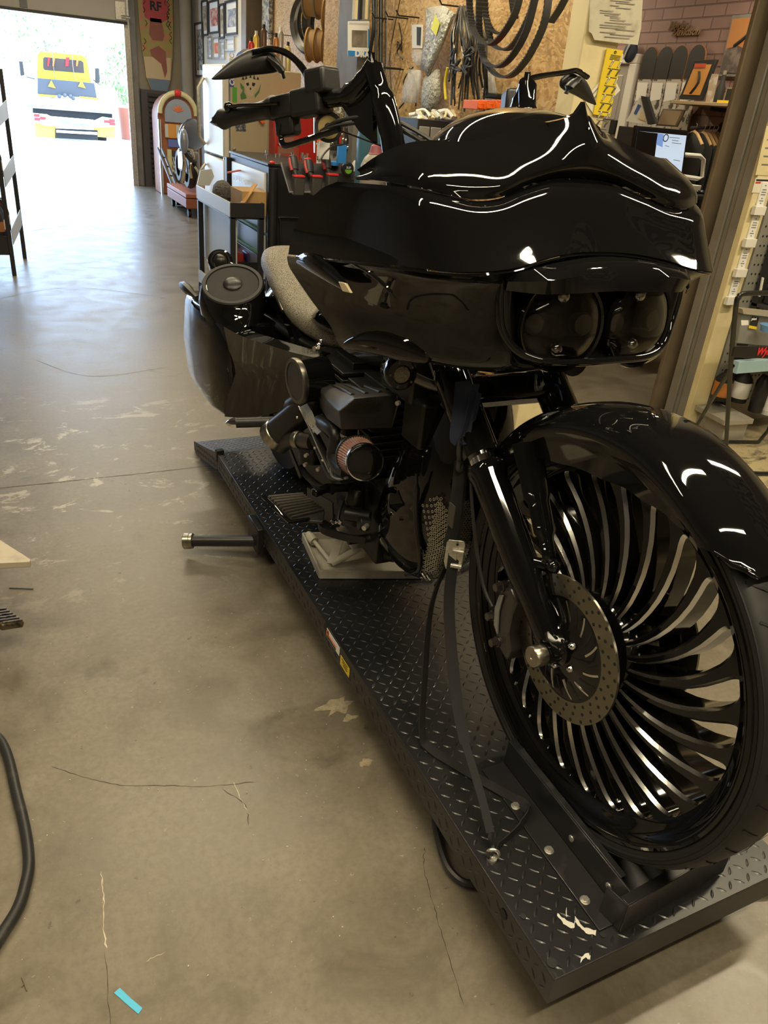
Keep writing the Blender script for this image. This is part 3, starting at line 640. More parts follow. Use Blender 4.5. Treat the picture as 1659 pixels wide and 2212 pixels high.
# front fender
mb = MB(); rows = []; edge = [(66, .415), (55, .41), (45, .395), (34, .383), (20, .367), (5, .363), (-10, .378), (-22, .398), (-30, .418), (-36, .438), (-40, .458)]
def lerp(T, x):
    T = sorted(T)
    if x <= T[0][0]: return T[0][1]
    for (a, b), (c, d) in zip(T, T[1:]):
        if x <= c: s = (x - a) / (c - a); s = s * s * (3 - 2 * s); return b + (d - b) * s
    return T[-1][1]
for i in range(57):
    ph = 66 - i * 107 / 56; e = lerp(edge, ph); row = []; k = max(0, (-28 - ph) / 13)
    R0 = .481 - .016 * max(0, (-5 - ph) / 35) - .012 * max(0, (ph - 40) / 26); wd = .094 * (1 - .38 * k ** 2)
    half = [(0, 0), (.3, .001), (.55, .005), (.75, .0125), (.9, .024), (.98, .036), (1.0, .045), (1.0, .055)]
    pts = [(wd * a, max(R0 - b, e)) for a, b in half]; n = 5; last = pts[-1][1]
    pts += [(wd * (.985 - .03 * q / n), last - (last - e) * q / n if last > e else e) for q in range(1, n + 1)]
    pr = [(-x, r) for x, r in reversed(pts[1:])] + pts; t = math.radians(ph)
    rows.append([V((CX + x, AY + r * math.sin(t), AZ + r * math.cos(t))) for x, r in pr])
mb.loft(rows, closed=False, caps=False); mb.build('front_fender', gloss, bike, solid=-.004, ang=60)

# ---------------- fairing, a smooth surface through measured rows (half offset from the centre line, y, z)
def patch(rows, name, m, par, solid=-.004, nu=5, nv=5, ang=60, full=True):
    g = []
    for r in rows:
        h = [V((CX - dx, y, z)) for dx, y, z in r]
        L = (mir(h[1:])[::-1] + h) if full else h
        g.append(spline(L, nu))
    cols = [spline([row[j] for row in g], nv) for j in range(len(g[0]))]
    rr = [[cols[j][i] for j in range(len(cols))] for i in range(len(cols[0]))]
    mb = MB(); mb.loft(rr, closed=False, caps=False); return mb.build(name, m, par, solid=solid, ang=ang)
D = [0, .07, .14, .20, .26, .31, .35, .375, .385]
def row(y0, dys, zs, w=1, D=D): return [(d * w, y0 + a, z) for d, a, z in zip(D, dys, zs)]
F = [
 row(1.262, [0, -.004, -.014, -.03, -.03, -.01, .03, .12, .30], [1.452, 1.449, 1.432, 1.414, 1.408, 1.414, 1.418, 1.413, 1.398], .965),
 row(1.236, [0, -.004, -.014, -.028, -.03, -.006, .045, .17, .40], [1.435, 1.432, 1.417, 1.399, 1.393, 1.397, 1.400, 1.396, 1.372], .99),
 row(1.208, [0, -.003, -.010, -.020, -.022, .004, .070, .23, .505], [1.400, 1.398, 1.386, 1.372, 1.364, 1.362, 1.360, 1.350, 1.318], 1.015),
 row(1.182, [0, -.006, -.014, -.022, -.020, .008, .085, .27, .575], [1.362, 1.361, 1.353, 1.341, 1.331, 1.322, 1.316, 1.298, 1.262], 1.03),
 row(1.164, [0, -.010, -.026, -.034, -.026, .010, .095, .30, .615], [1.336, 1.335, 1.327, 1.314, 1.306, 1.299, 1.291, 1.262, 1.215], 1.03),
]
fair = patch(F, 'fairing', gloss, bike)
G = [
 row(1.166, [0, -.010, -.026, -.034, -.026, .010, .095, .30, .613], [1.333, 1.332, 1.324, 1.311, 1.303, 1.296, 1.288, 1.259, 1.212], 1.03),
 row(1.185, [0, .0, -.012, -.036, -.012, .05, .14, .31, .605], [1.298, 1.298, 1.296, 1.286, 1.283, 1.278, 1.270, 1.240, 1.188], 1.005),
 row(1.215, [0, .0, -.0, -.068, -.02, .06, .15, .29, .54], [1.262, 1.262, 1.258, 1.252, 1.245, 1.238, 1.228, 1.205, 1.165], .985),
 row(1.215, [0, .0, -.0, -.075, .0, .09, .19, .30, .45], [1.215, 1.215, 1.212, 1.205, 1.196, 1.188, 1.178, 1.158, 1.132], .965),
 row(1.19, [0, .0, -.0, -.058, .03, .12, .21, .29, .38], [1.175, 1.175, 1.17, 1.160, 1.150, 1.142, 1.132, 1.112, 1.100], .94),
 row(1.115, [0, .0, .006, .03, .10, .19, .28, .35, .43], [1.150, 1.148, 1.140, 1.128, 1.116, 1.108, 1.100, 1.085, 1.062], .90),
 row(1.15, [0, .0, .006, .03, .10, .18, .25, .31, .37], [1.135, 1.133, 1.125, 1.112, 1.10, 1.09, 1.082, 1.065, 1.045], .80),
 row(1.26, [0, .0, .006, .02, .04, .08, .12, .2, .30], [1.13, 1.128, 1.12, 1.112, 1.10, 1.09, 1.082, 1.065, 1.05], .62),
]
patch(G, 'lower_fairing', gloss, fair)
# blister on the left and right lower edge
for sx in (1, -1):
    mb = MB(); secs = []
    for i, (y, z, hw, hh) in enumerate(((1.52, 1.07, .006, .008), (1.46, 1.095, .03, .026), (1.40, 1.115, .040, .036), (1.33, 1.118, .034, .034), (1.27, 1.11, .010, .012))):
        secs.append([V((CX - sx * (.335 - (1.46 - y) * .35 + hw * .8 * math.sin(a)), y, z + hh * math.cos(a))) for a in [k * 2 * PI / 14 for k in range(14)]])
    mb.loft(secs); mb.build('fairing_blister', gloss, fair, sub=1)
# windshield
Wn = [
 row(1.258, [0, -.004, -.014, -.03, -.03, -.01, .03, .12, .235], [1.455, 1.452, 1.435, 1.417, 1.411, 1.417, 1.422, 1.420, 1.413], .965),
 row(1.246, [0, -.002, -.008, -.020, -.014, .008, .045, .13, .235], [1.475, 1.468, 1.452, 1.437, 1.432, 1.436, 1.440, 1.434, 1.417], .95),
 row(1.248, [0, .008, .008, .004, .008, .030, .065, .14, .232], [1.505, 1.492, 1.476, 1.463, 1.458, 1.460, 1.460, 1.446, 1.421], .93),
 row(1.262, [0, .018, .030, .022, .030, .052, .085, .15, .230], [1.532, 1.516, 1.500, 1.486, 1.480, 1.481, 1.475, 1.454, 1.424], .92),
 row(1.282, [0, .028, .040, .034, .040, .060, .095, .155, .228], [1.560, 1.538, 1.522, 1.506, 1.497, 1.495, 1.484, 1.459, 1.426], .915),
]
wsh = patch(Wn, 'windshield', gloss, bike, nv=6, ang=70)
mb = MB(); tip = V((CX, 1.288, 1.580)); b = [V((CX - .062, 1.306, 1.541)), V((CX - .03, 1.296, 1.550)), V((CX - .012, 1.290, 1.560)), tip, V((CX + .012, 1.290, 1.560)), V((CX + .03, 1.296, 1.550)), V((CX + .062, 1.306, 1.541))]
lo = [V((CX - .062, 1.300, 1.532)), V((CX - .03, 1.284, 1.534)), V((CX - .012, 1.272, 1.538)), V((CX, 1.262, 1.536)), V((CX + .012, 1.272, 1.538)), V((CX + .03, 1.284, 1.534)), V((CX + .062, 1.300, 1.532))]
mb.loft([[p + V((0, .012, 0)) for p in b], b, lo], closed=False, caps=False); mb.build('windshield_peak', gloss, wsh, ang=35)
# dashboard hood behind the windshield
mb = MB(); secs = []
for y, w_, z0, z1 in ((1.33, .20, 1.42, 1.50), (1.36, .215, 1.42, 1.545), (1.42, .215, 1.42, 1.566), (1.50, .20, 1.41, 1.566), (1.60, .17, 1.40, 1.545), (1.70, .12, 1.39, 1.50), (1.76, .06, 1.38, 1.44)):
    secs.append([V((CX + w_ * math.cos(a) * (1 if abs(math.cos(a)) < .9 else 1), y, z0 + (z1 - z0) * max(0, math.sin(a)) ** .7)) for a in [PI * k / 20 for k in range(21)]])
mb.loft(secs, closed=True, caps=True); mb.build('dash_hood', gloss, bike, sub=1)
# headlights, brow and nacelle rim
for sx in (1, -1):
    c = V((CX - sx * .092, 1.128, 1.212)); n_ = V((-sx * .12, -1, .10)).normalized()
    mb = MB(); mb.ring([(.084, 0), (.089, .008), (.087, .016), (.082, .014), (.080, .002)], c, n_, 48); hl = mb.build('headlight', gloss, fair)
    MB().lathe([(.0805, .012), (.072, .020), (.05, .0275), (.025, .0305), (.0, .0315), (0, .0295), (.025, .0285), (.05, .0255), (.072, .018), (.0785, .010)], c, n_, 48, caps=False).build('headlight_lens', glassd, hl)
    MB().lathe([(.080, .0), (.078, -.022), (.05, -.030), (0, -.030)], c, n_, 40, caps=False).build('reflector_bowl', mat('lamp_bowl_%d' % (sx + 1), (.03, .03, .032), .15, metal=.6), hl)
    u = n_.cross(Z_).normalized(); v = u.cross(n_)
    for a, b_ in ((.0, .052), (-.0, -.046), (-.052, .0), (.052, .0)):
        q = c + u * a + v * b_; big = abs(a) > .01
        mb = MB(); mb.lathe([(.020, -.02), (.022, -.004), (.019, .002), (0, -.002)] if big else [(.015, -.02), (.016, .0), (.013, .008), (.007, .012), (0, .013)], q, n_, 20)
        mb.build('projector', chrome if not big else gun, hl)
mb = MB()   # brow above the lamps
top = [(-.22, 1.155, 1.298), (-.18, 1.116, 1.314), (-.10, 1.122, 1.327), (0, 1.142, 1.332), (.10, 1.122, 1.327), (.18, 1.116, 1.314), (.22, 1.155, 1.298)]
bot = [(-.21, 1.145, 1.272), (-.165, 1.100, 1.275), (-.10, 1.088, 1.278), (0, 1.096, 1.279), (.10, 1.088, 1.278), (.165, 1.100, 1.275), (.21, 1.145, 1.272)]
sp = lambda L, dz=0, dy=0: spline([V((CX + a, b + dy, c + dz)) for a, b, c in L], 6)
T_, B_ = sp(top), sp(bot); M_ = [(a + b) / 2 + V((0, -.014, .004)) for a, b in zip(T_, B_)]
mb.loft([sp(top, -.012, .05), T_, M_, B_, sp(bot, -.002, .03)], closed=False, caps=False); mb.build('headlight_brow', gloss, fair, ang=50)
mb = MB()   # rim around the lamps
P = [(-.215, 1.155, 1.285), (-.216, 1.15, 1.25), (-.205, 1.142, 1.20), (-.175, 1.12, 1.165), (-.12, 1.10, 1.150), (-.04, 1.098, 1.147), (.04, 1.098, 1.147), (.12, 1.10, 1.150), (.175, 1.12, 1.165), (.205, 1.142, 1.20), (.216, 1.15, 1.25), (.215, 1.155, 1.285)]
mb.tube([V((CX + a, b, c)) for a, b, c in P], .008, n=10, sp=6); mb.build('nacelle_rim', gloss, fair)
mb = MB(); mb.prism([(-.012, 1.26), (.012, 1.26), (.02, 1.20), (.04, 1.16), (-.04, 1.16), (-.02, 1.20)], (CX, 1.152, 0), X_, Z_, (0, -.012, 0)); mb.build('lamp_divider', gloss, fair, bevel=.006)
mb = MB()   # side vents
for sx in (1, -1):
    x = CX - sx * .398; mb = MB()
    mb.tube([V((CX - sx * (CX - p.x), p.y, p.z)) for p in (at(752, 566, x=.620), at(785, 582, x=.622), at(812, 600, x=.628), at(838, 624, x=.640), at(855, 645, x=.652))], [.001, .003, .004, .004, .001], n=8, sp=6); mb.build('side_scallop_edge', gloss, fair)
    mb = MB(); mb.prism([(1.455, 1.222), (1.42, 1.226), (1.39, 1.214), (1.43, 1.208)], (x + sx * .002, 0, 0), Y_, Z_, (-sx * .006, 0, 0)); mb.build('marker_light', mat('marker_lens%d' % (sx + 1), (.55, .45, .3), .12, coat=.5), fair, bevel=.001)
    mb = MB() if 1 else mb.tube([(x + sx * .006, 1.79, 1.235), (x - sx * .006, 1.66, 1.245), (x - sx * .013, 1.52, 1.255), (x - sx * .012, 1.40, 1.268), (x - sx * .008, 1.32, 1.276)], [.002, .009, .013, .009, .002], n=10, sp=6)

# handlebar
hb = MB()
for sx in (1, -1):
    q = lambda dx, y, z: V((CX - sx * dx, y, z))
    hb.tube([q(.15, 1.70, 1.30), q(.17, 1.70, 1.42), q(.19, 1.735, 1.53), q(.205, 1.775, 1.60), q(.215, 1.795, 1.645)], [.030, .028, .027, .022, .004], n=14, sp=6)
    hb.tube([q(.205, 1.78, 1.62), q(.225, 1.83, 1.565), q(.255, 1.90, 1.548), q(.30, 2.00, 1.535), q(.33, 2.08, 1.522)], [.022, .026, .020, .015, .014], n=12, sp=6)
    hb.prism([(0, 0), (.02, -.05), (.05, -.085), (.10, -.10), (.02, -.16), (-.03, -.18)], q(.214, 1.79, 1.645), V((-sx * .35, .93, 0)), Z_, V((sx * .012, .004, 0)))
hb.tube([(CX - .15, 1.70, 1.30), (CX, 1.69, 1.27), (CX + .15, 1.70, 1.30)], .029, n=12, sp=4)
hbo = hb.build('handlebar', gloss, bike, bevel=0)
def grip(sx):
    q = lambda s, o=0, z=0: V((CX - sx * (.30 + .125 * s), 2.00 + .33 * s, 1.532 - .065 * s + z)) + V((-sx * o, 0, 0))
    mb = MB(); d = (q(1) - q(0)).normalized(); L = (q(1) - q(0)).length
    mb.lathe([(0, L * .24), (.026, L * .24), (.030, L * .28), (.023, L * .36), (.021, L * .5), (.0215, L * .82), (.024, L * .86), (.026, L * .9), (.021, L * .91), (.012, L * 1.0), (.0, L * 1.05)], q(0), d, 20); g = mb.build('grip', satin, hbo)
    mb = MB(); mb.lathe([(.023, L * .9), (.019, L * .95), (.009, L * 1.03), (.001, L * 1.08)], q(0), d, 12); mb.build('grip_end', gloss, g, ang=20)
    Rm = Matrix.Rotation(math.atan2(-(.125 * sx), -.33) + PI, 3, 'Z')
    Rt = Matrix((d.cross(Z_).normalized(), d, d.cross(Z_).normalized().cross(d))).transposed()
    mb = MB(); mb.box(q(-.12, 0, -.004), (.055, .105, .062), Rt); mb.box(q(.13, 0, -.002), (.05, .09, .052), Rt); mb.box(q(-.22, 0, .035), (.06, .07, .055), Rt); mb.box(q(.12, 0, -.045), (.035, .07, .05), Rt); sw = mb.build('switch_housing', satin, hbo, bevel=.009, seg=3)
    mb = MB(); mb.tube([q(.12, .01, -.03), q(.13, .015, -.075), q(.05, .02, -.095), q(-.15, .02, -.09), q(-.45, .01, -.075)], .0075, n=8, sp=5); mb.tube([q(-.05, .01, -.02), q(-.05, .02, -.06), q(.03, .02, -.082), q(.2, .05, -.07), q(.7, .05, -.04), q(.92, .04, -.01)], [.006, .007, .008, .009, .009, .011], n=8, sp=5) if 0 else None; mb.build('lever_guard', gloss, hbo)
    mb = MB(); mb.tube([q(.10, .03, .0), q(.3, .035, .006), q(.5, .035, .014), q(.70, .02, .020)], [.008, .007, .007, .008], n=8, sp=5, flat=.6); mb.ball(q(.74, .018, .021), .0135, 12); mb.build('lever', gloss, hbo)
    return q
ql = grip(1); grip(-1)
# mirrors
def mirror(sx):
    k_ = sx < 0; q = lambda dx, y, z: V((CX - sx * (dx + .10 * k_ * (dx > .31)), y - .05 * k_, z + .035 * k_))
    c = q(.40, 2.01, 1.612)
    mb = MB(); mb.tube([q(.285, 1.965, 1.56), q(.30, 1.975, 1.60), q(.335, 1.99, 1.63), q(.375, 2.0, 1.637), q(.42, 2.005, 1.625)], [.013, .011, .010, .009, .008], n=10, sp=6, flat=.7); m0 = mb.build('mirror', gloss, bike)
    mb = MB(); secs = []
    for s, w_, h_, dz in ((0, .001, .001, -.042), (.12, .010, .010, -.032), (.3, .018, .021, -.016), (.5, .024, .028, 0), (.7, .027, .030, .008), (.88, .025, .024, .007), (1, .006, .008, .0)):
        p = q(.505 - .165 * s, 2.05 - .03 * s, 1.605 + dz)
        secs.append([p + V((0, w_ * .8 * math.cos(a), h_ * math.sin(a))) for a in [k * 2 * PI / 16 for k in range(16)]])
    mb.loft(secs); mb.build('mirror_shell', satin, m0, sub=1)
    mb = MB(); mb.tube([q(.385, 1.995, 1.62), q(.355, 1.99, 1.60), q(.345, 1.99, 1.58)], [.012, .018, .008], n=10, sp=4, flat=.5); mb.build('mirror_tail', satin, m0)
mirror(1); mirror(-1)
# cables from the bars
cab = MB()
for P in ([(.745, 1.90, 1.55), (.80, 1.84, 1.535), (.86, 1.72, 1.50), (.90, 1.60, 1.46), (.93, 1.52, 1.42)], [(.742, 1.92, 1.475), (.77, 1.86, 1.505), (.83, 1.76, 1.52), (.89, 1.66, 1.49), (.94, 1.56, 1.44)],
          [(.735, 1.93, 1.465), (.765, 1.87, 1.492), (.83, 1.77, 1.508), (.90, 1.67, 1.475), (.96, 1.58, 1.43)]):
    MB().tube(P, .0048, n=8, sp=6).build('control_cable', hoseM, bike)
mb = MB(); c = V((.765, 1.93, 1.485)); n_ = V((-.3, -1, .1)).normalized(); mb.ring([(.026, 0), (.034, 0), (.034, .014), (.026, .014)], c, n_, 36); th_ = mb.build('round_bar_switch', matte, bike)
MB().lathe([(0, .003), (.026, .003), (.026, .008), (0, .008)], c, n_, 30).build('switch_face', mat('gold_face', (.55, .42, .16), .35, metal=.3), th_)
MB().lathe([(0, .008), (.010, .008), (.009, .012), (.005, .013), (.004, .03), (0, .03)], c, n_, 20).build('switch_stem', matte, th_)
MB().tube([c + n_ * .03, (.80, 1.86, 1.475), (.84, 1.78, 1.46)], .0022, n=6, sp=4).build('switch_wire', matte, th_)

# tank, seat, frame
mb = MB(); secs = []
for y, w_, zt, zb in ((1.62, .03, 1.06, 1.0), (1.70, .12, 1.12, .93), (1.82, .16, 1.15, .90), (2.0, .17, 1.13, .895), (2.2, .155, 1.04, .87), (2.38, .12, .95, .84), (2.46, .04, .91, .84)):
    secs.append([V((CX + w_ * math.cos(a) * (1 - .25 * max(0, -math.sin(a))), y, (zt + zb) / 2 + (zt - zb) / 2 * math.sin(a))) for a in [2 * PI * k / 24 for k in range(24)]])
mb.loft(secs); mb.build('fuel_tank', gloss, bike, sub=1)
def _scale(t, b):
    v = coords(t, (48, 48, 48)); vo = nd(t, 'ShaderNodeTexVoronoi'); t.links.new(v, vo.inputs['Vector']); vo.feature = 'DISTANCE_TO_EDGE'
    t.links.new(ramp(t, vo.outputs[0], [(0, (.02, .017, .013)), (.22, (.40, .36, .27))]), b.inputs['Base Color']); bump(t, b, ramp(t, vo.outputs[0], [(0, (0, 0, 0)), (.3, (1, 1, 1))]), .9, .002)
seatM = mat('scaled_seat_leather', rough=.42, fn=_scale)
mb = MB(); secs = []
for y, w_, zt, zb, xo in ((2.96, .05, 1.02, .97, 0), (2.93, .135, 1.045, .94, 0), (2.84, .15, 1.04, .92, 0), (2.74, .155, 1.01, .89, 0), (2.62, .165, .965, .86, 0), (2.48, .165, .93, .825, 0), (2.34, .135, .93, .815, 0), (2.22, .085, .95, .82, 0), (2.15, .03, .955, .88, 0)):
    secs.append([V((CX + xo + w_ * .86 * math.copysign(abs(math.cos(a)) ** .6, math.cos(a)), y, (zt + zb) / 2 + (zt - zb) / 2 * math.copysign(abs(math.sin(a)) ** .8, math.sin(a)))) for a in [2 * PI * k / 24 for k in range(24)]])
mb.loft(secs); mb.build('seat', seatM, bike, sub=1)
mb = MB()
for sx in (1, -1):
    mb.tube([(CX - sx * .03, 1.45, 1.0), (CX - sx * .06, 1.52, .8), (CX - sx * .09, 1.6, .55), (CX - sx * .10, 1.7, .38), (CX - sx * .11, 2.3, .36), (CX - sx * .11, 2.5, .42), (CX - sx * .11, 2.5, .8)], .019, n=10, sp=6)
    mb.tube([(CX - sx * .03, 1.48, 1.02), (CX - sx * .05, 1.9, .9), (CX - sx * .09, 2.4, .8), (CX - sx * .12, 3.2, .78)], .019, n=10, sp=5)
mb.build('frame', satin, bike)
# rear fender, rear wheel
mb = MB(); rows = []
for i in range(31):
    t = math.radians(-70 + 170 * i / 30); rows.append([V((CX + x, 2.72 + r * math.sin(t), .52 + r * math.cos(t))) for x, r in ((-.12, .33), (-.12, .365), (-.09, .40), (0, .415), (.09, .40), (.12, .365), (.12, .33))])
mb.loft(rows, closed=False, caps=False); mb.build('rear_fender', gloss, bike, solid=-.004)
mb = MB(); mb.ring([(.22, -.08), (.30, -.09), (.33, -.06), (.34, 0), (.33, .06), (.30, .09), (.22, .08)], (CX, 2.72, .52), AX, 48); mb.build('rear_tyre', rubber, bike)
mb = MB(); mb.ring([(.02, -.03), (.22, -.07), (.225, 0), (.22, .07), (.02, .03)], (CX, 2.72, .52), AX, 40); mb.build('rear_rim', gloss2, bike)

# saddlebags
def bag(sx):
    q = lambda x, y, z: V((CX - sx * (CX - x), y, z)); xo, xi = .695, .925
    mb = MB(); secs = []
    for y, zt, zb, inn in ((2.70, .80, .47, .035), (2.74, .80, .425, .010), (2.9, .795, .40, 0), (3.15, .78, .39, 0), (3.34, .765, .40, .006), (3.42, .76, .43, .03)):
        a = xo + inn; pr = [(a + .02, zb), (a + .004, zb + .02), (a, zb + .06), (a - .012, (zb + zt) / 2), (a, zt - .03), (a + .01, zt), (xi, zt), (xi, zb)]
        secs.append([q(x, y, z) for x, z in pr])
    mb.loft(secs); b_ = mb.build('saddlebag', gloss, bike, bevel=.012, seg=3)
    # swept side cover in front of the bag
    mb = MB(); f0 = [(.700, 2.70, .795), (.725, 2.55, .80), (.76, 2.40, .815), (.80, 2.25, .83), (.83, 2.12, .85)]; f1 = [(.705, 2.72, .44), (.74, 2.62, .47), (.79, 2.50, .52), (.84, 2.40, .58), (.87, 2.30, .66)]
    f0 = spline([q(*p) for p in f0], 5); f1 = spline([q(*p) for p in f1], 5)
    mb.loft([[p + V((sx * .05, 0, .012)) for p in f0], f0, [(a * .7 + b * .3) + V((sx * .022, 0, 0)) for a, b in zip(f0, f1)], [(a + b) / 2 + V((sx * .03, 0, 0)) for a, b in zip(f0, f1)], f1], closed=False, caps=False); mb.build('side_cover', gloss, bike, solid=-.004, ang=50)
    # speaker lid
    c = q(.772, 2.83, .905); n_ = V((-sx * .22, -.42, .88)).normalized()
    mb = MB(); base = [q(x, y, .80) for x, y in ((.700, 2.72), (.705, 3.10), (.91, 3.10), (.925, 2.62), (.79, 2.60))]
    u, v, _ = basis(n_); N = 32; tp = [c + (u * math.cos(2 * PI * i / N) + v * math.sin(2 * PI * i / N)) * .118 for i in range(N)]
    bt = []
    for p in tp:
        dv = V((p.x - c.x, p.y - c.y, 0)).normalized(); bt.append(V((c.x + dv.x * .112 , c.y + .02 + dv.y * .17, .795)))
    md = [(a * .55 + b * .45) + V(((a - c).x * .06, (a - c).y * .06, .0)) for a, b in zip(tp, bt)]
    mb.loft([bt, md, tp, [p + n_ * .01 - (p - c) * .05 for p in tp]]); lid = mb.build('speaker_lid', gloss, b_, ang=50)
    MB().ring([(.096, .010), (.112, .010), (.114, .013), (.110, .018), (.098, .018)], c, n_, 48).build('speaker_ring', matte, b_)
    MB().lathe([(.095, .014), (.06, .016), (.04, .013), (0, .010)], c, n_, 40, caps=False).build('speaker_grille', mat('perforated_grille%d' % (sx + 1), (.008, .008, .008), .6, bmp=(900, .8, .002)), b_)
    mb = MB(); mb.lathe([(.035, .016), (.03, .022), (.012, .026), (0, .027)], c, n_, 30); mb.build('speaker_cone', satin, b_)
    c2 = q(.785, 3.06, .955); n2 = V((-sx * .2, -.75, .6)).normalized()
    mb = MB(); mb.lathe([(0, -.06), (.045, -.06), (.048, 0), (.040, .004), (.037, .0), (0, -.004)], c2, n2, 30); tw = mb.build('tweeter_pod', gloss, b_)
    MB().ring([(.031, 0), (.037, .001), (.034, .005)], c2, n2, 30).build('tweeter_ring', gun, b_); MB().ball(c2 - n2 * .004, .028, 14, (1, 1, 1)).build('tweeter_dome', glassd if 0 else dmetal, b_)
    mb = MB(); mb.tube([q(.93, 2.72, .90), q(.91, 2.60, .885), q(.90, 2.50, .85)], .011, n=8, sp=3); mb.tube([q(.90, 2.78, .93), q(.885, 2.66, .915), q(.88, 2.56, .88)], .009, n=8, sp=3); mb.build('lid_hinge', gun, b_)
    mb = MB(); mb.tube([q(.70, 3.1, .80), q(.688, 3.25, .81), q(.70, 3.4, .79)], [.012, .02, .012], n=8, sp=3); mb.build('lid_latch', satin, b_)
    # passenger peg
    a, b2 = q(.80, 2.24, .60), q(.635, 2.30, .585); d = (b2 - a)
    mb = MB(); mb.cyl(a, b2, .0175, n=16); pg = mb.build('passenger_peg', satin, bike)
    MB().lathe([(.019, 0), (.017, .012), (.010, .026), (.001, .036)], b2, d, 8).build('peg_tip', chrome, pg); MB().cyl(a - d * .2, a, .012).build('peg_mount', zinc, pg)
bag(1); bag(-1)

# ---------------- engine side
en = MB()
for k in range(9): en.bb((.86, 1.75, .66 + k * .022), (1.13, 1.93, .672 + k * .022)); en.bb((.86, 1.97, .66 + k * .022), (1.13, 2.15, .672 + k * .022))
en.bb((.90, 1.77, .60), (1.1, 1.91, .87)); en.bb((.90, 1.99, .60), (1.1, 2.13, .87)); eng = en.build('engine', satin, bike, bevel=.003)
mb = MB(); mb.bb((.875, 1.68, .36), (1.14, 2.42, .60)); mb.lathe([(0, 0), (.075, 0), (.08, .01), (.07, .03), (0, .035)], (.875, 1.86, .48), AX, 32); mb.build('crankcase', satin, eng, bevel=.02, seg=3)
sc_ = [(1.60, .875, .790), (1.66, .893, .788), (2.02, .895, .80)]
mb = MB()  # scoop shaped airbox
S = [[at(x, y, y=1.66) for x, y in ((736, 928), (732, 888), (747, 876), (766, 860), (858, 852), (860, 870), (846, 926))],
     [at(x, y, y=1.70) for x, y in ((734, 926), (726, 884), (741, 868), (760, 854), (852, 846), (862, 870), (846, 926))],
     [at(x, y, y=1.86) for x, y in ((706, 905), (700, 858), (712, 848), (730, 840), (808, 834), (818, 850), (806, 890))],
     [at(x, y, y=2.02) for x, y in ((692, 882), (688, 838), (692, 831), (704, 828), (768, 822), (776, 836), (770, 870))]]
mb.loft(S); ab = mb.build('air_box', mat('satin_air_box', (.028, .027, .026), .42, coat=.1), bike, bevel=.003, seg=2, ang=25)
for k in range(3):
    MB().tube([at(708 + 24 * k, 829 - 2 * k, y=2.01), at(735 + 27 * k, 839 - 2 * k, y=1.86), at(762 + 30 * k, 853 - 3 * k, y=1.705)], [.004, .008, .006], n=10, sp=5, flat=.7).build('air_box_rib', satin, ab)
mb = MB(); T1, T2, B1, B2 = at(768, 863, y=1.655), at(828, 857, y=1.655), at(746, 880, y=1.655), at(822, 872, y=1.655)
for i in range(15):
    for j in range(4):
        p = T1.lerp(T2, (i + (j % 2) * .5) / 15).lerp(B1.lerp(B2, (i + (j % 2) * .5) / 15), j / 3.4 + .05); mb.ring([(.0026, 0), (.0036, 0), (.0036, .001), (.0026, .001)], p, V((0, -1, .1)), 6)
mb.build('mesh_inlet', gun, ab)['kind'] = 'stuff'
mb = MB(); mb.lathe([(0, 0), (.055, 0), (.058, .004), (.062, .004), (.064, .012), (.060, .018), (.060, .10), (0, .10)], (.735, 2.02, .815), V((1, .1, .05)), 40); pc = mb.build('drum_cover', gloss, eng)
MB().ring([(.056, -.004), (.066, -.004), (.068, .002), (.066, .012), (.058, .008)], (.735, 2.02, .815), V((1, .1, .05)), 40).build('clamp_ring', gun, pc)
MB().lathe([(0, -.002), (.056, -.002), (.056, 0), (0, 0)], (.735, 2.02, .815), V((1, .1, .05)), 40).build('cover_plate', dgrey, pc)
mb = MB()
for P in ([(.775, 1.98, .93), (.785, 1.975, .925)],): mb.ball((.79, 1.99, .925), .010, 8); mb.ball((.80, 2.0, .935), .007, 8); mb.cyl((.78, 2.0, .915), (.82, 2.02, .915), .007)
mb.build('hose_fitting', chrome, eng)
# pipes: turbo and exhaust
def pipe(P, r, nm, m=None, par=None, **k): return MB().tube(P, r, n=k.pop('n', 16), sp=7, **k).build(nm, m or satin, par or eng)
ex = mat('ceramic_black_exhaust', (.028, .026, .024), .38, metal=.3)
a, b_ = V(at(590, 942, x=.735)), V(at(652, 893, x=.80)); d = (b_ - a).normalized()
mb = MB(); mb.lathe([(.0, -.01), (.030, -.01), (.036, -.012), (.046, -.004), (.047, .05), (.047, (b_ - a).length), (.04, (b_ - a).length + .03), (0, (b_ - a).length + .03)], a, d, 32); mf = mb.build('muffler', ex, bike)
MB().ring([(.044, -.006), (.049, -.006), (.050, .028), (.0475, .030), (.0475, 0)], a, d, 40).build('muffler_band', steel, mf)
P0 = at(640, 885, x=.80); pipe([P0, at(672, 870, x=.82), at(700, 870, x=.88)], [.046, .04, .03], 'exhaust_bend', ex)
pipe([at(608, 965, x=.76), at(625, 952, x=.76), at(650, 950, x=.77), at(675, 955, x=.80)], .024, 'lower_elbow', ex)
mb = MB(); mb.cyl(at(640, 950, x=.762), at(650, 951, x=.77), .029, n=28); mb.build('v_band_clamp', steel, eng, bevel=.002); MB().cyl(at(652, 951, x=.772), at(675, 955, x=.79), .024, n=24).build('turbo_flange', gun, eng)
mb = MB(); mb.lathe([(0, 0), (.035, 0), (.04, .01), (.04, .05), (.033, .06), (0, .06)], at(672, 1000, x=.80), V((.1, .2, 1)), 28); mb.build('turbo_housing', dmetal, eng)
for q in ((664, 982), (662, 1002), (690, 1012)): c = at(*q, x=.77); MB().cyl(c, c + V((-.01, -.008, 0)), .006, n=6).build('housing_bolt', zinc, eng)
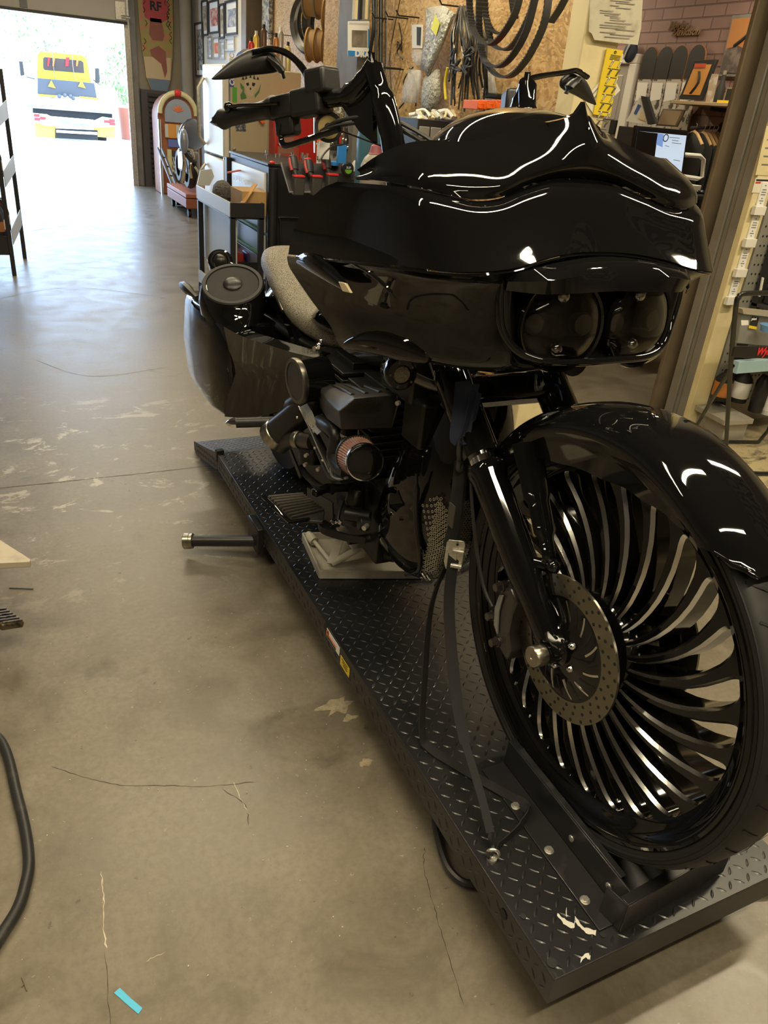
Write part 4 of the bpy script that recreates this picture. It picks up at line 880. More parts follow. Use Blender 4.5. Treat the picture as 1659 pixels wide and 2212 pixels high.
pipe([at(690, 912, x=.80), at(715, 925, x=.78), at(728, 945, x=.78), at(722, 985, x=.775), at(735, 1012, x=.77), at(752, 1022, x=.77)], .022, 'charge_pipe', satin)
pipe([at(678, 940, x=.79), at(690, 965, x=.785), at(706, 1000, x=.78), at(722, 1030, x=.775), at(745, 1033, x=.775)], .017, 'charge_pipe', satin)
pipe([at(757, 930, x=.80), at(757, 965, x=.795), at(752, 1005, x=.79), at(765, 1020, x=.79)], .027, 'intake_elbow', gloss)
for py in (938, 952):
    c = at(758, py, x=.80); MB().cyl(c + V((0, 0, .004)), c - V((0, 0, .005)), .0295, n=32).build('hose_clamp', steel, eng); c2 = c + V((.03, -.018, 0)); MB().cyl(c2, c2 + V((.0, -.014, 0)), .005, n=8).build('clamp_screw', zinc, eng)
# perforated heat shield with wire edge
mb = MB(); L = [at(x, y, x=.762) for x, y in ((648, 880), (660, 905), (672, 925), (686, 940))]; Rr = [at(x, y, x=.775) for x, y in ((664, 872), (676, 892), (684, 915), (696, 932))]
mb.loft([spline(L, 4), spline(Rr, 4)], closed=False, caps=False); mb.build('heat_shield', mat('perforated_steel', (.36, .33, .26), .35, metal=.8, bmp=(600, .9, .003)), eng, solid=.002)
pipe([at(645, 878, x=.76), at(668, 925, x=.76), at(690, 975, x=.76), at(712, 1022, x=.76)], .0022, 'shield_wire', zinc, n=6)
for q in ((642, 902), (674, 921), (680, 968), (697, 995)): MB().ball(at(*q, x=.758), .0045, 8).build('shield_screw', zinc, eng)
pipe([at(714, 1010, x=.76), at(718, 1028, x=.76), at(732, 1035, x=.76), at(750, 1032, x=.76)], .004, 'bright_clamp', zinc, n=6)
# cone air filter
c0, c1 = V(at(770, 985, x=.775)), V(at(815, 1018, x=.735)); d = (c1 - c0).normalized(); L = .085; c1 = c0 + d * L
u, w_, _ = basis(d); mb = MB(); secs = []
for s in range(9):
    t = s / 8; r = .053 - .009 * t; secs.append([c0 + d * L * t + (u * math.cos(2 * PI * k / 96) + w_ * math.sin(2 * PI * k / 96)) * (r - (.0028 if k % 2 else 0)) for k in range(96)])
mb.loft(secs); af = mb.build('air_filter', mat('pleated_filter_cotton', (.28, .12, .095), .6, mottle=(50, (.34, .24, .2), .4, .7)), bike, smooth=False)
MB().lathe([(0, L - .004), (.046, L - .004), (.047, L + .004), (.0455, L + .010), (.042, L + .0115), (0, L + .009)], c0, d, 48).build('filter_cap', chrome if 0 else gloss, af); MB().ring([(.0455, L - .003), (.0482, L - .002), (.0482, L + .009), (.0455, L + .010)], c0, d, 48).build('filter_rim', chrome, af)
MB().lathe([(.0, -.02), (.05, -.02), (.0555, -.008), (.0555, .004), (0, .004)], c0, d, 40).build('filter_base', satin, af)
# floorboard, pedals, linkage
Q = [at(x, y, z=.50) for x, y in ((578, 1072), (652, 1066), (702, 1104), (697, 1126), (632, 1122))]
mb = MB(); mb.loft([[p for p in Q], [p - V((0, 0, .010)) for p in Q]]); fb = mb.build('floorboard', satin, bike, bevel=.002)
for k in range(9):
    s = (k + .5) / 9; a = Q[0] * (1 - s) + Q[4] * s; b2 = Q[1] * (1 - s) + Q[2] * s; MB().cyl(a + V((0, 0, .003)), b2 + V((0, 0, .003)), .0042, n=8).build('floorboard_rib', gun, fb)
MB().tube([Q[0] - V((.012, 0, 0)), Q[4] - V((.012, .012, 0)), Q[4] + V((.045, -.012, 0))], .007, n=8).build('floorboard_rail', gloss, fb)
mb = MB(); P = [at(x, y, z=.44) for x, y in ((690, 1125), (700, 1145), (745, 1160), (790, 1168))]; mb.band(P, .02, .014, (0, .3, 1), 5); mb.cyl(at(752, 1168, z=.42), at(815, 1160, z=.42), .013, n=16); mb.build('brake_pedal', satin, bike)
mb = MB(); mb.beam(at(677, 1066, z=.56), at(712, 1052, z=.56), .022, .022); mb.build('shift_peg', gloss, bike, bevel=.005); MB().beam(at(700, 1055, z=.56), at(790, 1050, z=.55), .02, .02).build('peg_bracket', satin, bike)
mb = MB(); mb.lathe([(0, 0), (.022, 0), (.026, .01), (.024, .04), (.02, .05), (0, .05)], at(762, 1092, x=.83), V((.3, .2, 1)), 20); mb.cyl(at(745, 1110, x=.80), at(800, 1118, x=.86), .02); mb.lathe([(0, 0), (.02, 0), (.02, .03), (0, .03)], at(775, 1130, x=.82), V((1, -.2, -.2)), 20); mb.build('master_cylinder', satin, bike, bevel=.002)
c = at(793, 1135, x=.80); MB().cyl(c, c + V((-.015, -.012, 0)), .007, n=12).build('banjo_bolt', zinc, bike); c = at(722, 1127, x=.76); mb = MB(); mb.ball(c, .012, 8, (1, 1, .7)); mb.ball(c + V((.014, -.01, .002)), .008, 8); mb.build('linkage_joint', chrome, bike)
MB().tube([at(740, 1080, x=.80), at(733, 1100, x=.79), at(728, 1125, x=.78)], .007, n=8, sp=3).build('linkage_rod', satin, bike); MB().beam(at(665, 1075, x=.80), at(720, 1110, x=.80), .004, .07).build('heel_guard', dmetal, bike)
pipe([at(650, 1010, x=.82), at(665, 1030, x=.82), at(690, 1050, x=.83), at(720, 1062, x=.86)], .011, 'oil_line', hoseM); MB().beam(at(628, 975, x=.80), at(650, 1030, x=.80), .006, .02).build('bracket_strut', satin, eng)
# turn signal pod under the fairing
c = V(at(866, 808, x=.775)); n_ = V((-.15, -1, .1)).normalized()
mb = MB(); mb.lathe([(0, -.075), (.02, -.07), (.033, -.05), (.036, -.01), (.036, .004), (.033, .008), (.022, .008), (.02, .003), (0, .003)], c, n_, 36); ts = mb.build('turn_signal', gloss, bike)
MB().lathe([(.021, .003), (.018, .008), (0, .010)], c, n_, 24).build('signal_lens', mat('clear_cut_lens', (.30, .26, .17), .15, metal=.5, bmp=(400, 1, .004)), ts)
u, v, _ = basis(n_)
for k in range(5): q = c + n_ * .008 + (u * math.cos(k * 1.256) + v * math.sin(k * 1.256)) * .028; MB().cyl(q, q + n_ * .002, .003, n=8).build('signal_screw', gun, ts)
MB().tube([c + V((.03, .02, -.01)), c + V((.08, 0, -.03)), c + V((.12, -.02, -.035))], .012, n=10, sp=4).build('signal_stalk', gun, ts)
c = V((2 * CX - .80, 1.42, 1.035)); mb = MB(); mb.lathe([(0, -.075), (.02, -.07), (.033, -.05), (.036, .004), (0, .006)], c, n_, 30); mb.build('turn_signal', gloss, bike)
MB().tube([at(880, 830, x=.90), at(930, 855, x=.92), at(975, 862, x=.93)], .012, n=8, sp=3).build('horn_tube', gun, bike)
mb = MB(); mb.bb((.86, 1.55, .90), (1.0, 1.72, 1.02)); mb.bb((.87, 1.50, .80), (.93, 1.60, .92)); mb.build('ignition_box', satin, bike, bevel=.008); c = at(862, 870, x=.86); MB().cyl(c, c + V((-.008, -.004, 0)), .006).build('box_screw', zinc, bike)
# chin spoiler with twin mesh grilles
mb = MB(); secs = []
for z, yf, yb, hw in ((.375, 1.60, 1.75, .03), (.385, 1.53, 1.78, .085), (.42, 1.465, 1.78, .125), (.50, 1.415, 1.76, .145), (.60, 1.385, 1.73, .148), (.70, 1.375, 1.70, .140), (.80, 1.38, 1.66, .120), (.90, 1.395, 1.62, .095), (1.0, 1.42, 1.58, .07)):
    s = []
    for x, f in ((-1, 1), (-1.04, .6), (-1.0, .32), (-.86, .12), (-.6, .02), (-.3, 0), (0, -.02), (.3, 0), (.6, .02), (.86, .12), (1.0, .32), (1.04, .6), (1, 1)): s.append(V((CX - .01 + x * hw, yf + (yb - yf) * f, z)))
    secs.append(s)
mb.loft(secs); ch = mb.build('chin_spoiler', gloss, bike, sub=1)
gm = mat('perforated_dark', (.012, .012, .012), .5)
def fy(x, z):
    k = min(1, abs(x - CX + .01) / lerp([(.375, .03), (.385, .085), (.42, .125), (.50, .145), (.70, .140), (.80, .120)], z))
    y0 = lerp([(.375, 1.60), (.385, 1.53), (.42, 1.465), (.50, 1.415), (.60, 1.385), (.70, 1.375), (.80, 1.38)], z); return y0 + .33 * lerp([(0, 0), (.6, .03), (.86, .13), (1, .32)], k)
def hexg(x0, x1, zlo, zhi, nm):
    mb = MB(); p = .0078; z = zlo; j = 0
    while z < zhi:
        x = x0 + (j % 2) * p / 2; sk = (z - zlo) / (zhi - zlo); sh_ = .03 * sk; bw = 4 * sk * (1 - sk)
        while x < x1:
            m = (x0 + x1) / 2; hw = (x1 - x0) / 2 * min(1, .3 + bw)
            if abs(x - m) < hw:
                xx = x - sh_; y = fy(xx, z) - .018; dz = (fy(xx, z + .006) - fy(xx, z - .006)) / .012; dx_ = (fy(xx + .004, z) - fy(xx - .004, z)) / .008
                mb.ring([(p * .34, 0), (p * .54, 0), (p * .54, .0012), (p * .34, .0012)], (xx, y, z), V((dx_, -1, dz)), 6)
            x += p
        z += p * .866; j += 1
    return mb.build(nm, mat('mesh_aluminium_' + str(int(x0 * 1000)), (.62, .58, .5), .3, metal=.85), ch)
for x0, x1 in ((.893, .935), (.948, .992)):
    hexg(x0, x1, .44, .72, 'grille_mesh')['kind'] = 'stuff'
for x0 in (.886, .941): MB().tube([(x0 - .03 * (z - .44) / .28, fy(x0 - .03 * (z - .44) / .28, z) - .020, z) for z in (.42, .48, .54, .60, .66, .72, .76)], [.003, .007, .008, .008, .004], n=10, sp=4).build('grille_spine', gloss, ch)
for sx in (1, -1):
    mb = MB(); secs = []
    for s_ in range(9):
        t = s_ / 8; y = 1.76 - .34 * t; z = 1.208 + .018 * math.sin(t * 3); w_ = .022 * math.sin(PI * (t * .94 + .03)) ** .7; xx = CX - sx * (.388 + .006 * math.sin(PI * t))
        secs.append([V((xx - sx * .010 * math.cos(a) * (w_ / .022), y, z + w_ * math.sin(a))) for a in [2 * PI * k / 14 for k in range(14)]])
    mb.loft(secs); mb.build('side_scoop', gloss, fair)
MB().tube([(.90, 1.38, .985), (.90, 1.36, .95), (.92, 1.34, .88)], .006, n=8, sp=3).build('cable_stub', hoseM, bike)
# ---------------- outside the roll-up door
grd.data.clear_geometry() if hasattr(grd.data, 'clear_geometry') else None
grd.data.from_pydata([(-60, 14.68, -.004), (60, 14.68, -.004), (60, 29, -.25), (-60, 29, -.25), (60, 120, -.25), (-60, 120, -.25)], [], [(0, 1, 2, 3), (3, 2, 4, 5)])
TY = 30.0
def tp(x, y, dy=0): return at(x, y, y=TY + dy)
truck = thing('tow_truck', 'yellow flatbed tow truck parked outside the open roll-up door', 'truck', (2.66, TY, -.25))
yel = mat('truck_yellow', (.55, .42, .02), .35, coat=.3)
cabg = [tp(80, 168), tp(80, 118), tp(88, 110), tp(178, 118), tp(187, 124), tp(201, 185)]
def pr(P, dy0, dy1, nm, m, par=truck, **k):
    a = [p + V((0, dy0, 0)) for p in P]; b = [p + V((0, dy1, 0)) for p in P]; return MB().loft([a, b]).build(nm, m, par, **k)
cab = pr([tp(80, 175), tp(80, 116), tp(86, 110), tp(178, 118), tp(188, 126), tp(200, 190)], 0, 1.9, 'cab', yel, bevel=.03)
wn = pr([tp(93, 146), tp(93, 126), tp(96, 123), tp(176, 131), tp(180, 135), tp(182, 158), tp(96, 151)], -.03, .0, 'rear_window', mat('truck_window', (.06, .045, .04), .15), cab, bevel=.01)
for x0, m, w in ((103, red, 5), (114, orange, 5), (142, red, 8), (165, orange, 5)):
    pr([tp(x0 - 1, 143), tp(x0, 124), tp(x0 + w, 124), tp(x0 + w - 3, 143)], -.06, -.035, 'hanging_strap', m, truck)
for x in (113, 155): MB().tube([tp(x, 113, -.1), tp(x + 2, 140, -.12), tp(x + 6, 172, -.12)], .014, n=6).build('cab_rack_post', brownwood, truck)
MB().tube([tp(80, 172, -.1), tp(80, 120, -.1), tp(88, 110, -.1), tp(178, 119, -.1), tp(188, 126, -.1), tp(206, 212, -.1)], .013, n=6).build('cab_rack', brownwood, truck)
hd = pr([tp(79, 202), tp(79, 168), tp(200, 179), tp(206, 212)], -.45, -.35, 'headboard', mat('headboard_grey', (.05, .055, .065), .5), bevel=.01)
for x in (108, 172): pr([tp(x - 7, 186), tp(x, 173), tp(x + 9, 190)], -.5, -.46, 'triangle_sign', yel, hd)
pr([tp(80, 207), tp(80, 202), tp(118, 205), tp(118, 209)], -.5, -.4, 'deck_edge', yel); pr([tp(168, 211), tp(168, 207), tp(208, 211), tp(208, 216)], -.5, -.4, 'deck_edge', yel)
mb = MB(); 
for q in ((128, 208), (140, 206), (152, 208), (158, 212)): mb.ball(tp(*q, -.6), .07, 8)
mb.build('winch', MT['headboard_grey'], truck)
wt = mat('truck_white', (.8, .8, .78), .4)
pr([tp(55, 225), tp(55, 218), tp(80, 214), tp(210, 222), tp(242, 236), tp(242, 242)], -1.2, 1.4, 'flatbed', wt, bevel=.01)
pr([tp(54, 229), tp(55, 222), tp(242, 237), tp(242, 243)], -1.3, -1.2, 'bed_edge', grey)
pr([tp(66, 244), tp(66, 228), tp(232, 243), tp(232, 258)], -1.15, -.9, 'underside', matte)
pr([tp(66, 258), tp(66, 240), tp(95, 243), tp(118, 255), tp(185, 260), tp(210, 248), tp(236, 252), tp(236, 268), tp(180, 272), (tp(90, 266))], -1.35, -1.16, 'rear_bumper', wt, bevel=.01)
for x, y in ((73, 244), (74, 252), (86, 250), (229, 255), (230, 262), (218, 257)): pr([tp(x - 6, y + 3), tp(x - 6, y - 3), tp(x + 6, y - 2), tp(x + 6, y + 4)], -1.4, -1.36, 'tail_light', redp, bevel=.01)
pr([tp(118, 262), tp(118, 250), tp(185, 254), tp(185, 264)], -1.42, -1.37, 'tow_hitch', grey); pr([tp(128, 268), tp(128, 262), tp(180, 266), tp(180, 272)], -1.45, -1.37, 'number_plate', mat('pale_plate', (.6, .65, .8), .5))
pr([tp(112, 292), tp(112, 272), tp(200, 276), tp(200, 297)], -1.3, -1.2, 'step_bar', matte, bevel=.01)
pr([tp(114, 280), tp(114, 275), tp(198, 280), tp(198, 285)], -1.42, -1.3, 'cross_bar', wt)
for x in (93, 215): pr([tp(x - 22, 289), tp(x - 23, 260), tp(x + 20, 262), tp(x + 22, 293)], -1.25, -1.18, 'mud_flap', mat('flap_tan%d' % x, (.55, .36, .06), .6))
for x in (93, 215):
    c = tp(x, 277); MB().lathe([(.2, 0), (.5, .02), (.5, .3), (.2, .3)], c + V((-.15, 0, 0)), X_, 24).build('wheel', matte, truck)
for sx, q in ((-1, [(44, 131), (53, 132), (57, 163), (48, 165)]), (1, [(214, 147), (223, 147), (225, 180), (215, 181)])):
    m_ = pr([tp(*p) for p in q], 1.0, 1.12, 'side_mirror', dgrey, bevel=.02); MB().tube([tp(q[2][0] if sx < 0 else q[3][0], q[2][1] + 3, 1.05), tp(80 if sx < 0 else 201, 172, 1.05)], .02, n=6).build('mirror_arm', dgrey, m_)
def tree(name, label, x, y, s, kind, seed):
    r = random.Random(seed); t = thing(name, label, 'tree', (x, y, -.25), 0, 'trees beyond the tow truck')
    MB().tube([V((x, y, -.25)), V((x + .2, y, 1.5 * s)), V((x, y + .1, 3 * s))], [.2, .16, .08], n=8).build('trunk', brownwood, t)
    mb = MB()
    for k in range(700):
        a, b_, c = r.uniform(0, 2 * PI), r.uniform(-.6, 1), r.random() ** .4
        p = V((x + math.cos(a) * 2.2 * s * c * math.sqrt(1 - b_ * b_ * .8), y + math.sin(a) * 2.2 * s * c, 3.0 * s + b_ * 1.8 * s)); q = r.uniform(.06, .14)
        u = V((r.uniform(-1, 1), r.uniform(-1, 1), r.uniform(-1, 1))).normalized(); v = basis(u)[0]
        mb.add([p - u * q, p - v * q * .5, p + u * q, p + v * q * .5], [(0, 1, 2, 3)])
    mb.build('foliage', kind, t, recalc=False, smooth=False)
lf = mat('pale_foliage', (.09, .17, .04), .7, mottle=(2, (.2, .26, .12), .3, .7))
tree('street_tree', 'pale green tree at the left edge of the open doorway behind the truck', -2.3, 34, 1.05, lf, 1)
tree('street_tree', 'pale tree rising behind the cab roof of the tow truck', 3.4, 46, 1.0, lf, 2)
tree('street_tree', 'small green tree to the right of the tow truck mirror', 5.9, 37, .6, lf, 3)
pl = thing('planter', 'terracotta planter with a small shrub near the right door jamb outside', 'planter', (4.6, 31, -.25)); c = at(271, 158, y=31)
pl.location = (c.x, 31, -.25); MB().lathe([(0, -.25), (.28, -.25), (.34, .75), (0, .75)], (c.x, 31, 0), Z_, 12).build('pot', brownred, pl)
mb = MB()
for k in range(160):
    p = V((c.x + R.uniform(-.3, .3), 31 + R.uniform(-.3, .3), 1.0 + R.uniform(-.2, .35))); mb.add([p, p + V((.06, 0, .05)), p + V((.02, .02, .12))], [(0, 1, 2)])
mb.build('shrub', lf, pl, recalc=False)

# ---------------- things against the far wall
YW = 14.6
b0 = thing('wall_longboard', 'colourful painted longboard hung upright on the wall beside the roll-up door', 'board', at(338, 80, y=YW))
prof = [(-.265, 1.25), (-.27, .7), (-.262, .3), (-.235, -.1), (-.19, -.42), (-.12, -.62), (-.05, -.70), (0, -.71), (.05, -.70), (.12, -.62), (.19, -.42), (.235, -.1), (.262, .3), (.27, .7), (.265, 1.25)]
bc = at(338, 80, y=YW) - V((0, 0, .17))
def bp(P, o, m, nm, par=b0): return MB().prism(P, (bc.x, YW - .03 - o, bc.z), X_, Z_, (0, -.004, 0)).build(nm, m, par)
MB().prism(prof, (bc.x, YW - .01, bc.z), X_, Z_, (0, -.02, 0)).build('deck', mat('board_olive', (.36, .30, .10), .6, mottle=(9, (.5, .22, .12), .5, .6)), b0)
mR, mBr, mTe, mBl = mat('board_red', (.45, .06, .07), .6), mat('board_brown', (.30, .10, .07), .6), mat('board_cream', (.62, .48, .30), .6), mat('board_blue', (.16, .22, .32), .6)
bp([(-.17, -.42), (-.12, -.62), (-.05, -.69), (.05, -.69), (.12, -.62), (.18, -.42)], 0, mBl, 'painted_patch'); bp([(-.2, -.42), (-.22, -.12), (.21, -.10), (.185, -.42)], 0, mTe, 'painted_patch')
bp([(-.2, .60), (-.16, .74), (.16, .74), (.2, .60), (.17, .42), (.08, .37), (-.08, .37), (-.17, .42)], .002, mR, 'painted_patch'); bp([(-.11, .74), (-.07, 1.2), (-.03, 1.2), (-.02, .74)], .002, mR, 'painted_patch')
bp([(-.09, .42), (-.12, .20), (-.07, .12), (.09, .12), (.12, .2), (.08, .42)], .002, mBr, 'painted_patch'); bp([(-.12, -.02), (.02, .05), (.13, -.02), (.14, -.30), (.1, -.40), (.05, -.2), (-.1, -.10)], .003, mBr, 'painted_patch')
text('RF', (bc.x, YW - .04, bc.z + .58), X_, Z_, .17, ink, b0, align='CENTER', bold=.006)
mb = MB()
for k in range(26):
    x = (-1) ** k * R.uniform(.15, .24); z = R.uniform(-.05, 1.1); mb.tube([(bc.x + x, YW - .035, bc.z + z), (bc.x + x * .85, YW - .035, bc.z + z + .04), (bc.x + x, YW - .035, bc.z + z + .08)], .005, n=5)
mb.build('outline_scribble', ink, b0)['kind'] = 'stuff'
a, b_ = at(303, 192, y=YW - .1), at(340, 400, y=YW - .1)
lv = thing('louvred_rack', 'dark louvred panel standing on the floor between the door jamb and the jukebox', 'rack', (a.x + .15, YW - .12, 0))
MB().bb((a.x, YW - .14, 0), (a.x + .42, YW - .06, a.z)).build('panel', mat('louvre_grey', (.07, .065, .07), .6), lv); 
mb = MB()
for k in range(18): mb.beam((a.x + .10, YW - .17, .1 + k * .076), (a.x + .40, YW - .17, .1 + k * .076), .03, .045)
mb.build('louvre', dgrey, lv)['kind'] = 'stuff'
# jukebox
jk = thing('jukebox', 'old arched jukebox with cream tubes and wooden body against the far wall', 'jukebox', (2.73, 13.7, 0)); jb = (2.72, 13.45)
jw = mat('jukebox_wood', (.32, .11, .045), .35, mottle=(6, (.22, .07, .03), .4, .7)); jc = mat('jukebox_cream', (.62, .56, .30), .3); jm = mat('jukebox_dark', (.05, .045, .05), .4)
def arch(w, h, r=None, n=14):
    return [(-w, 0), (-w, h - w)] + [(-w * math.cos(PI * k / n), h - w + w * math.sin(PI * k / n)) for k in range(1, n)] + [(w, h - w), (w, 0)]
MB().prism(arch(.38, 1.62), (jb[0] + .02, jb[1], 0), X_, Z_, (0, .55, 0)).build('body', jw, jk, bevel=.02)
P = [V((jb[0] + x, jb[1] - .03, z + .02)) for x, z in arch(.325, 1.60)]
MB().tube(P[1:-1], .045, n=10).build('outer_tube', jc, jk); MB().tube([(jb[0] - .34, jb[1] - .03, 0), (jb[0] - .34, jb[1] - .03, 1.2)], .03, n=8).build('side_pilaster', chrome, jk); MB().tube([(jb[0] + .34, jb[1] - .03, 0), (jb[0] + .34, jb[1] - .03, 1.2)], .03, n=8).build('side_pilaster', chrome, jk)
MB().prism(arch(.24, .36), (jb[0], jb[1] - .01, 1.17), X_, Z_, (0, -.02, 0)).build('record_window', mat('juke_window', (.28, .32, .40), .15), jk)
for k in range(5): a_ = .5 + k * .53; MB().prism([(0, 0), (.10 * math.cos(a_ - .16), .10 * math.sin(a_ - .16)), (.10 * math.cos(a_ + .16), .10 * math.sin(a_ + .16))], (jb[0], jb[1] - .035, 1.33), X_, Z_, (0, -.004, 0)).build('sunburst_ray', orange, jk)
MB().ball((jb[0], jb[1] - .05, 1.62), .075, 10, (1, .6, .8)).build('crest', redp, jk)
MB().bb((jb[0] - .24, jb[1] - .03, .92), (jb[0] + .24, jb[1], 1.14)).build('title_panel', orange if 0 else mat('title_amber', (.62, .28, .05), .5), jk)
for x in (-.22, -.02, .19): MB().bb((jb[0] + x - .03, jb[1] - .045, .93), (jb[0] + x + .03, jb[1] - .03, 1.13)).build('title_column', lgrey, jk)
MB().bb((jb[0] - .2, jb[1] - .04, .78), (jb[0] + .2, jb[1], .90)).build('selector', mat('selector_blue', (.12, .16, .45), .3), jk)
P = [(jb[0] - .19, jb[1] - .05, .74)] + [(jb[0] - .19 * math.cos(PI * k / 10), jb[1] - .05, .38 - .24 * math.sin(PI * k / 10)) for k in range(11)] + [(jb[0] + .19, jb[1] - .05, .74)]
MB().tube(P, .045, n=8).build('lower_tube', jc, jk); MB().prism([(-.15, .72), (-.15, .38), (-.08, .22), (0, .17), (.08, .22), (.15, .38), (.15, .72)], (jb[0], jb[1] - .01, 0), X_, Z_, (0, -.02, 0)).build('speaker_cloth', jm, jk)
mb = MB()
for k in range(-4, 5): mb.beam((jb[0] + k * .033, jb[1] - .04, .25 + abs(k) * .03), (jb[0] + k * .033 + .06, jb[1] - .04, .62), .012, .012); mb.beam((jb[0] + k * .033, jb[1] - .04, .25 + abs(k) * .03), (jb[0] + k * .033 - .06, jb[1] - .04, .62), .012, .012)
mb.build('lattice', papw, jk); mb = MB()
for k in range(10): mb.bb((jb[0] - .2 + k * .042, jb[1] - .015, .02), (jb[0] - .185 + k * .042, jb[1] - .002, .14))
mb.build('vent_slot', jm, jk)
jk.scale = (.86, .9, .9); jk.location.x += .10
# hand truck leaning at the jukebox
ht = thing('hand_truck', 'grey two-rail hand truck leaning in front of the jukebox', 'hand truck', (2.5, 12.4, 0))
a, b_ = at(341, 320, y=12.9), at(388, 440, z=.03)
for o in (0, .06): MB().beam(a + V((o, 0, 0)), b_ + V((o, 0, 0)), .025, .03).build('rail', mat('hand_truck_grey%d' % int(o * 100), (.10, .10, .12), .4), ht)
for k in range(1, 6): p = a.lerp(b_, k / 6); MB().beam(p, p + V((.06, 0, 0)), .015, .02).build('rung', dgrey, ht)
MB().cyl(b_ + V((-.05, 0, .03)), b_ + V((.10, 0, .03)), .05, n=14).build('wheel', matte, ht)
# crate dolly and second motorcycle
cr = thing('platform_dolly', 'low red-brown wooden platform dolly holding the second motorcycle', 'dolly', (2.62, 11.3, 0))
a, b_ = at(378, 412, z=.24), at(442, 428, z=.24)
MB().bb((2.36, 10.95, .12), (2.95, 12.2, .24)).build('platform', brownred, cr, bevel=.01); MB().bb((2.36, 10.95, .25), (2.95, 12.2, .30)).build('deck_board', mat('red_board', (.36, .13, .08), .5), cr, bevel=.005)
for x, y in ((2.42, 11.05), (2.88, 11.05), (2.42, 12.1), (2.88, 12.1)): MB().cyl((x - .02, y, .05), (x + .02, y, .05), .05, n=14).build('caster', matte, cr)
mo = thing('parked_motorcycle', 'small silver and black motorcycle standing on the red-brown dolly near the fridge', 'motorcycle', (2.66, 11.4, .30)); Y2 = 11.2
q2 = lambda x, y, d=0: at(x, y, y=Y2 + d)
mb = MB(); secs = []
for s, px, py, w, h in ((0, 392, 312, .03, .05), (.2, 398, 300, .10, .16), (.5, 410, 292, .14, .22), (.8, 424, 290, .13, .20), (1, 438, 300, .05, .10)):
    c = q2(px, py, s * .5); secs.append([c + V((w * math.cos(t_), 0, h * math.sin(t_))) for t_ in [2 * PI * k / 14 for k in range(14)]])
mb.loft(secs); mb.build('tank', mat('dark_navy_paint', (.04, .045, .07), .3, coat=.4), mo, sub=1)
MB().ball(q2(397, 305, -.15), .12, 12, (.5, .6, 1.3)).build('headlamp_cowl', mat('silver_cowl', (.32, .38, .48), .25, metal=.4), mo)
for P, r, m in (([(396, 330), (398, 350), (396, 372), (392, 395)], .022, chrome), ([(412, 322), (418, 340), (410, 360), (414, 385)], .018, chrome), ([(400, 330), (412, 345), (424, 352)], .03, dgrey), ([(420, 360), (428, 375), (424, 395)], .016, chrome), ([(386, 325), (402, 322), (418, 326)], .015, chrome)):
    MB().tube([q2(x, y, -.1) for x, y in P], r, n=8, sp=4).build('fork_tube' if m == chrome else 'engine_block', m, mo)
c = q2(404, 385, .2); MB().lathe([(.14, -.05), (.2, -.05), (.22, 0), (.2, .05), (.14, .05)], V((c.x + .02, Y2 + .1, .55)), X_, 24, caps=False).build('front_wheel', rubber, mo); MB().lathe([(.14, -.05), (.2, -.05), (.22, 0), (.2, .05), (.14, .05)], V((c.x + .08, Y2 + .9, .55)), X_, 24, caps=False).build('rear_wheel', rubber, mo)
MB().bb((c.x - .02, Y2 + .1, .5), (c.x + .16, Y2 + .7, .8)).build('engine', mat('cast_silver', (.3, .31, .33), .35, metal=.6), mo, bevel=.04)
MB().cyl((c.x - .06, Y2 + .1, .42), (c.x - .03, Y2 + .1, .70), .012).build('stand', zinc, mo)
# gallery frames
def wallframe(px0, px1, py0, py1, lab, fm, im, nm='picture_frame', cat='picture', X=3.35, mw_=.03):
    a, b_ = at(px0, (py0 + py1) / 2, x=X), at(px1, (py0 + py1) / 2, x=X); y0, y1 = b_.y, a.y; m = (px0 + px1) / 2
    z1, z0 = at(m, py0, x=X).z, at(m, py1, x=X).z
    t = thing(nm, lab, cat, (X, (y0 + y1) / 2, z0), 0, None)
    MB().bb((X, y0, z0), (X + .012, y1, z1)).build('backing', papw, t)
    e = mw_
    MB().bb((X - .02, y0, z0), (X, y0 + e, z1)).bb((X - .02, y1 - e, z0), (X, y1, z1)).bb((X - .02, y0 + e, z0), (X, y1 - e, z0 + e)).bb((X - .02, y0 + e, z1 - e), (X, y1 - e, z1)).build('frame', fm, t)
    k = e * 1.1 + (y1 - y0) * .12; MB().bb((X - .006, y0 + k, z0 + k), (X - .001, y1 - k, z1 - k)).build('print', im, t); return t
def art(n, a, b, s=14): return mat('art_' + n, a, .6, mottle=(s, b, .45, .55))
A1 = art('grey', (.45, .43, .38), (.08, .08, .08)); A2 = art('red', (.42, .09, .06), (.62, .45, .35)); A3 = art('blue', (.5, .5, .5), (.2, .24, .32)); A4 = art('sepia', (.5, .42, .28), (.22, .17, .1)); A5 = art('fire', (.65, .12, .04), (.75, .35, .1))
for (a, b_, c, d, l, m) in ((423, 441, 48, 166, 'tall narrow framed print of a dark column nearest the far corner', A1), (437, 450, 0, 78, 'pale framed print high on the white wall, second from the far corner', A4), (452, 474, 0, 73, 'framed print with red figure high on the white wall', A2),
     (475, 486, 8, 84, 'slim framed sepia print beside the red figure print', A4), (488, 514, 0, 76, 'large framed blue-grey drawing high on the white wall nearest the brown post', A3), (450, 459, 78, 128, 'small pale blue card under the red figure print', A3),
     (461, 475, 80, 128, 'small orange-red print under the sepia print', A5), (477, 487, 86, 128, 'small framed pale card beside the orange-red print', A3), (489, 508, 80, 110, 'framed arch drawing below the large blue-grey drawing', A1)):
    wallframe(a, b_, c, d, l, dgrey if d - c > 60 else zinc, m, mw_=.025)
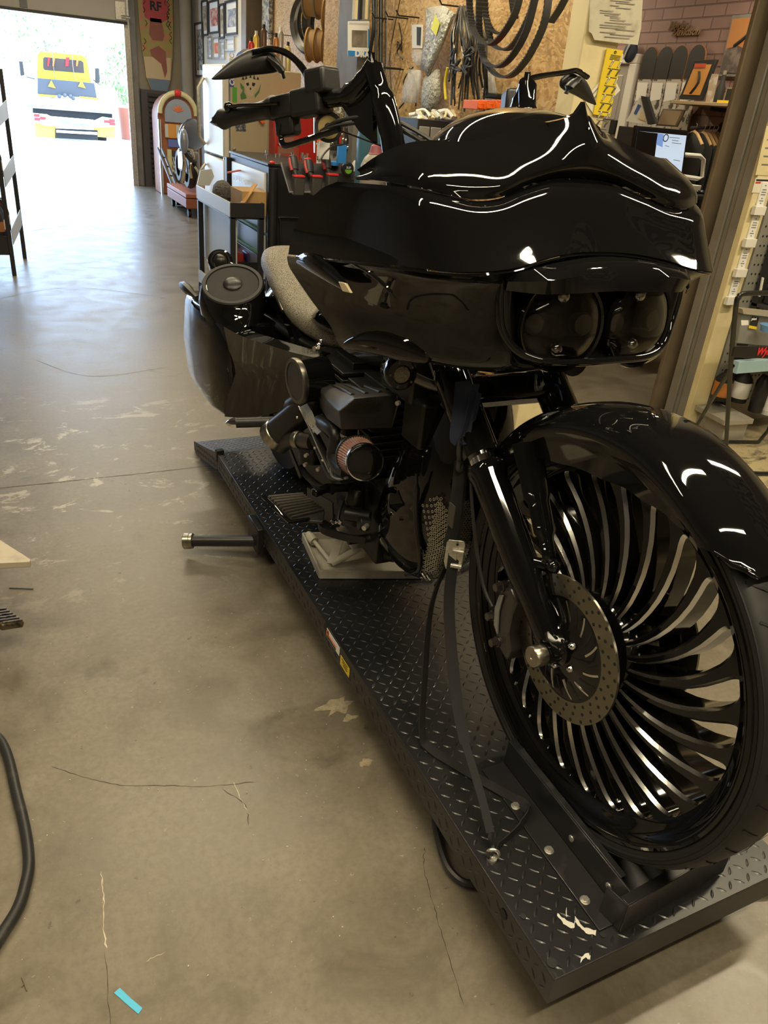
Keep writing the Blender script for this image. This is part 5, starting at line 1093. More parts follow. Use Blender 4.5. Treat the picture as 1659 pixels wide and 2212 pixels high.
# shelf cart at the left edge
sh = thing('shelf_cart', 'black metal shelf cart with slanted trays of bottles at the left edge', 'cart', (-.25, 7.7, 0)); x1 = .125; x0 = -.75
blk = mat('cart_black', (.018, .018, .022), .35); lbl = mat('tray_edge_skylit', (.42, .47, .52), .4)  # bluish light on the black tray edges is put into their colour
for x, y in ((x1, 7.38), (x1 + .12, 8.13), (x0, 7.38), (x0, 8.02)): MB().bb((x - .035, y - .02, 0), (x, y + .02, 1.55)).build('post', blk, sh, bevel=.004)
MB().bb((x0, 7.37, .17), (x1 - .03, 7.39, .32)).build('lower_skirt', blk, sh)
for z in (.27, .72, 1.15):
    MB().bb((x0, 7.38, z), (x1, 8.02, z + .02)).build('tray', blk, sh); MB().prism([(0, z - .02), (.76, z + .03), (.76, z + .17), (0, z + .10)], (x1 + .002, 7.38, 0), V((.15, 1, 0)).normalized(), Z_, (.006, 0, 0)).build('tray_edge', lbl, sh, bevel=.003)
for z in (.32, .76, 1.19):
    for k, y in enumerate((7.5, 7.62, 7.74, 7.88)):
        bt = thing('oil_bottle', 'bottle', 'bottle', (0, 0, 0), 0, 'bottles on the shelf cart at the left edge')
        MB().lathe([(0, 0), (.04, 0), (.042, .02), (.042, .15), (.03, .20), (.014, .23), (.014, .25), (0, .25)], (0, 0, 0), Z_, 14).build('body', [dgrey, mat('dark_blue_bottle%d' % int(z * 100), (.03, .05, .12), .3), matte, dgrey][k], bt)
        MB().cyl((0, 0, .245), (0, 0, .27), .017).build('cap', [papw, redp, matte, papw][k], bt)
        MB().lathe([(.0425, .05), (.0428, .05), (.0428, .13), (.0425, .13)], (0, 0, 0), Z_, 14, caps=False).build('label_wrap', [mat('lbl_orange%d' % int(z * 100), (.5, .2, .08), .5), papw, grey, papw][k], bt)
        bt.location = (x1 - .10 + (y - 7.38) * .15, y, z - .03); bt['label'] = ['tall dark bottle with ' + ('orange', 'white', 'grey', 'pale')[k] + ' label on the ' + {.32: 'bottom', .76: 'middle', 1.19: 'top'}[z] + ' tray of the left shelf cart'][0]
bx = single(MB().bb((-.32, 7.42, .29), (-.12, 7.55, .48)), 'parts_box', mat('box_buff', (.5, .42, .32), .6), 'buff carton on the bottom tray of the left shelf cart', 'box', bevel=.004)
# ---------------- fridge
YF = 7.0
fr = thing('fridge', 'beige two-door fridge with skull and number stickers beside the strand board wall', 'fridge', (2.2, 7.35, 0)); fx0, fx1, fz = 1.895, 2.51, 1.735
MB().bb((fx0, YF, .04), (fx1, YF + .68, fz)).build('cabinet', beige, fr, bevel=.012)
fw = mat('fridge_door_white', (.75, .73, .66), .35)
for z0, z1, nm in ((.06, 1.03, 'door'), (1.045, fz, 'door')):
    d = MB().bb((fx0 - .06, YF - .005, z0), (fx0 - .006, YF + .685, z1)).build(nm, fw, fr, bevel=.012)
    MB().tube([(fx0 - .07, YF + .60, z1 - .08 if z0 < .5 else z0 + .06), (fx0 - .12, YF + .60, z1 - .14 if z0 < .5 else z0 + .12), (fx0 - .12, YF + .60, z1 - .5 if z0 < .5 else z1 - .18), (fx0 - .07, YF + .60, z1 - .56 if z0 < .5 else z1 - .1)], .016, n=8).build('handle', zinc, d)
MB().bb((fx0 - .006, YF - .002, .06), (fx0 + .004, YF + .68, fz)).build('door_gasket', grey, fr)
MB().bb((fx0 - .06, YF - .012, 1.03), (fx0 + .03, YF, 1.047)).build('hinge', chrome, fr)
F = lambda x, y: at(x, y, y=YF - .003)
def fst(P, m, nm, dy=.001, par=fr): return MB().loft([[F(*p) for p in P], [F(*p) - V((0, dy, 0)) for p in P]]).build(nm, m, par)
st_ = fst([(495, 150), (506, 150), (505, 188), (496, 187)], mat('sticker_blue', (.03, .08, .35), .4), 'blue_sticker'); text('COMETIC', F(501.5, 185.5) - V((0, .002, 0)), Z_, -X_, .052, papw, st_, bold=.002, shear=.2)
text('1', F(507, 206) - V((0, .001, 0)), X_, Z_, .125, mat('sticker_green', (.10, .40, .05), .5), fr, name='number_sticker', bold=.012, align='CENTER')
sk = mat('skull_cream', (.55, .48, .33), .6); dg = mat('leaf_green', (.08, .20, .05), .6)
s1 = fst([(529, 172), (528, 188), (532, 196), (535, 206), (541, 209), (546, 206), (549, 196), (554, 188), (553, 173), (541, 168)], sk, 'skull_sticker')
for P in ([(531, 180), (534, 186), (538, 184), (537, 178)], [(545, 178), (544, 185), (549, 187), (552, 180)], [(539, 192), (541, 188), (543, 192), (541, 195)]): fst(P, ink, 'skull_socket', .003, s1)
for P in ([(521, 215), (519, 205), (525, 195), (531, 205), (533, 212)], [(550, 205), (558, 195), (564, 180), (560, 200), (551, 212)], [(520, 190), (519, 178), (527, 188), (528, 198)]): fst(P, dg, 'leaf_decal', .001, s1)
for x in (525, 532, 541, 549, 557): fst([(x - 3, 172), (x, 157 + abs(x - 541) * .5), (x + 3, 172)], ink if x % 2 else dgrey, 'crown_point', .0008, s1)
fst([(508, 263), (531, 262), (531, 284), (509, 283)], mat('photo_print', (.06, .07, .10), .4, mottle=(60, (.35, .38, .42), .5, .6)), 'photo_print')
MB().lathe([(0, 0), (.013, 0), (.013, .01), (0, .012)], F(506, 322), -Y_, 14).build('screw_plug', zinc, fr)
# things on the fridge
cap_ = thing('billed_hat', 'dark cap with a blue and white badge on top of the fridge', 'cap', (2.1, 7.2, fz)); c = at(538, 118, y=7.2)
MB().lathe([(.11, 0), (.108, .05), (.09, .10), (.05, .13), (0, .14)], (c.x, 7.2, fz), Z_, 20).build('crown', mat('cap_brown', (.06, .045, .04), .8), cap_); MB().lathe([(0, 0), (.045, .0), (.045, .003), (0, .003)], (c.x - .09, 7.14, fz + .065), V((-.8, -.6, .3)), 20).build('badge', mat('badge_blue', (.05, .12, .45), .5), cap_)
MB().prism([(-.12, 0), (-.06, -.1), (.06, -.1), (.12, 0)], (c.x, 7.12, fz + .01), X_, Y_, (0, 0, .008)).build('visor', MT['cap_brown'], cap_)
CL = [('red', (.5, .05, .04)), ('gold', (.6, .42, .08)), ('dark brown', (.10, .05, .03)), ('silver', (.6, .6, .58)), ('copper', (.5, .22, .08)), ('tall grey', (.35, .33, .3)), ('pale yellow', (.62, .55, .25))]
for k, (n, cc) in enumerate(CL):
    x = 2.12 + .053 * k; h = .20 + .05 * (k % 3); t = thing('aerosol_can', n + ' spray can standing in the row on top of the fridge', 'can', (x, 7.15 + .04 * (k % 2), fz), 0, 'cans on top of the fridge'); p = t.location
    MB().lathe([(0, 0), (.025, 0), (.025, h - .03), (.015, h - .01), (0, h - .01)], p, Z_, 14).build('can_body', mat('can_' + n, cc, .3, metal=.3), t); MB().cyl(p + V((0, 0, h - .012)), p + V((0, 0, h + .02)), .012, n=10).build('nozzle', papw if k % 2 else ink, t)
# rear strand board: tube, pegs, tape rolls, spools
BX = 3.32
def peg(px, py, X, L=.14, lab=None, grp=None):
    c = at(px, py, x=X); t = MB().tube([c + V((.02, 0, 0)), c + V((-L, 0, -.005)), c + V((-L - .02, 0, .02))], .0045, n=6)
    return single(t, 'peg_hook', dmetal, lab, 'hook', grp)
single(MB().cyl(at(651, 48, x=3.2), at(653, -25, x=3.2), .045, n=16), 'gold_tube', mat('gold_tube', (.55, .40, .05), .35, metal=.3), 'gold printed tube hanging high on the rear strand board', 'tube')
for k, (px, py, cl) in enumerate(((644, 72, cream), (661, 70, grey))):
    c = at(px, py, x=3.2); t = thing('tape_roll', ('cream masking tape roll on the left peg', 'silver and grey tape roll on the right peg')[k] + ' of the rear strand board', 'tape roll', c)
    MB().ring([(.055, -.024), (.085, -.024), (.085, .024), (.055, .024)], c, X_ + Y_ * .4, 30).build('tape', cl, t); MB().ring([(.051, -.022), (.055, -.022), (.055, .022), (.051, .022)], c, X_ + Y_ * .4, 30).build('core', kraft, t)
peg(635, 78, 3.32, .3, 'long bare peg hook left of the tape rolls'); peg(660, 56, 3.32, .16, 'peg hook above the silver tape roll')
def coil(px, py, Xp, r, w, m, n, lab, name='wire_coil', cat='coil', ax=(1, .5, 0), flange=None):
    c = at(px, py, x=Xp); t = thing(name, lab, cat, c)
    for k in range(n):
        o = V(ax).normalized() * ((k - (n - 1) / 2) * w / n); rr = r * R.uniform(.9, 1.02)
        MB().ring([(rr - w / n * .4, -w / n * .45), (rr, 0), (rr - w / n * .4, w / n * .45), (rr * .8, 0)], c + o + V((0, 0, R.uniform(-.02, .02))), ax, 32).build('winding', m if not isinstance(m, list) else m[k % len(m)], t)
    return t
coil(695, 48, 2.95, .29, .35, [hoseM, mat('coil_grey', (.22, .21, .2), .5), hoseM], 6, 'big hanging coil of black and grey cable on the rear strand board')
def spool(px, py, Xp, r, w, n, lab, cm=kraft):
    ax = V((.75, -.6, 0)).normalized(); c = at(px, py, x=Xp); t = thing('cable_spool', lab, 'spool', c)
    for k in range(n + 1):
        o = ax * ((k / n - .5) * w); MB().lathe([(0, -.006), (r, -.006), (r, .006), (0, .006)], c + o, ax, 32).build('flange', cm, t)
        if k < n: MB().cyl(c + o + ax * .008, c + ax * (((k + 1) / n - .5) * w - .008), r * .88, n=28).build('winding', mat('kraft_dark', (.34, .22, .1), .7) if 'kraft_dark' not in MT else MT['kraft_dark'], t)
    MB().cyl(c + ax * (w / 2), c + ax * (w / 2 + .008), r * .2, n=16).build('hub_hole', ink, t); return t
spool(727, 36, 2.75, .15, .16, 2, 'cardboard spool on the upper rod beside the grey post'); spool(702, 100, 2.75, .13, .28, 4, 'row of cardboard spools on the lower rod beside the grey post'); sp_ = spool(735, 100, 2.6, .125, .05, 1, 'black and white printed spool at the end of the lower rod', ink)
spool(700, -2, 2.75, .15, .3, 3, 'spools on the topmost rod, cut by the top of the picture', mat('spool_grey', (.2, .19, .17), .7))
single(MB().tube([at(723, -20, x=2.6), at(724, 30, x=2.6), at(727, 75, x=2.58), at(735, 118, x=2.58)], .004, sp=5), 'orange_wire', mat('orange_wire', (.8, .15, .08), .5), 'thin orange wire hanging in front of the spools', 'wire')
for k, P in enumerate(([(713, 30), (708, 70), (701, 118)], [(712, 45), (718, 75), (728, 100)])): single(MB().tube([at(x, y, x=2.6) for x, y in P], .008, sp=5), 'loose_lead', hoseM, ('black lead hanging straight down over the lower spools', 'black lead slanting across the lower spools')[k], 'wire')
single(MB().bb((3.28, 10.35, 1.9), (3.33, 10.62, 3.4)), 'sticker_board', mat('sticker_board', (.5, .5, .48), .5, mottle=(26, (.15, .15, .17), .48, .52)), 'tall narrow board covered in stickers beside the brown post', 'board')
# post side: packet, pipes, rods
Yp = 5.42
def pk(px0, px1, py0, py1, Y, nm, lab, cat, m): 
    t = thing(nm, lab, cat, at((px0 + px1) / 2, py1, y=Y)); P = [(px0, py1), (px0, py0), (px1, py0), (px1, py1)]
    MB().loft([[at(*p, y=Y) for p in P], [at(*p, y=Y + .012) for p in P]]).build('pouch', m, t, bevel=.003); return t
dp = pk(751, 798, 46, 122, Yp, 'parts_packet', 'white and blue gasket packet hanging on the grey post', 'packet', papw)
Fp = lambda P, m, nm, Y=Yp - .002: MB().loft([[at(*p, y=Y) for p in P], [at(*p, y=Y - .001) for p in P]]).build(nm, m, dp)
Fp([(760, 65), (793, 66), (793, 102), (760, 101)], mat('card_photo', (.14, .12, .09), .4, mottle=(10, (.28, .25, .2), .4, .6)), 'picture_window'); Fp([(795, 63), (798, 63), (798, 104), (795, 104)], blue, 'blue_stripe'); Fp([(752, 109), (798, 112), (798, 121), (752, 120)], blue, 'blue_stripe'); Fp([(754, 48), (797, 49), (797, 54), (754, 52)], plast, 'pouch_top')
text('DRAG', at(767, 115, y=Yp - .005), X_, Z_, .052, papw, dp, bold=.003)
for k, (x, w_, m) in enumerate(((769, .022, cream), (779, .022, matte), (791, .022, cream))): single(MB().beam(at(x, -30, y=5.5), at(x - 3, 42, y=5.5), w_ * 2, .02), 'hanging_strip', m, ('left cream', 'black', 'right cream')[k] + ' strip hanging down the grey post above the gasket packet', 'strip')
for k, P in enumerate(([(806, -20), (807, 60), (800, 110), (797, 140)], [(813, -20), (812, 100), (810, 250)], [(823, -20), (822, 120), (822, 250)], [(831, -20), (833, 90), (830, 170), (822, 205)], [(838, -20), (836, 120), (838, 260)], [(856, -20), (846, 90), (828, 200)], [(868, -20), (852, 60), (842, 130), (848, 230)])):
    single(MB().tube([at(x, y, x=2.38 if k > 1 else 2.34) for x, y in P], (.012, .010, .014, .005, .004, .004, .003)[k], n=8, sp=6), 'hanging_rod' if k in (1, 2) else 'hanging_cable', hoseM if k not in (4, 5) else mat('cable_brown%d' % k, (.22, .16, .1), .5),
           ('thick black tube curving in at the left', 'straight black rod left of the gasket packet edge' if 0 else 'straight black rod just right of the gasket packet', 'thicker straight black rod', 'black cable bending left at its end', 'thin brown straight cable', 'brown cable slanting down to the left', 'thin dark cable looping at the end')[k] + ' on the orange strand board', 'cable')
# front strand board: hooks and wares
PX = 2.425
for k, (x, y) in enumerate(((850, 42), (880, 40), (904, 38), (870, 150), (1000, 15), (864, 148))):
    peg(x, y, PX, .13, ('first peg hook right of the long rods', 'second peg hook right of the long rods', 'peg hook holding the white packet', 'lower peg hook holding grey bags', 'peg hook holding the black cable bundle', 'lower peg hook left of the grey bags')[k], 'peg hooks on the strand board')
for k, P in enumerate(([(828, 40), (818, 90), (822, 150), (815, 220)], [(862, 50), (868, 90), (858, 112), (870, 128)], [(892, 145), (872, 175), (878, 210), (862, 235)], [(885, 148), (900, 190), (898, 230)])):
    single(MB().tube([at(x, y, x=2.4) for x, y in P], .0045, n=6, sp=6), 'hanging_wire', hoseM, ('thin long wire nearest the rods', 'short wire with a bent end', 'wire arc beside the grey bags', 'wire hanging over the clear bag')[k] + ' on the strand board', 'wire')
text('FXR', at(857, 96, x=2.424), -Z_ * .3 - Y_, Z_, .05, ink, bpy.data.objects['wall_board'], name='wall_writing', bold=.001); text('DYNA', at(876, 88, x=2.424), Z_, Y_, .055, ink, bpy.data.objects['wall_board'], name='wall_writing', bold=.001) if 0 else None
def bag_(P, X, nm, lab, m, th=.03):
    t = thing(nm, lab, 'bag', at(*P[0], x=X)); a = [at(*p, x=X) for p in P]
    c = sum(a, V((0, 0, 0))) / len(a); f = [p.lerp(c, .35) + V((-th, R.uniform(-.01, .01), 0)) for p in a]; 
    MB().loft([a, [p + V((-th * .5, 0, 0)) for p in a], f]).build('pouch', m, t, ang=80); return t
single(MB().loft([[at(*p, x=2.34) for p in ((889, 53), (914, 53), (912, 104), (890, 104))], [at(*p, x=2.35) for p in ((889, 53), (914, 53), (912, 104), (890, 104))]]), 'blister_pack', papw, 'white blister pack with dark window hanging on the strand board', 'packet')
single(MB().loft([[at(*p, x=2.338) for p in ((900, 58), (910, 59), (908, 98), (900, 97))], [at(*p, x=2.34) for p in ((900, 58), (910, 59), (908, 98), (900, 97))]]), 'gasket_card', ink, 'dark slim part inside the white blister pack', 'part')
gb = mat('grey_film_bag', (.42, .42, .38), .18, bmp=(40, 1, .02), spec=.8); cb = mat('silver_film_bag', (.62, .64, .64), .15, metal=.4, bmp=(30, 1, .03))
b1 = bag_([(925, 18), (960, 12), (985, 30), (960, 90), (930, 158), (912, 150), (922, 80)], 2.36, 'parts_bag', 'long grey plastic parts bag with a yellow label hanging on the strand board', gb)
MB().loft([[at(*p, x=2.31) for p in ((940, 30), (950, 50), (942, 78), (931, 62))], [at(*p, x=2.305) for p in ((940, 30), (950, 50), (942, 78), (931, 62))]]).build('yellow_label', mat('label_lime', (.72, .72, .05), .5), b1)
b2 = bag_([(960, 30), (978, 36), (950, 110), (925, 165), (918, 150)], 2.33, 'parts_bag', 'slanting pale parts bag in front of the yellow labelled bag', gb, .02); text('VANCE', at(958, 40, x=2.30), V((0, -.5, -.85)), V((0, -.85, .5)), .03, ink, b2) if 0 else None
bag_([(893, 104), (915, 104), (914, 140), (900, 142), (894, 125)], 2.36, 'parts_bag', 'small clear parts bag under the white blister pack', plast, .02)
bag_([(888, 150), (912, 152), (908, 190), (900, 222), (870, 222), (876, 185)], 2.36, 'parts_bag', 'clear bag with blue corner at the lower left of the strand board', plast, .03)
bag_([(925, 165), (950, 150), (952, 200), (940, 245), (918, 238), (920, 200)], 2.36, 'parts_bag', 'dull grey bag with a dark card header in the lower row', gb, .04)
bag_([(880, 255), (903, 250), (902, 300), (870, 310), (868, 285)], 2.28, 'parts_bag', 'crinkled silver bag beside the drawer organiser', cb, .05)
bag_([(1048, 150), (1068, 165), (1075, 215), (1055, 225), (1045, 200)], 2.42, 'parts_bag', 'loose clear bag to the right of the black cable bundle', plast, .02)
single(MB().tube([at(967, 146, x=2.3), at(961, 180, x=2.3), at(963, 215, x=2.3)], .008, n=8, sp=5), 'yellow_hose', mat('hose_yellow', (.75, .62, .05), .5), 'short yellow hose hanging between the grey bag and the black cables', 'hose')
for k in range(26):   # the bundle of levers and cables
    x = 975 + 2.9 * k + R.uniform(-5, 5); y0 = 22 + R.uniform(0, 18); xx = 1003 + (k - 13) * .9; P = [at(xx, y0 - 12, x=2.36), at(x, y0 + 45, x=2.33 - R.random() * .06), at(x + R.uniform(-8, 8), y0 + 110, x=2.33 - R.random() * .08), at(x + R.uniform(-9, 9), 150 + R.uniform(10, 95), x=2.33 - R.random() * .05)]
    single(MB().tube(P, R.choice((.0035, .0045, .006)), n=6, sp=5), 'hanging_lead', (hoseM, hoseM, gun, dgrey)[k % 4], 'thin dark lead in the thick bundle hanging between the grey bags and the drive belts', 'lead', 'leads bundled on one hook of the strand board')
for k in range(8):
    c = at(990 + R.uniform(-8, 30), 80 + R.uniform(0, 90), x=2.25); single(MB().tube([c + V((0, R.uniform(-.05, .05), R.uniform(-.04, .04))) for _ in range(4)], .006, n=6, sp=5, closed=True), 'connector_loop', dgrey, 'small dark loop tangled in the bundle of leads on the strand board', 'lead', 'loops tangled in the lead bundle')
# drive belts
def belt(P, X, w, lab):
    Q = spline([at(x, y, x=X) for x, y in P], 14); n = len(Q); tk = .0045; mb = MB(); A = []
    ctr = at(1100, -60, x=X)
    sec = []
    for i, p in enumerate(Q):
        d = (Q[min(i + 1, n - 1)] - Q[max(i - 1, 0)]).normalized(); nn = d.cross(X_).normalized()
        if nn.dot(ctr - p) < 0: nn = -nn
        t = tk if i % 2 else -tk * .2
        sec.append([p + X_ * w / 2, p - X_ * w / 2, p - X_ * w / 2 + nn * (tk + t), p + X_ * w / 2 + nn * (tk + t)])
    mb.loft(sec); return single(mb, 'drive_belt', mat('belt_rubber', (.03, .029, .028), .5) if 'belt_rubber' not in MT else MT['belt_rubber'], lab, 'belt', 'drive belts hanging high on the strand board', smooth=False)
BL = [([(1013, -40), (1014, 20), (1022, 65), (1043, 94), (1065, 96), (1090, 70), (1115, 25), (1130, -40)], 2.10, 'nearest toothed belt loop, leftmost and deepest on its left side'),
 ([(1036, -40), (1034, 30), (1036, 80), (1050, 88)], 2.14, 'toothed belt run hanging straight beside the leftmost loop'), ([(1046, -40), (1048, 30), (1060, 65), (1076, 75)], 2.18, 'narrow toothed belt inside the leftmost loop'),
 ([(1050, 40), (1060, 90), (1080, 108), (1102, 105), (1125, 75), (1150, 20), (1160, -40)], 2.16, 'toothed belt loop second from the bottom left'),
 ([(1036, 95), (1045, 130), (1062, 145), (1085, 143), (1112, 115), (1140, 60), (1165, -40)], 2.06, 'toothed belt loop crossing the middle of the hanging belts'),
 ([(1056, 148), (1075, 165), (1098, 168), (1122, 150), (1150, 110), (1178, 45), (1190, -40)], 2.08, 'lowest toothed belt loop'), ([(1190, 50), (1210, 20), (1228, -15), (1240, -40)], 2.2, 'rightmost toothed belt run near the cream post'), ([(1100, -40), (1108, 20), (1112, 40)], 2.24, 'short belt run seen between the loops')]
for P, X, l in BL: belt(P, X, .034, l)
# bench with organisers
bn = thing('work_bench', 'dark work bench along the strand board behind the handlebar', 'bench', (2.2, 4.1, 0)); bz = at(960, 262, x=2.15).z
bz = 1.02
MB().bb((1.98, 3.35, bz - .04), (2.42, 4.6, bz)).build('bench_top', dgrey, bn, bevel=.004)
for x in (2.0, 2.36):
    for y in (3.4, 4.5): MB().bb((x, y, 0), (x + .05, y + .05, bz - .04)).build('leg', dgrey, bn)
P = [(903, 303), (903, 256), (984, 261), (984, 306)]; yO = 3.98
a, b_ = at(903, 256, y=yO), at(984, 261, y=yO); ob = thing('drawer_organiser', 'grey drawer organiser with clear drawers on the bench', 'organiser', (a.x + .15, yO + .1, bz)); zt = a.z
MB().bb((a.x, yO, bz), (b_.x, yO + .25, zt)).build('case', dgrey, ob, bevel=.003)
for i in range(3):
    for j in range(3):
        x0 = a.x + .012 + i * (b_.x - a.x - .02) / 3; z0 = zt - .028 - (j + 1) * .062; MB().bb((x0, yO - .006, z0), (x0 + (b_.x - a.x - .02) / 3 - .008, yO, z0 + .055)).build('drawer', mat('drawer_clear', (.42, .41, .38), .3) if 'drawer_clear' not in MT else MT['drawer_clear'], ob, bevel=.002)
a2, b2_ = at(985, 259, y=3.9), at(1031, 262, y=3.9); single(MB().bb((a2.x, 3.9, bz), (b2_.x, 4.15, a2.z)), 'speaker_box', mat('dark_purple', (.02, .008, .018), .5), 'dark purple box beside the drawer organiser', 'box', bevel=.004)
for k in range(14):
    x = 905 + k * 6.2; c = at(x, 252 - R.uniform(0, 9), y=4.05); single(MB().tube([c + V((0, 0, -.02)), c + V((R.uniform(-.05, .05), .05, .01)), c + V((R.uniform(-.05, .05), .08, 0))], R.uniform(.006, .013), n=8, sp=3), 'loose_part', (papw, cream, zinc, lgrey)[k % 4], 'small pale fitting lying in the clutter on top of the drawer organiser', 'part', 'fittings on the drawer organiser')
for k, (x0, x1) in enumerate(((1033, 1053), (1052, 1074), (1072, 1096), (1095, 1109), (1107, 1125))):
    t = thing('parts_bin', '', 'bin', (0, 0, 0), 0, 'orange bins below the drive belts'); Y = 3.42 - .02 * k; a, b_ = at(x0, 217, y=Y), at(x1, 239, y=Y)
    b_.x -= .006; w_ = b_.x - a.x; h = a.z - b_.z; mb = MB()
    mb.prism([(0, 0), (w_, 0), (w_, h * .75), (0, h * .75)], (a.x, Y, b_.z), X_, Z_, (0, .004, 0)).bb((a.x, Y, b_.z), (b_.x, Y + .13, b_.z + .004)); mb.bb((a.x, Y, b_.z), (a.x + .004, Y + .13, a.z)).bb((b_.x - .004, Y, b_.z), (b_.x, Y + .13, a.z)).bb((a.x, Y + .126, b_.z), (b_.x, Y + .13, a.z)); mb.build('tub', orange, t, bevel=.002)
    MB().bb((a.x + .005, Y - .006, b_.z + h * .18), (b_.x - .005, Y, b_.z + h * .3)).build('lip', orange, t)
    t['label'] = 'orange stacking parts bin, ' + ('first', 'second', 'third', 'fourth', 'fifth')[k] + ' from the left under the belts'
a, b_ = at(1073, 201, y=3.62), at(1127, 219, y=3.62); single(MB().bb((a.x, 3.62, b_.z), (b_.x, 3.75, a.z)), 'black_tray', matte, 'black ribbed tray behind the orange bins', 'tray', bevel=.006)
a, b_ = at(1028, 254, y=3.4), at(1042, 268, y=3.4); single(MB().bb((a.x, 3.4, b_.z), (b_.x, 3.5, a.z)), 'blue_bin', mat('blue_bin', (.02, .07, .5), .4), 'small blue bin under the left orange bin', 'bin', bevel=.003)
single(MB().bb((2.36, 3.36, 1.44), (2.43, 3.9, 1.46)), 'wall_ledge', dgrey, 'dark ledge carrying the orange bins', 'shelf')
# red tool cabinet behind the tool cart
rc = thing('red_tool_cabinet', 'red metal drawer cabinet between the fridge and the hanging wrenches', 'tool cabinet', (2.2, 6.4, 0)); Yr = 6.77; a, b_ = at(598, 236, y=Yr), at(680, 326, y=Yr)
MB().bb((a.x, Yr, .9), (b_.x + .02, Yr + .20, a.z)).build('case', red, rc, bevel=.006); MB().bb((a.x, Yr, 0), (b_.x, Yr + .20, .9)).build('lower_case', red, rc)
for k in range(4):
    z = a.z - .02 - k * .085; MB().bb((a.x + .01, Yr - .012, z - .07 - (k == 3) * .02), (a.x + .20, Yr, z)).build('drawer', mat('drawer_red%d' % k, (.42, .08, .06), .4), rc, bevel=.003); MB().bb((a.x + .02, Yr - .014, z - .05), (a.x + .15, Yr - .010, z - .012)).build('drawer_recess', mat('drawer_brown%d' % k, (.30, .16, .12), .5), rc)  # browner flat patch on each drawer front
single(MB().tube([at(597, 271, y=6.745), at(612, 276, y=6.745), at(628, 270, y=6.745), at(640, 262, y=6.745)], .012, n=8, sp=5), 'beige_hose', mat('beige_hose', (.5, .42, .3), .5), 'short beige hose across the red cabinet drawers', 'hose')
single(MB().beam(at(560, 255, y=6.98), at(568, 265, y=6.98), .05, .03), 'orange_tool', orange, 'orange tool handle sticking out beside the fridge', 'tool')
# wrench rack
wr = thing('tool_rack', 'upright rack with red rail and hanging tool bars behind the tool cart', 'rack', (2.2, 5.5, 0)); Yt = 5.60
a = at(694, 200, y=Yt); b_ = at(788, 200, y=Yt); MB().bb((a.x + .02, Yt + .05, 1.05), (b_.x - .10, Yt + .06, 1.62)).build('backboard', mat('rack_backboard', (.68, .66, .6), .5, mottle=(30, (.2, .2, .2), .5, .6)), wr)
MB().beam(at(772, 205, y=Yt), at(770, 345, y=Yt), .055, .03).build('red_rail', red, wr); MB().beam(at(783, 195, y=Yt), at(780, 350, y=Yt), .02, .03).build('rack_post', matte, wr)
MB().beam(at(700, 318, y=Yt - .03), at(780, 322, y=Yt - .03), .02, .035).build('cross_rail', matte, wr); MB().bb((a.x + .14, Yt, 0), (b_.x - .1, Yt + .05, 1.05)).build('plinth', dgrey, wr)
for k in range(11): c = at(768, 215 + k * 11, y=Yt - .02); MB().cyl(c, c + V((0, -.02, 0)), .010, n=10).build('socket_stud', chrome, wr)
for k in range(22):
    x = 698 + k * 3.3 + R.uniform(-1, 1); y0 = 232 + R.uniform(0, 22); ln = R.uniform(45, 78); p, q = at(x, y0, y=Yt - .03 - .03 * R.random()), at(x + R.uniform(-5, 4), y0 + ln, y=Yt - .04)
    t = thing('hanging_spanner' if k % 3 else 'hanging_pliers', 'chrome spanner hanging in the crowded row on the tool rack' if k % 3 else 'pliers with dark red handles hanging in the crowded row on the tool rack', 'spanner' if k % 3 else 'pliers', p, 0, 'spanners on the tool rack' if k % 3 else 'pliers on the tool rack')
    MB().beam(p, q, .010, .005).build('shank', chrome, t); MB().ring([(.008, -.004), (.015, -.004), (.015, .004), (.008, .004)], p, -Y_, 10).build('ring_end', chrome, t)
    m_ = p.lerp(q, .55); MB().cyl(m_, q, .009, n=8).build('grip_sleeve', (redp, matte)[k % 2], t) if k % 3 == 0 else MB().ball(q, .013, 8, (1, .4, 1)).build('open_end', chrome, t)
single(MB().beam(at(679, 240, y=5.2), at(680, 330, y=5.2), .009, .009), 'long_extension_bar', chrome, 'long chrome extension bar at the left of the tool rack', 'bar'); t = thing('screwdriver', 'grey handled screwdriver slanting through an orange clip', 'screwdriver', at(700, 285, y=5.15)); MB().cyl(at(712, 262, y=5.15), at(690, 300, y=5.15), .012, n=10).build('handle_grip', grey, t); MB().cyl(at(690, 300, y=5.15), at(684, 312, y=5.15), .005, n=8).build('blade', zinc, t)
single(MB().beam(at(678, 299, y=5.12), at(700, 303, y=5.12), .02, .018), 'orange_clip', orange, 'orange clip bar on the left of the tool rack', 'clip')
MB().bb((2.15, 5.0, .1), (2.16, 5.1, .2)) if 0 else None
for k, (q, w_, h_, m, l) in enumerate((((700, 322), .07, .12, papw, 'white label card under the cross rail of the tool rack'), ((738, 333), .06, .11, blue, 'blue packet under the cross rail of the tool rack'))):
    c = at(*q, y=5.2); single(MB().box(c, (w_, .02, h_)), 'card_packet', m, l, 'packet')
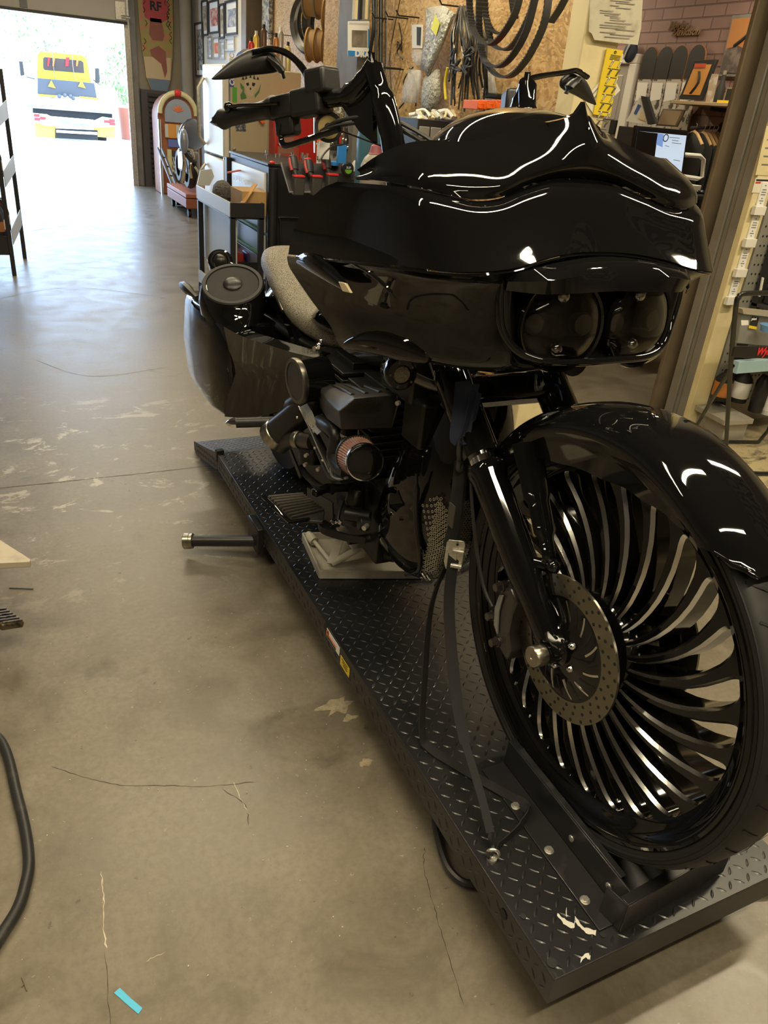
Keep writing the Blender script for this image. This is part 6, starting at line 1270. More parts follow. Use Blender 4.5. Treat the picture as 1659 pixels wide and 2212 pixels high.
# gas cylinder with gauge, jug
gc = thing('gas_cylinder', 'blue-grey gas cylinder with a dial gauge behind the handlebar riser', 'cylinder', (2.25, 5.1, 0)); c = at(812, 280, y=5.0)
MB().lathe([(0, 0), (.12, 0), (.12, c.z - .05), (.09, c.z + .10), (.03, c.z + .17), (0, c.z + .17)], (c.x, 5.0, 0), Z_, 28).build('tank', mat('cylinder_blue', (.05, .13, .18), .4), gc)
g = at(801, 267, y=4.85); MB().lathe([(0, 0), (.032, 0), (.034, .012), (.030, .02), (0, .02)], g, -Y_, 24).build('gauge', mat('gauge_face', (.66, .6, .45), .3), gc); MB().tube([g, g + V((.02, .03, -.04)), g + V((.08, .06, -.05)), g + V((.12, .1, -.02))], .01, n=8, sp=3).build('regulator', mat('brass', (.4, .25, .1), .35, metal=.8), gc)
jg = thing('plastic_jug', 'translucent grey jug with a dusty pink cap behind the fairing', 'jug', at(810, 360, y=4.7)); c = at(811, 350, y=4.7)
MB().lathe([(0, -.16), (.085, -.16), (.09, -.14), (.09, -.02), (.07, .02), (.045, .045), (.04, .05), (0, .05)], c, Z_, 24).build('jug_body', mat('jug_plastic', (.30, .27, .23), .35), jg); MB().lathe([(.05, .045), (.042, .05), (.036, .075), (.034, .09), (.02, .10), (0, .10)], c, Z_, 20).build('jug_cap', mat('pink_cap', (.32, .10, .12), .45), jg); MB().box(c + V((-.085, -.04, -.03)), (.002, .05, .05)).build('jug_label', papw, jg)
single(MB().bb((c.x - .12, 4.61, 0), (c.x + .12, 4.85, c.z - .165)), 'side_bench', dgrey, 'dark bench under the grey jug behind the motorcycle', 'bench')
single(MB().tube([at(700, 350, y=4.9), at(695, 340, y=4.9), at(715, 318, y=4.95), at(740, 312, y=5.0)], .006, n=6, sp=5), 'magnetic_wand', hoseM, 'thin black gooseneck arching over the tool tray', 'gooseneck')

# ---------------- black tool cart
TZ = 1.12; nc, fc = at(578, 352, z=TZ), at(522, 327, z=TZ)
tc = thing('tool_cart', 'tall black tool cart with white-lit drawer fronts and a sloping tool tray', 'tool cart', (2.2, 6.3, 0)); nx = .42
cx0 = nc.x; cy0 = nc.y; cy1 = fc.y; tcm = mat('tool_cart_black', (.014, .014, .017), .42); tg = mat('drawer_daylit_pale', (.74, .77, .80), .3)  # daylight on the drawer fronts is painted in as a pale tone
MB().bb((cx0 + .01, cy0, .12), (cx0 + nx, cy1, TZ - .02)).build('cabinet', tcm, tc, bevel=.006)
MB().bb((cx0, cy0 - .01, TZ - .02), (cx0 + nx, cy1 + .01, TZ)).build('top', tcm, tc, bevel=.004)
for k, (z0, z1) in enumerate(((.82, 1.05), (.64, .80), (.47, .62), (.30, .45), (.14, .28))):
    d = MB().bb((cx0 - .008, cy0 + .05, z0), (cx0 + .01, cy1 - .1, z1)).build('drawer', tg, tc, bevel=.003); MB().prism([(cy0 + .05, z0), (cy1 - .1, z0), (cy1 - .1, z0 + .018), (cy0 + .05, z0 + .018)], (cx0 - .03, 0, 0), Y_, Z_, (.022, 0, 0)).build('drawer_pull', [zinc, green, green, zinc, zinc][k], d, bevel=.003)
MB().cyl((cx0 + .03, cy0 - .035, .15), (cx0 + .03, cy0 - .035, TZ - .03), .035, n=20).build('corner_post', tcm, tc); MB().bb((cx0 - .03, cy1 - .03, .1), (cx0 + .02, cy1 + .03, TZ - .05)).build('corner_post', tcm, tc)
MB().tube([(cx0 + .12, cy0 - .012, .45), (cx0 + .10, cy0 - .012, .72), (cx0 + .13, cy0 - .012, .76), (cx0 + .6, cy0 - .012, .74)], .006, n=8, sp=4).build('panel_bead', tcm, tc)
MB().bb((cx0 + .03, cy0 - .1, .03), (cx0 + nx, cy1 - .1, .12)).build('base', tcm, tc)
# sockets on top
for k in range(12):
    x = cx0 + .15 + .045 * k + R.uniform(-.01, .01); y = cy0 + .5 + R.uniform(-.1, .2); h = R.uniform(.02, .055)
    single(MB().cyl((x, y, TZ), (x, y, TZ + h), .011, n=12), 'socket', chrome, 'chrome socket standing on top of the black tool cart', 'socket', 'sockets on the tool cart')
single(MB().ball(at(588, 351, z=TZ + .01), .022, 10, (1, 1, .5)), 'red_ball', redp, 'small red knob on the near corner of the tool cart', 'ball')
# tray hung on the cart with three drivers
YT = 5.32; Tq = lambda x, y, d=0: at(x, y, y=YT + d)
tr = thing('tool_tray', 'black sloping tray on the cart side holding red and black power drivers', 'tray', Tq(700, 415))
tc_ = [(606, 353), (625, 414), (760, 414), (790, 353)]
MB().loft([[Tq(*p, -.10) for p in tc_[1:3]] + [Tq(*p, .05) for p in (tc_[3], tc_[0])], [Tq(*p, -.10) - V((0, 0, .01)) for p in tc_[1:3]] + [Tq(*p, .05) - V((0, 0, .01)) for p in (tc_[3], tc_[0])]]).build('tray_floor', dgrey, tr)
MB().tube([Tq(607, 352, .05), Tq(625, 415, -.10), Tq(762, 415, -.10)], .006, n=6).build('tray_rim', grey, tr)
for k, (hx, hy, bx_, by) in enumerate(((632, 342, 644, 402), (665, 348, 682, 402), (703, 340, 716, 398))):
    t = thing('power_driver', ('black-capped', 'red-capped short', 'tall red-capped')[k] + ' cordless driver, ' + ('left', 'middle', 'right')[k] + ' one in the sloping tray', 'power tool', Tq(bx_, by), 0, 'cordless drivers in the sloping tray')
    a, b_ = Tq(hx, hy, -.02), Tq(hx + 4, hy + 26, -.06); MB().tube([a, a.lerp(b_, .5), b_], [.031, .033, .028], n=14).build('motor_housing', dgrey, t); MB().tube([a + V((-.024, -.01, 0)), a.lerp(b_, .5) + V((-.026, -.012, 0)), b_ + V((-.02, -.01, 0))], .013, n=8).build('side_stripe', MT.get('worn_red') or mat('worn_red', (.42, .04, .04), .45), t)
    MB().lathe([(0, -.004), (.026, -.004), (.029, .006), (.024, .012), (0, .012)], a, (a - b_), 16).build('end_cap', redp if k else dgrey, t)
    c = Tq(bx_, by, -.10); MB().tube([b_, b_.lerp(c, .5) + V((0, 0, .01)), c + V((0, 0, .05))], [.022, .017, .02], n=12).build('handle', dgrey, t); MB().box(c + V((0, 0, .0)), (.072, .06, .115)).build('battery', mat('battery_dark', (.05, .045, .04), .5) if 'battery_dark' not in MT else MT['battery_dark'], t, bevel=.008)
    MB().box(c + V((0, -.004, .062)), (.074, .062, .014)).build('battery_release', redp, t, bevel=.004)
tm = thing('tape_measure', 'black tape measure with a lime green half label beside the drivers', 'tape measure', Tq(748, 366)); c = Tq(748, 364, -.04)
MB().cyl(c, c + V((0, -.04, 0)), .042, n=28).build('case', dgrey, tm, bevel=.006); MB().prism([(.026 * math.cos(PI + PI * k / 12), .026 * math.sin(PI + PI * k / 12)) for k in range(13)], c + V((0, -.041, -.004)), X_, Z_, (0, -.001, 0)).build('green_label', green, tm); text('3UP', c + V((-.018, -.042, .008)), X_, Z_, .02, papw, tm, bold=.0006)
for k, (q, r, h, m, l) in enumerate((((766, 358), .02, .07, papw, 'white squeeze bottle right of the tape measure'), ((722, 352), .035, .03, blue, 'crumpled blue rag behind the drivers'), ((780, 372), .03, .04, dgrey, 'dark cylinder tool right of the tape measure'))):
    c = Tq(*q, .02); single(MB().lathe([(0, -h / 2), (r, -h / 2), (r * .95, h * .2), (r * .4, h * .45), (0, h * .5)], c, Z_, 12), ('squeeze_bottle', 'rag', 'tool_barrel')[k], m, l, ('bottle', 'rag', 'tool')[k])
# ---------------- utility cart in front of the fridge
UC = thing('utility_cart', 'black utility cart with white-lit trays of boxes beside the fridge', 'cart', (1.9, 6.4, 0)); ux = at(497, 437, z=.86); uf = at(440, 400, z=.86)
x0, y0, y1 = ux.x, ux.y, uf.y; x1_ = x0 + .25
tw_ = mat('tray_side_daylit', (.52, .53, .52), .4)  # light falling on the black tray sides, painted as grey-white
MB().bb((x0 - .004, y0, .76), (x0 + .008, y1, .86)).build('tray_side', tw_, UC, bevel=.003); MB().bb((x0, y0 - .005, .76), (x1_, y0 + .01, .86)).build('tray_end', blk, UC, bevel=.003); MB().bb((x0, y0, .75), (x1_, y1, .765)).build('tray_floor', blk, UC); MB().bb((x1_ - .01, y0, .76), (x1_, y1, .86)).build('tray_side', blk, UC)
MB().prism([(0, .86), (.03, .97), (.12, .985), (.14, .93), (.10, .86)], (x0, y1 - .02, 0), X_, Z_, (0, .015, 0)).build('tray_back', tw_, UC)
for x, y in ((x0, y0), (x0, y1 - .04), (x1_ - .04, y0), (x1_ - .04, y1 - .04)): MB().bb((x, y, .06), (x + .04, y + .04, .78)).build('post', blk, UC, bevel=.004); MB().cyl((x, y + .02, .05), (x + .04, y + .02, .05), .05, n=14).build('caster', matte, UC)
MB().bb((x0 + .05, y0 + .04, .30), (x0 + .06, y1, .74)).build('side_panel', mat('panel_pale', (.5, .52, .5), .4), UC); MB().bb((x0, y0, .10), (x1_, y1, .13)).build('lower_tray', blk, UC); MB().bb((x0 - .004, y0, .10), (x0 + .008, y1, .20)).build('lower_tray_side', tw_, UC)
single(MB().bb((x0 + .10, y0 + .05, .765), (x0 + .28, y0 + .35, .93)), 'cardboard_box', kraft, 'open brown cardboard box on the top tray of the utility cart', 'box', bevel=.002)
single(MB().beam((x0 + .08, y0 + .03, .83), (x0 + .2, y0 + .06, .98), .05, .006), 'wood_offcut', wood, 'slanting light wood offcut in front of the cardboard box', 'wood')
single(MB().ball((x0 + .12, y1 - .35, .85), .10, 12, (.8, 1, .9)), 'wire_wool', mat('wire_wool', (.12, .11, .10), .6, bmp=(60, 1, .05)), 'dark tangled ball of mesh on the far end of the utility cart', 'mesh')
single(MB().bb((x0 + .25, y1 - .5, .93), (x0 + .45, y1 - .2, .96)), 'bagged_part', plast, 'clear plastic bag lying on the utility cart boxes', 'bag'); single(MB().beam((x0 + .2, y1 - .2, .98), (x0 + .35, y1 - .25, 1.02), .07, .01), 'red_card', mat('red_card', (.45, .12, .12), .6), 'faded red card sticking up on the utility cart', 'card')
# pulled out tray of red cases
rt = UC; a, b_ = at(460, 512, z=.42), at(510, 560, z=.42); zt = .42
MB().bb((b_.x - .005, b_.y, zt - .09), (b_.x + .01, a.y, zt)).build('middle_tray_side', lbl, rt, bevel=.003); MB().bb((b_.x, b_.y, zt - .10), (b_.x + .17, a.y, zt - .09)).build('tray_floor', blk, rt); MB().bb((b_.x, b_.y - .01, zt - .10), (b_.x + .17, b_.y, zt - .02)).build('tray_end', blk, rt); MB().bb((b_.x, a.y, zt - .10), (b_.x + .17, a.y + .01, zt)).build('tray_end', blk, rt)
for k, (q, s_, m) in enumerate((((500, 545), (.07, .22, .05), redp), ((524, 541), (.07, .22, .06), redp), ((512, 556), (.07, .16, .07), mat('case_scarlet', (.75, .06, .05), .4)), ((536, 558), (.06, .16, .07), mat('case_violet', (.12, .10, .42), .4)))):
    c = at(*q, z=zt - .05); single(MB().box((c.x, c.y, zt - .06 + .01 * k), s_), 'tool_case', m, ('red case at the far left', 'red case at the far right', 'scarlet curved case at the front', 'violet case at the front right')[k] + ' of the middle cart tray', 'case', 'cases in the middle cart tray', bevel=.01)

# ---------------- office seen through the doorway
def q4(P, ax, v, dv, nm, m, par, **k):
    a = [at(*p, **{ax: v}) for p in P]; d = V((dv, 0, 0)) if ax == 'x' else V((0, dv, 0)); return MB().loft([a, [p + d for p in a]]).build(nm, m, par, **k)
sk1 = mat('deck_graphic_silver', (.66, .66, .64), .15, metal=.3, mottle=(14, (.12, .12, .12), .5, .56))
for k, (px, py) in enumerate(((1409, 103), (1442, 102), (1474, 100), (1511, 98))):
    c = at(px, py, x=5.55); t = thing('skateboard_deck', 'skateboard deck with silver engine graphic, ' + ('first from the left, beside the office door', 'second from the left', 'third from the left', 'fourth, behind the framed comic print')[k], 'skateboard', (5.55, c.y, c.z - .8), 0, 'skateboard decks on the office wall')
    w_ = .098; pr_ = [(w_ * math.cos(PI * j / 12), -w_ * .9 + w_ * math.sin(PI * j / 12)) for j in range(13)] + [(-w_, -.70), (-w_ * .7, -.78), (0, -.80), (w_ * .7, -.78), (w_, -.70)]
    MB().prism(pr_, (5.56, c.y, c.z), Y_, Z_, (-.012, 0, 0)).build('deck', mat('deck_edge_wood%d' % k, (.34, .16, .06), .4), t)
    MB().prism([(x * .94, z * 1.0) for x, z in pr_ if z > -.23] + [(-w_ * .94, -.24), (w_ * .94, -.24)], (5.547, c.y, c.z - .004), Y_, Z_, (-.002, 0, 0)).build('grip_top', dgrey, t)
    MB().prism([(-w_ * .94, -.245), (w_ * .94, -.245), (w_ * .94, -.70), (w_ * .6, -.77), (-w_ * .6, -.77), (-w_ * .94, -.70)], (5.547, c.y, c.z - .004), Y_, Z_, (-.002, 0, 0)).build('graphic', sk1, t)
    MB().prism([(-w_ * .5, -.27), (w_ * .9, -.27), (w_ * .7, -.42), (-w_ * .6, -.40)], (5.5445, c.y, c.z - .004), Y_, Z_, (-.001, 0, 0)).build('white_panel', papw, t)
def fr4(P, X, d, nm, lab, fm, im, cat='picture', ins=.12):
    t = thing(nm, lab, cat, at(*P[3], x=X)); q4(P, 'x', X, d, 'frame', fm, t, bevel=.004); a = [V(at(*p, x=X)) for p in P]; c = sum(a, V((0, 0, 0))) / 4
    i_ = [p.lerp(c, ins * 2) + V((-.003, 0, 0)) for p in a]; MB().loft([i_, [p + V((.002, 0, 0)) for p in i_]]).build('print', im, t); return t, i_
oi = mat('art_comic_orange', (.62, .30, .08), .5)
t, I = fr4([(1500, 130), (1548, 128), (1514, 216), (1466, 214)], 5.32, .03, 'framed_print', 'black framed orange comic style print leaning on the office shelf', ink, oi)
c = sum(I, V((0, 0, 0))) / 4; MB().tube([c + V((-.006, .03, -.1)), c + V((-.006, -.03, -.02)), c + V((-.006, -.01, .06))], .018, n=6, sp=3, flat=.3).build('figure_shape', ink, t); MB().bb(c + V((-.006, -.06, .085)), c + V((-.003, .06, .115))).build('title_bar', mat('title_scarlet', (.55, .08, .04), .5), t)
t, I = fr4([(1582, 33), (1650, 27), (1600, 166), (1551, 165)], 5.56, .03, 'large_poster', 'large framed poster of a rider under an orange sky on the office brick wall', grey, mat('poster_sky', (.48, .20, .06), .5), ins=.06)
L = lambda s, r: I[0].lerp(I[3], r).lerp(I[1].lerp(I[2], r), s) + V((-.004, 0, 0))
MB().add([L(0, .55), L(.5, .5), L(1, .58), L(1, 1), L(0, 1)], [(0, 1, 2, 3, 4)]).build('painted_hill', mat('poster_dark', (.09, .07, .07), .5, mottle=(12, (.2, .16, .14), .45, .6)), t, recalc=False)
MB().tube([L(.35, .5) + V((-.002, 0, 0)), L(.6, .4) + V((-.002, 0, 0)), L(.8, .3) + V((-.002, 0, 0))], .012, n=6).build('painted_fork', dgrey, t)
fr4([(1432, 234), (1479, 237), (1461, 274), (1416, 271)], 5.28, .02, 'framed_certificate', 'brown framed certificate standing above the monitor', brownwood, mat('certificate', (.34, .25, .16), .6), ins=.08)
t = thing('triangular_art', 'white and blue pointed artwork with a black side standing left of the certificate', 'artwork', at(1375, 262, x=5.2)); q4([(1383, 207), (1352, 262), (1399, 269)], 'x', 5.2, .02, 'face', papw, t); q4([(1384, 207), (1397, 209), (1415, 266), (1400, 269)], 'x', 5.18, .03, 'black_side', ink, t)
q4([(1378, 225), (1369, 245), (1374, 247), (1384, 228)], 'x', 5.195, .004, 'blue_stroke', mat('art_blue', (.05, .12, .4), .5), t); q4([(1385, 240), (1378, 256), (1394, 262)], 'x', 5.195, .004, 'cream_stroke', cream, t)
sf = thing('wall_shelf', 'wooden shelf on the painted block wall under the framed prints', 'shelf', at(1520, 220, x=5.4)); a, b_ = at(1459, 219, x=5.3), at(1590, 219, x=5.3); MB().bb((5.25, b_.y, a.z - .02), (5.6, a.y, a.z + .005)).build('board', mat('shelf_wood', (.42, .32, .2), .5), sf, bevel=.003)
MB().bb((5.4, (a.y + b_.y) / 2, a.z - .05), (5.6, (a.y + b_.y) / 2 + .02, a.z - .02)).build('bracket', ink, sf); zs = a.z + .005
def onshelf(px, h, nm, lab, cat, fn):
    c = at(px, 212, x=5.35); t = thing(nm, lab, cat, (5.35, c.y, zs)); fn(t, c.y); return t
onshelf(1536, .2, 'postcard', 'tan postcard picture leaning beside the dark bottle', 'card', lambda t, y: MB().prism([(-.05, 0), (.03, 0), (.05, .2), (-.03, .2)], (5.33, y, zs), Y_, Z_, (.006, 0, 0)).build('card_print', art('tan', (.45, .35, .25), (.6, .55, .5)), t))
def _bt(t, y): MB().lathe([(0, 0), (.035, 0), (.036, .10), (.02, .14), (.014, .20), (0, .20)], (5.33, y, zs), Z_, 16).build('glass_body', ink, t); MB().cyl((5.33, y, zs + .195), (5.33, y, zs + .225), .015, n=12).build('stopper', zinc, t)
onshelf(1556, .2, 'dark_bottle', 'dark round bottle with a pale stopper on the wooden shelf', 'bottle', _bt)
def _fr(t, y): MB().bb((5.33, y - .06, zs), (5.34, y + .04, zs + .11)).build('frame', zinc, t); MB().bb((5.327, y - .05, zs + .01), (5.33, y + .03, zs + .10)).build('picture_face', ink, t)
onshelf(1577, .1, 'small_frame', 'small dark picture frame at the right end of the wooden shelf', 'picture', _fr)
single(MB().bb((5.27, at(1580, 215, x=5.3).y, zs), (5.3, at(1556, 215, x=5.3).y, zs + .018)), 'yellow_strip', yellow, 'yellow strip lying along the wooden shelf edge', 'strip')
t = thing('baseball_hat', 'dark blue cap with white lettering hanging beside the cream post', 'cap', at(1362, 128, x=5.52)); c = at(1362, 112, x=5.53)
MB().ball(c, .085, 14, (.5, 1, 1.05)).build('crown', mat('cap_navy', (.03, .045, .08), .7), t); text('MN FXR', c + V((-.05, -.045, -.05)), V((0, .2, 1)), Y_, .05, papw, t, bold=.001) if 0 else MB().tube([c + V((-.045, .03, -.06)), c + V((-.05, 0, 0)), c + V((-.045, -.02, .06))], .008, n=6, sp=3).build('script_lettering', papw, t)
lg = thing('metal_wall_logo', 'two-line polished metal script logo on the painted block wall', 'sign', at(1472, 65, x=5.58)); c = at(1442, 62, x=5.585)
text('Harley', at(1446, 57, x=5.585), -Y_, Z_, .085, chrome, lg, depth=.008, bold=.002, shear=.4); text('Davidson', at(1453, 70, x=5.585), -Y_, Z_, .085, chrome, lg, depth=.008, bold=.002, shear=.4)
c0_, c1_ = at(1352, 273, x=5.2), at(1480, 276, x=5.2); single(MB().bb((5.12, c1_.y, 0), (5.52, c0_.y, c0_.z)), 'office_cabinet', ink, 'black cabinet under the certificate and pointed artwork', 'cabinet', bevel=.005)
# counter, monitor, stand
YC = 4.7; cz = at(1500, 421, y=YC).z; ct = thing('office_counter', 'dark office counter behind the doorway carrying the monitor', 'counter', (4.6, YC + .3, 0)); MB().bb((3.75, YC - .05, cz - .03), (5.3, YC + .5, cz)).build('counter_top', dgrey, ct, bevel=.004); MB().bb((3.85, YC + .3, 0), (5.2, YC + .48, cz - .03)).build('front_panel', ink, ct)
mn = thing('monitor', 'flat monitor showing a light web page beside the fairing', 'monitor', at(1440, 385, y=YC)); bz_ = mat('monitor_black', (.01, .01, .012), .3)
a, b_ = at(1375, 272, y=YC), at(1484, 384, y=YC); q4([(1375, 271), (1487, 282), (1473, 386), (1362, 372)], 'y', YC, .03, 'bezel', bz_, mn, bevel=.003)
q4([(1379, 276), (1484, 286), (1471, 379), (1367, 366)], 'y', YC - .003, .002, 'screen', mat('screen_white', (.3, .35, .4), .3, emit=((.62, .74, .88), .62)), mn)
q4([(1379, 276), (1484, 286), (1483, 293), (1378, 283)], 'y', YC - .006, .002, 'browser_bar', bz_, mn); q4([(1378, 283), (1421, 288), (1410, 372), (1367, 366)], 'y', YC - .006, .002, 'dark_panel', bz_, mn); q4([(1421, 288), (1434, 290), (1431, 318), (1417, 312)], 'y', YC - .006, .002, 'side_list', mat('screen_blue', (.1, .2, .4), .3, emit=((.25, .4, .8), .5)), mn)
for x, y, w_ in ((1446, 296, 22), (1452, 302, 14), (1452, 308, 20), (1437, 314, 8), (1455, 345, 14)): q4([(x, y), (x + w_, y + 2), (x + w_, y + 3.2), (x, y + 1.2)], 'y', YC - .006, .002, 'page_line', grey, mn)
MB().ring([(.020, 0), (.026, 0), (.026, .002), (.020, .002)], at(1438, 298, y=YC - .005), -Y_, 20).build('page_symbol', ink, mn)
MB().bb((a.x + .12, YC + .02, cz), (a.x + .17, YC + .05, cz + .12)).build('stand_neck', bz_, mn); MB().bb((a.x + .02, YC - .02, cz), (a.x + .3, YC + .15, cz + .008)).build('stand_foot', bz_, mn)
ps = thing('tablet_stand', 'white swivel stand frame to the right of the monitor', 'stand', at(1500, 405, y=YC)); MB().tube([at(1474, 334, y=YC + .05), at(1512, 337, y=YC + .05), at(1520, 345, y=YC + .05), at(1517, 382, y=YC + .05), at(1508, 386, y=YC + .05), at(1474, 381, y=YC + .05)], .016, n=8).build('stand_frame', papw, ps)
q4([(1488, 399), (1516, 401), (1513, 412), (1480, 410)], 'y', YC + .02, .12, 'stand_base', papw, ps, bevel=.004)
q4([(1462, 402), (1485, 404), (1478, 412), (1462, 410)], 'y', YC + .05, .05, 'keyboard', dgrey, tag(thing('keyboard', 'dark keyboard on the counter under the monitor', 'keyboard', at(1470, 408, y=YC)), None)); c = at(1512, 418, y=YC + .1)
ms = thing('computer_mouse', 'black mouse on a dark mat on the office counter', 'mouse', (c.x, YC + .1, cz)); MB().ball((c.x, YC + .1, cz + .012), .035, 12, (1, 1.3, .7)).build('body', bz_, ms); MB().bb((c.x - .12, YC - .0, cz), (c.x + .1, YC + .22, cz + .003)).build('mat_pad', dgrey, ms)
# clothes rail
a = at(1562, 276, x=5.58); b_ = at(1492, 276, y=a.y); rl = thing('clothes_rail', 'black clothes rail reaching out from the block wall', 'rail', a); MB().cyl(a, b_, .012, n=10).build('bar', ink, rl); MB().cyl(a, a - V((.02, 0, 0)), .04, n=16).build('wall_flange', ink, rl)
hw_ = mat('hanger_wood', (.58, .38, .18), .4); 
for k in range(9):
    x = b_.x + .05 + .048 * k + (k > 0) * .05; h = thing('clothes_hanger', 'wooden hanger on the black rail', 'hanger', (x, a.y, a.z), 0, 'hangers on the clothes rail'); h['label'] = 'wooden hanger carrying a dark shirt, ' + ('leftmost and apart from the others', 'second', 'third', 'fourth', 'fifth', 'sixth', 'seventh', 'eighth', 'ninth and nearest the wall')[k] + ' on the black rail'
    MB().tube([(x, a.y, a.z + .012), (x + .0, a.y - .015, a.z), (x, a.y, a.z - .04)], .003, n=6, sp=3).build('hook', zinc, h)
    P = [(x - .05, a.y - .17, a.z - .14), (x, a.y, a.z - .05), (x + .05, a.y + .17, a.z - .14)]; MB().tube(P, .013, n=8, sp=3).build('shoulder_bar', hw_, h)
    s = thing('hanging_shirt', 'black shirt', 'shirt', (x, a.y, a.z - .7), 0, 'shirts on the clothes rail'); s['label'] = 'dark shirt hanging from the ' + ('leftmost', 'second', 'third', 'fourth', 'fifth', 'sixth', 'seventh', 'eighth', 'wall-side')[k] + ' wooden hanger'
    secs = []
    for z, w_, dp_ in ((-.055, .03, .02), (-.10, .13, .03), (-.16, .21, .035), (-.30, .22, .03), (-.5, .21, .028), (-.72, .22, .03)):
        d = V((.28, .96, 0)); secs.append([V((x, a.y, a.z + z)) + d * (w_ * math.cos(t_)) + V((.96, -.28, 0)) * (dp_ * math.sin(t_) * (1 + .25 * math.sin(5 * t_))) for t_ in [2 * PI * j / 18 for j in range(18)]])
    MB().loft(secs).build('body', mat('shirt_black%d' % k, (.012 + .004 * (k % 3),) * 3, .85), s)
st_ = thing('office_stool', 'black metal office stool with legs visible under the fairing', 'stool', (4.5, 4.2, 0))
for P in ([(1425, 690), (1383, 790)], [(1440, 700), (1414, 752)]): MB().tube([at(P[0][0], P[0][1], y=4.05), at(P[1][0], P[1][1], z=.01)], .016, n=8).build('leg', ink, st_)
MB().tube([at(1408, 733, y=4.05), at(1445, 725, y=4.15)], .012, n=8).build('stretcher', ink, st_); c = at(1432, 680, y=4.05); MB().bb((c.x - .05, c.y, c.z - .03), (c.x + .35, c.y + .35, c.z + .03)).build('seat', ink, st_, bevel=.01)

# ---------------- papers on the cream post
dc = thing('notice_sheet', 'creased cream notice sheet full of small print pinned high on the cream post', 'notice', at(1330, 60, y=3.12)); YN = 3.115
P = [(1276, -30), (1390, -25), (1385, 60), (1378, 97), (1330, 92), (1284, 86), (1278, 72), (1272, 68)]; a = [at(x, y, y=YN - (.012 if x > 1350 else 0)) for x, y in P]
MB().loft([a, [p + V((0, .0015, 0)) for p in a]]).build('sheet', mat('aged_paper', (.60, .56, .44), .8, mottle=(16, (.44, .40, .30), .5, .75)), dc)
mb = MB()
for k in range(17):
    y = -4 + k * 5.2; x0 = R.choice((1296, 1306, 1318, 1330)); x1_ = x0 + R.uniform(20, 60)
    if x1_ > 1372: x1_ = 1372
    A_, B2 = at(x0, y, y=YN - .0015 - .012 * (x0 - 1276) / 110), at(x1_, y + (x1_ - x0) * .07, y=YN - .004 - .012 * (x1_ - 1276) / 110); mb.beam(A_, B2, .0006, .0022)
mb.build('printed_line', grey, dc)['kind'] = 'stuff'
ys = thing('fitting_gauge_card', 'long yellow card with rows of bolts hanging on the cream post', 'card', at(1315, 240, y=3.12)); q4([(1312, 104), (1346, 109), (1318, 252), (1282, 247)], 'y', 3.125, .006, 'card', mat('card_yellow', (.78, .58, .03), .5), ys)
MB().ring([(.004, 0), (.006, 0), (.006, .002), (.004, .002)], at(1329, 113, y=3.124), -Y_, 12).build('punched_hole', ink, ys)
for k in range(8):
    sx_ = -.2 * (k * 18.5); 
    for x in (1321, 1338):
        c = at(x - 4.3 * k, 138 + 18.5 * k + (x - 1321) * .14, y=3.122); b = MB(); b.cyl(c + V((.006, 0, .010)), c + V((-.006, 0, -.010)), .0035, n=8); b.ball(c + V((.007, 0, .011)), .006, 8, (1, .5, 1)); b.build('sample_bolt', gun if k % 2 else zinc, ys)
    q4([(1314 - 4.3 * k, 147 + 18.5 * k), (1340 - 4.3 * k, 150.5 + 18.5 * k), (1340 - 4.3 * k, 152 + 18.5 * k), (1314 - 4.3 * k, 148.5 + 18.5 * k)], 'y', 3.1235, .001, 'row_line', ink, ys)
for k in range(4): q4([(1320 - k, 118 + 3 * k), (1341 - k, 121 + 3 * k), (1341 - k, 122.3 + 3 * k), (1320 - k, 119.3 + 3 * k)], 'y', 3.1235, .001, 'text_line', ink, ys)
wn_ = thing('taped_notice', 'pale tilted notice behind the long yellow card near the windshield tip', 'notice', at(1300, 230, y=3.13)); q4([(1262, 215), (1318, 150), (1340, 195), (1285, 252)], 'y', 3.1335, .002, 'sheet', paper, wn_)
for k in range(5): q4([(1272 + 5 * k, 212 + 7 * k), (1296 + 4 * k, 184 + 7 * k), (1297 + 4 * k, 186 + 7 * k), (1273 + 5 * k, 214 + 7 * k)], 'y', 3.1325, .001, 'text_line', grey, wn_)
# right-hand cream column: card holders and sheets
for k, (x, y) in enumerate(((1641, 463), (1621, 532), (1601, 596), (1582, 655))):
    c = at(x, y, y=3.028); t = thing('card_holder', 'white pocket card on the cream column, ' + ('topmost', 'second from the top', 'third from the top', 'lowest')[k] + ' of four', 'card holder', c, 0, 'card holders on the cream column')
    MB().bb((c.x - .052, 3.020, c.z), (c.x, 3.028, c.z + .155)).build('card_strip', papw, t, bevel=.001); MB().bb((c.x - .080, 2.995, c.z - .002), (c.x - .0, 3.021, c.z + .042)).build('pocket', mat('pocket_white', (.78, .77, .72), .5) if 'pocket_white' not in MT else MT['pocket_white'], t, bevel=.002)
    for j, (w_, z) in enumerate(((.01, .138), (.03, .118), (.034, .106), (.034, .094), (.01, .076), (.028, .064), (.01, .052))): MB().bb((c.x - .028 - w_ / 2, 3.0193, c.z + z), (c.x - .028 + w_ / 2, 3.02, c.z + z + .005)).build('printed_line', grey, t)
sh1 = thing('parts_sheet', 'white sheet with a dark and red header above the card holders', 'sheet', at(1650, 415, y=3.02)); q4([(1633, 384), (1680, 386), (1672, 418), (1624, 416)], 'y', 3.027, .002, 'sheet', paper, sh1); q4([(1634, 387), (1680, 389), (1680, 392), (1634, 391)], 'y', 3.0255, .001, 'header_bar', ink, sh1); q4([(1633, 393), (1644, 393), (1643, 396), (1632, 396)], 'y', 3.0255, .001, 'red_mark', red, sh1)
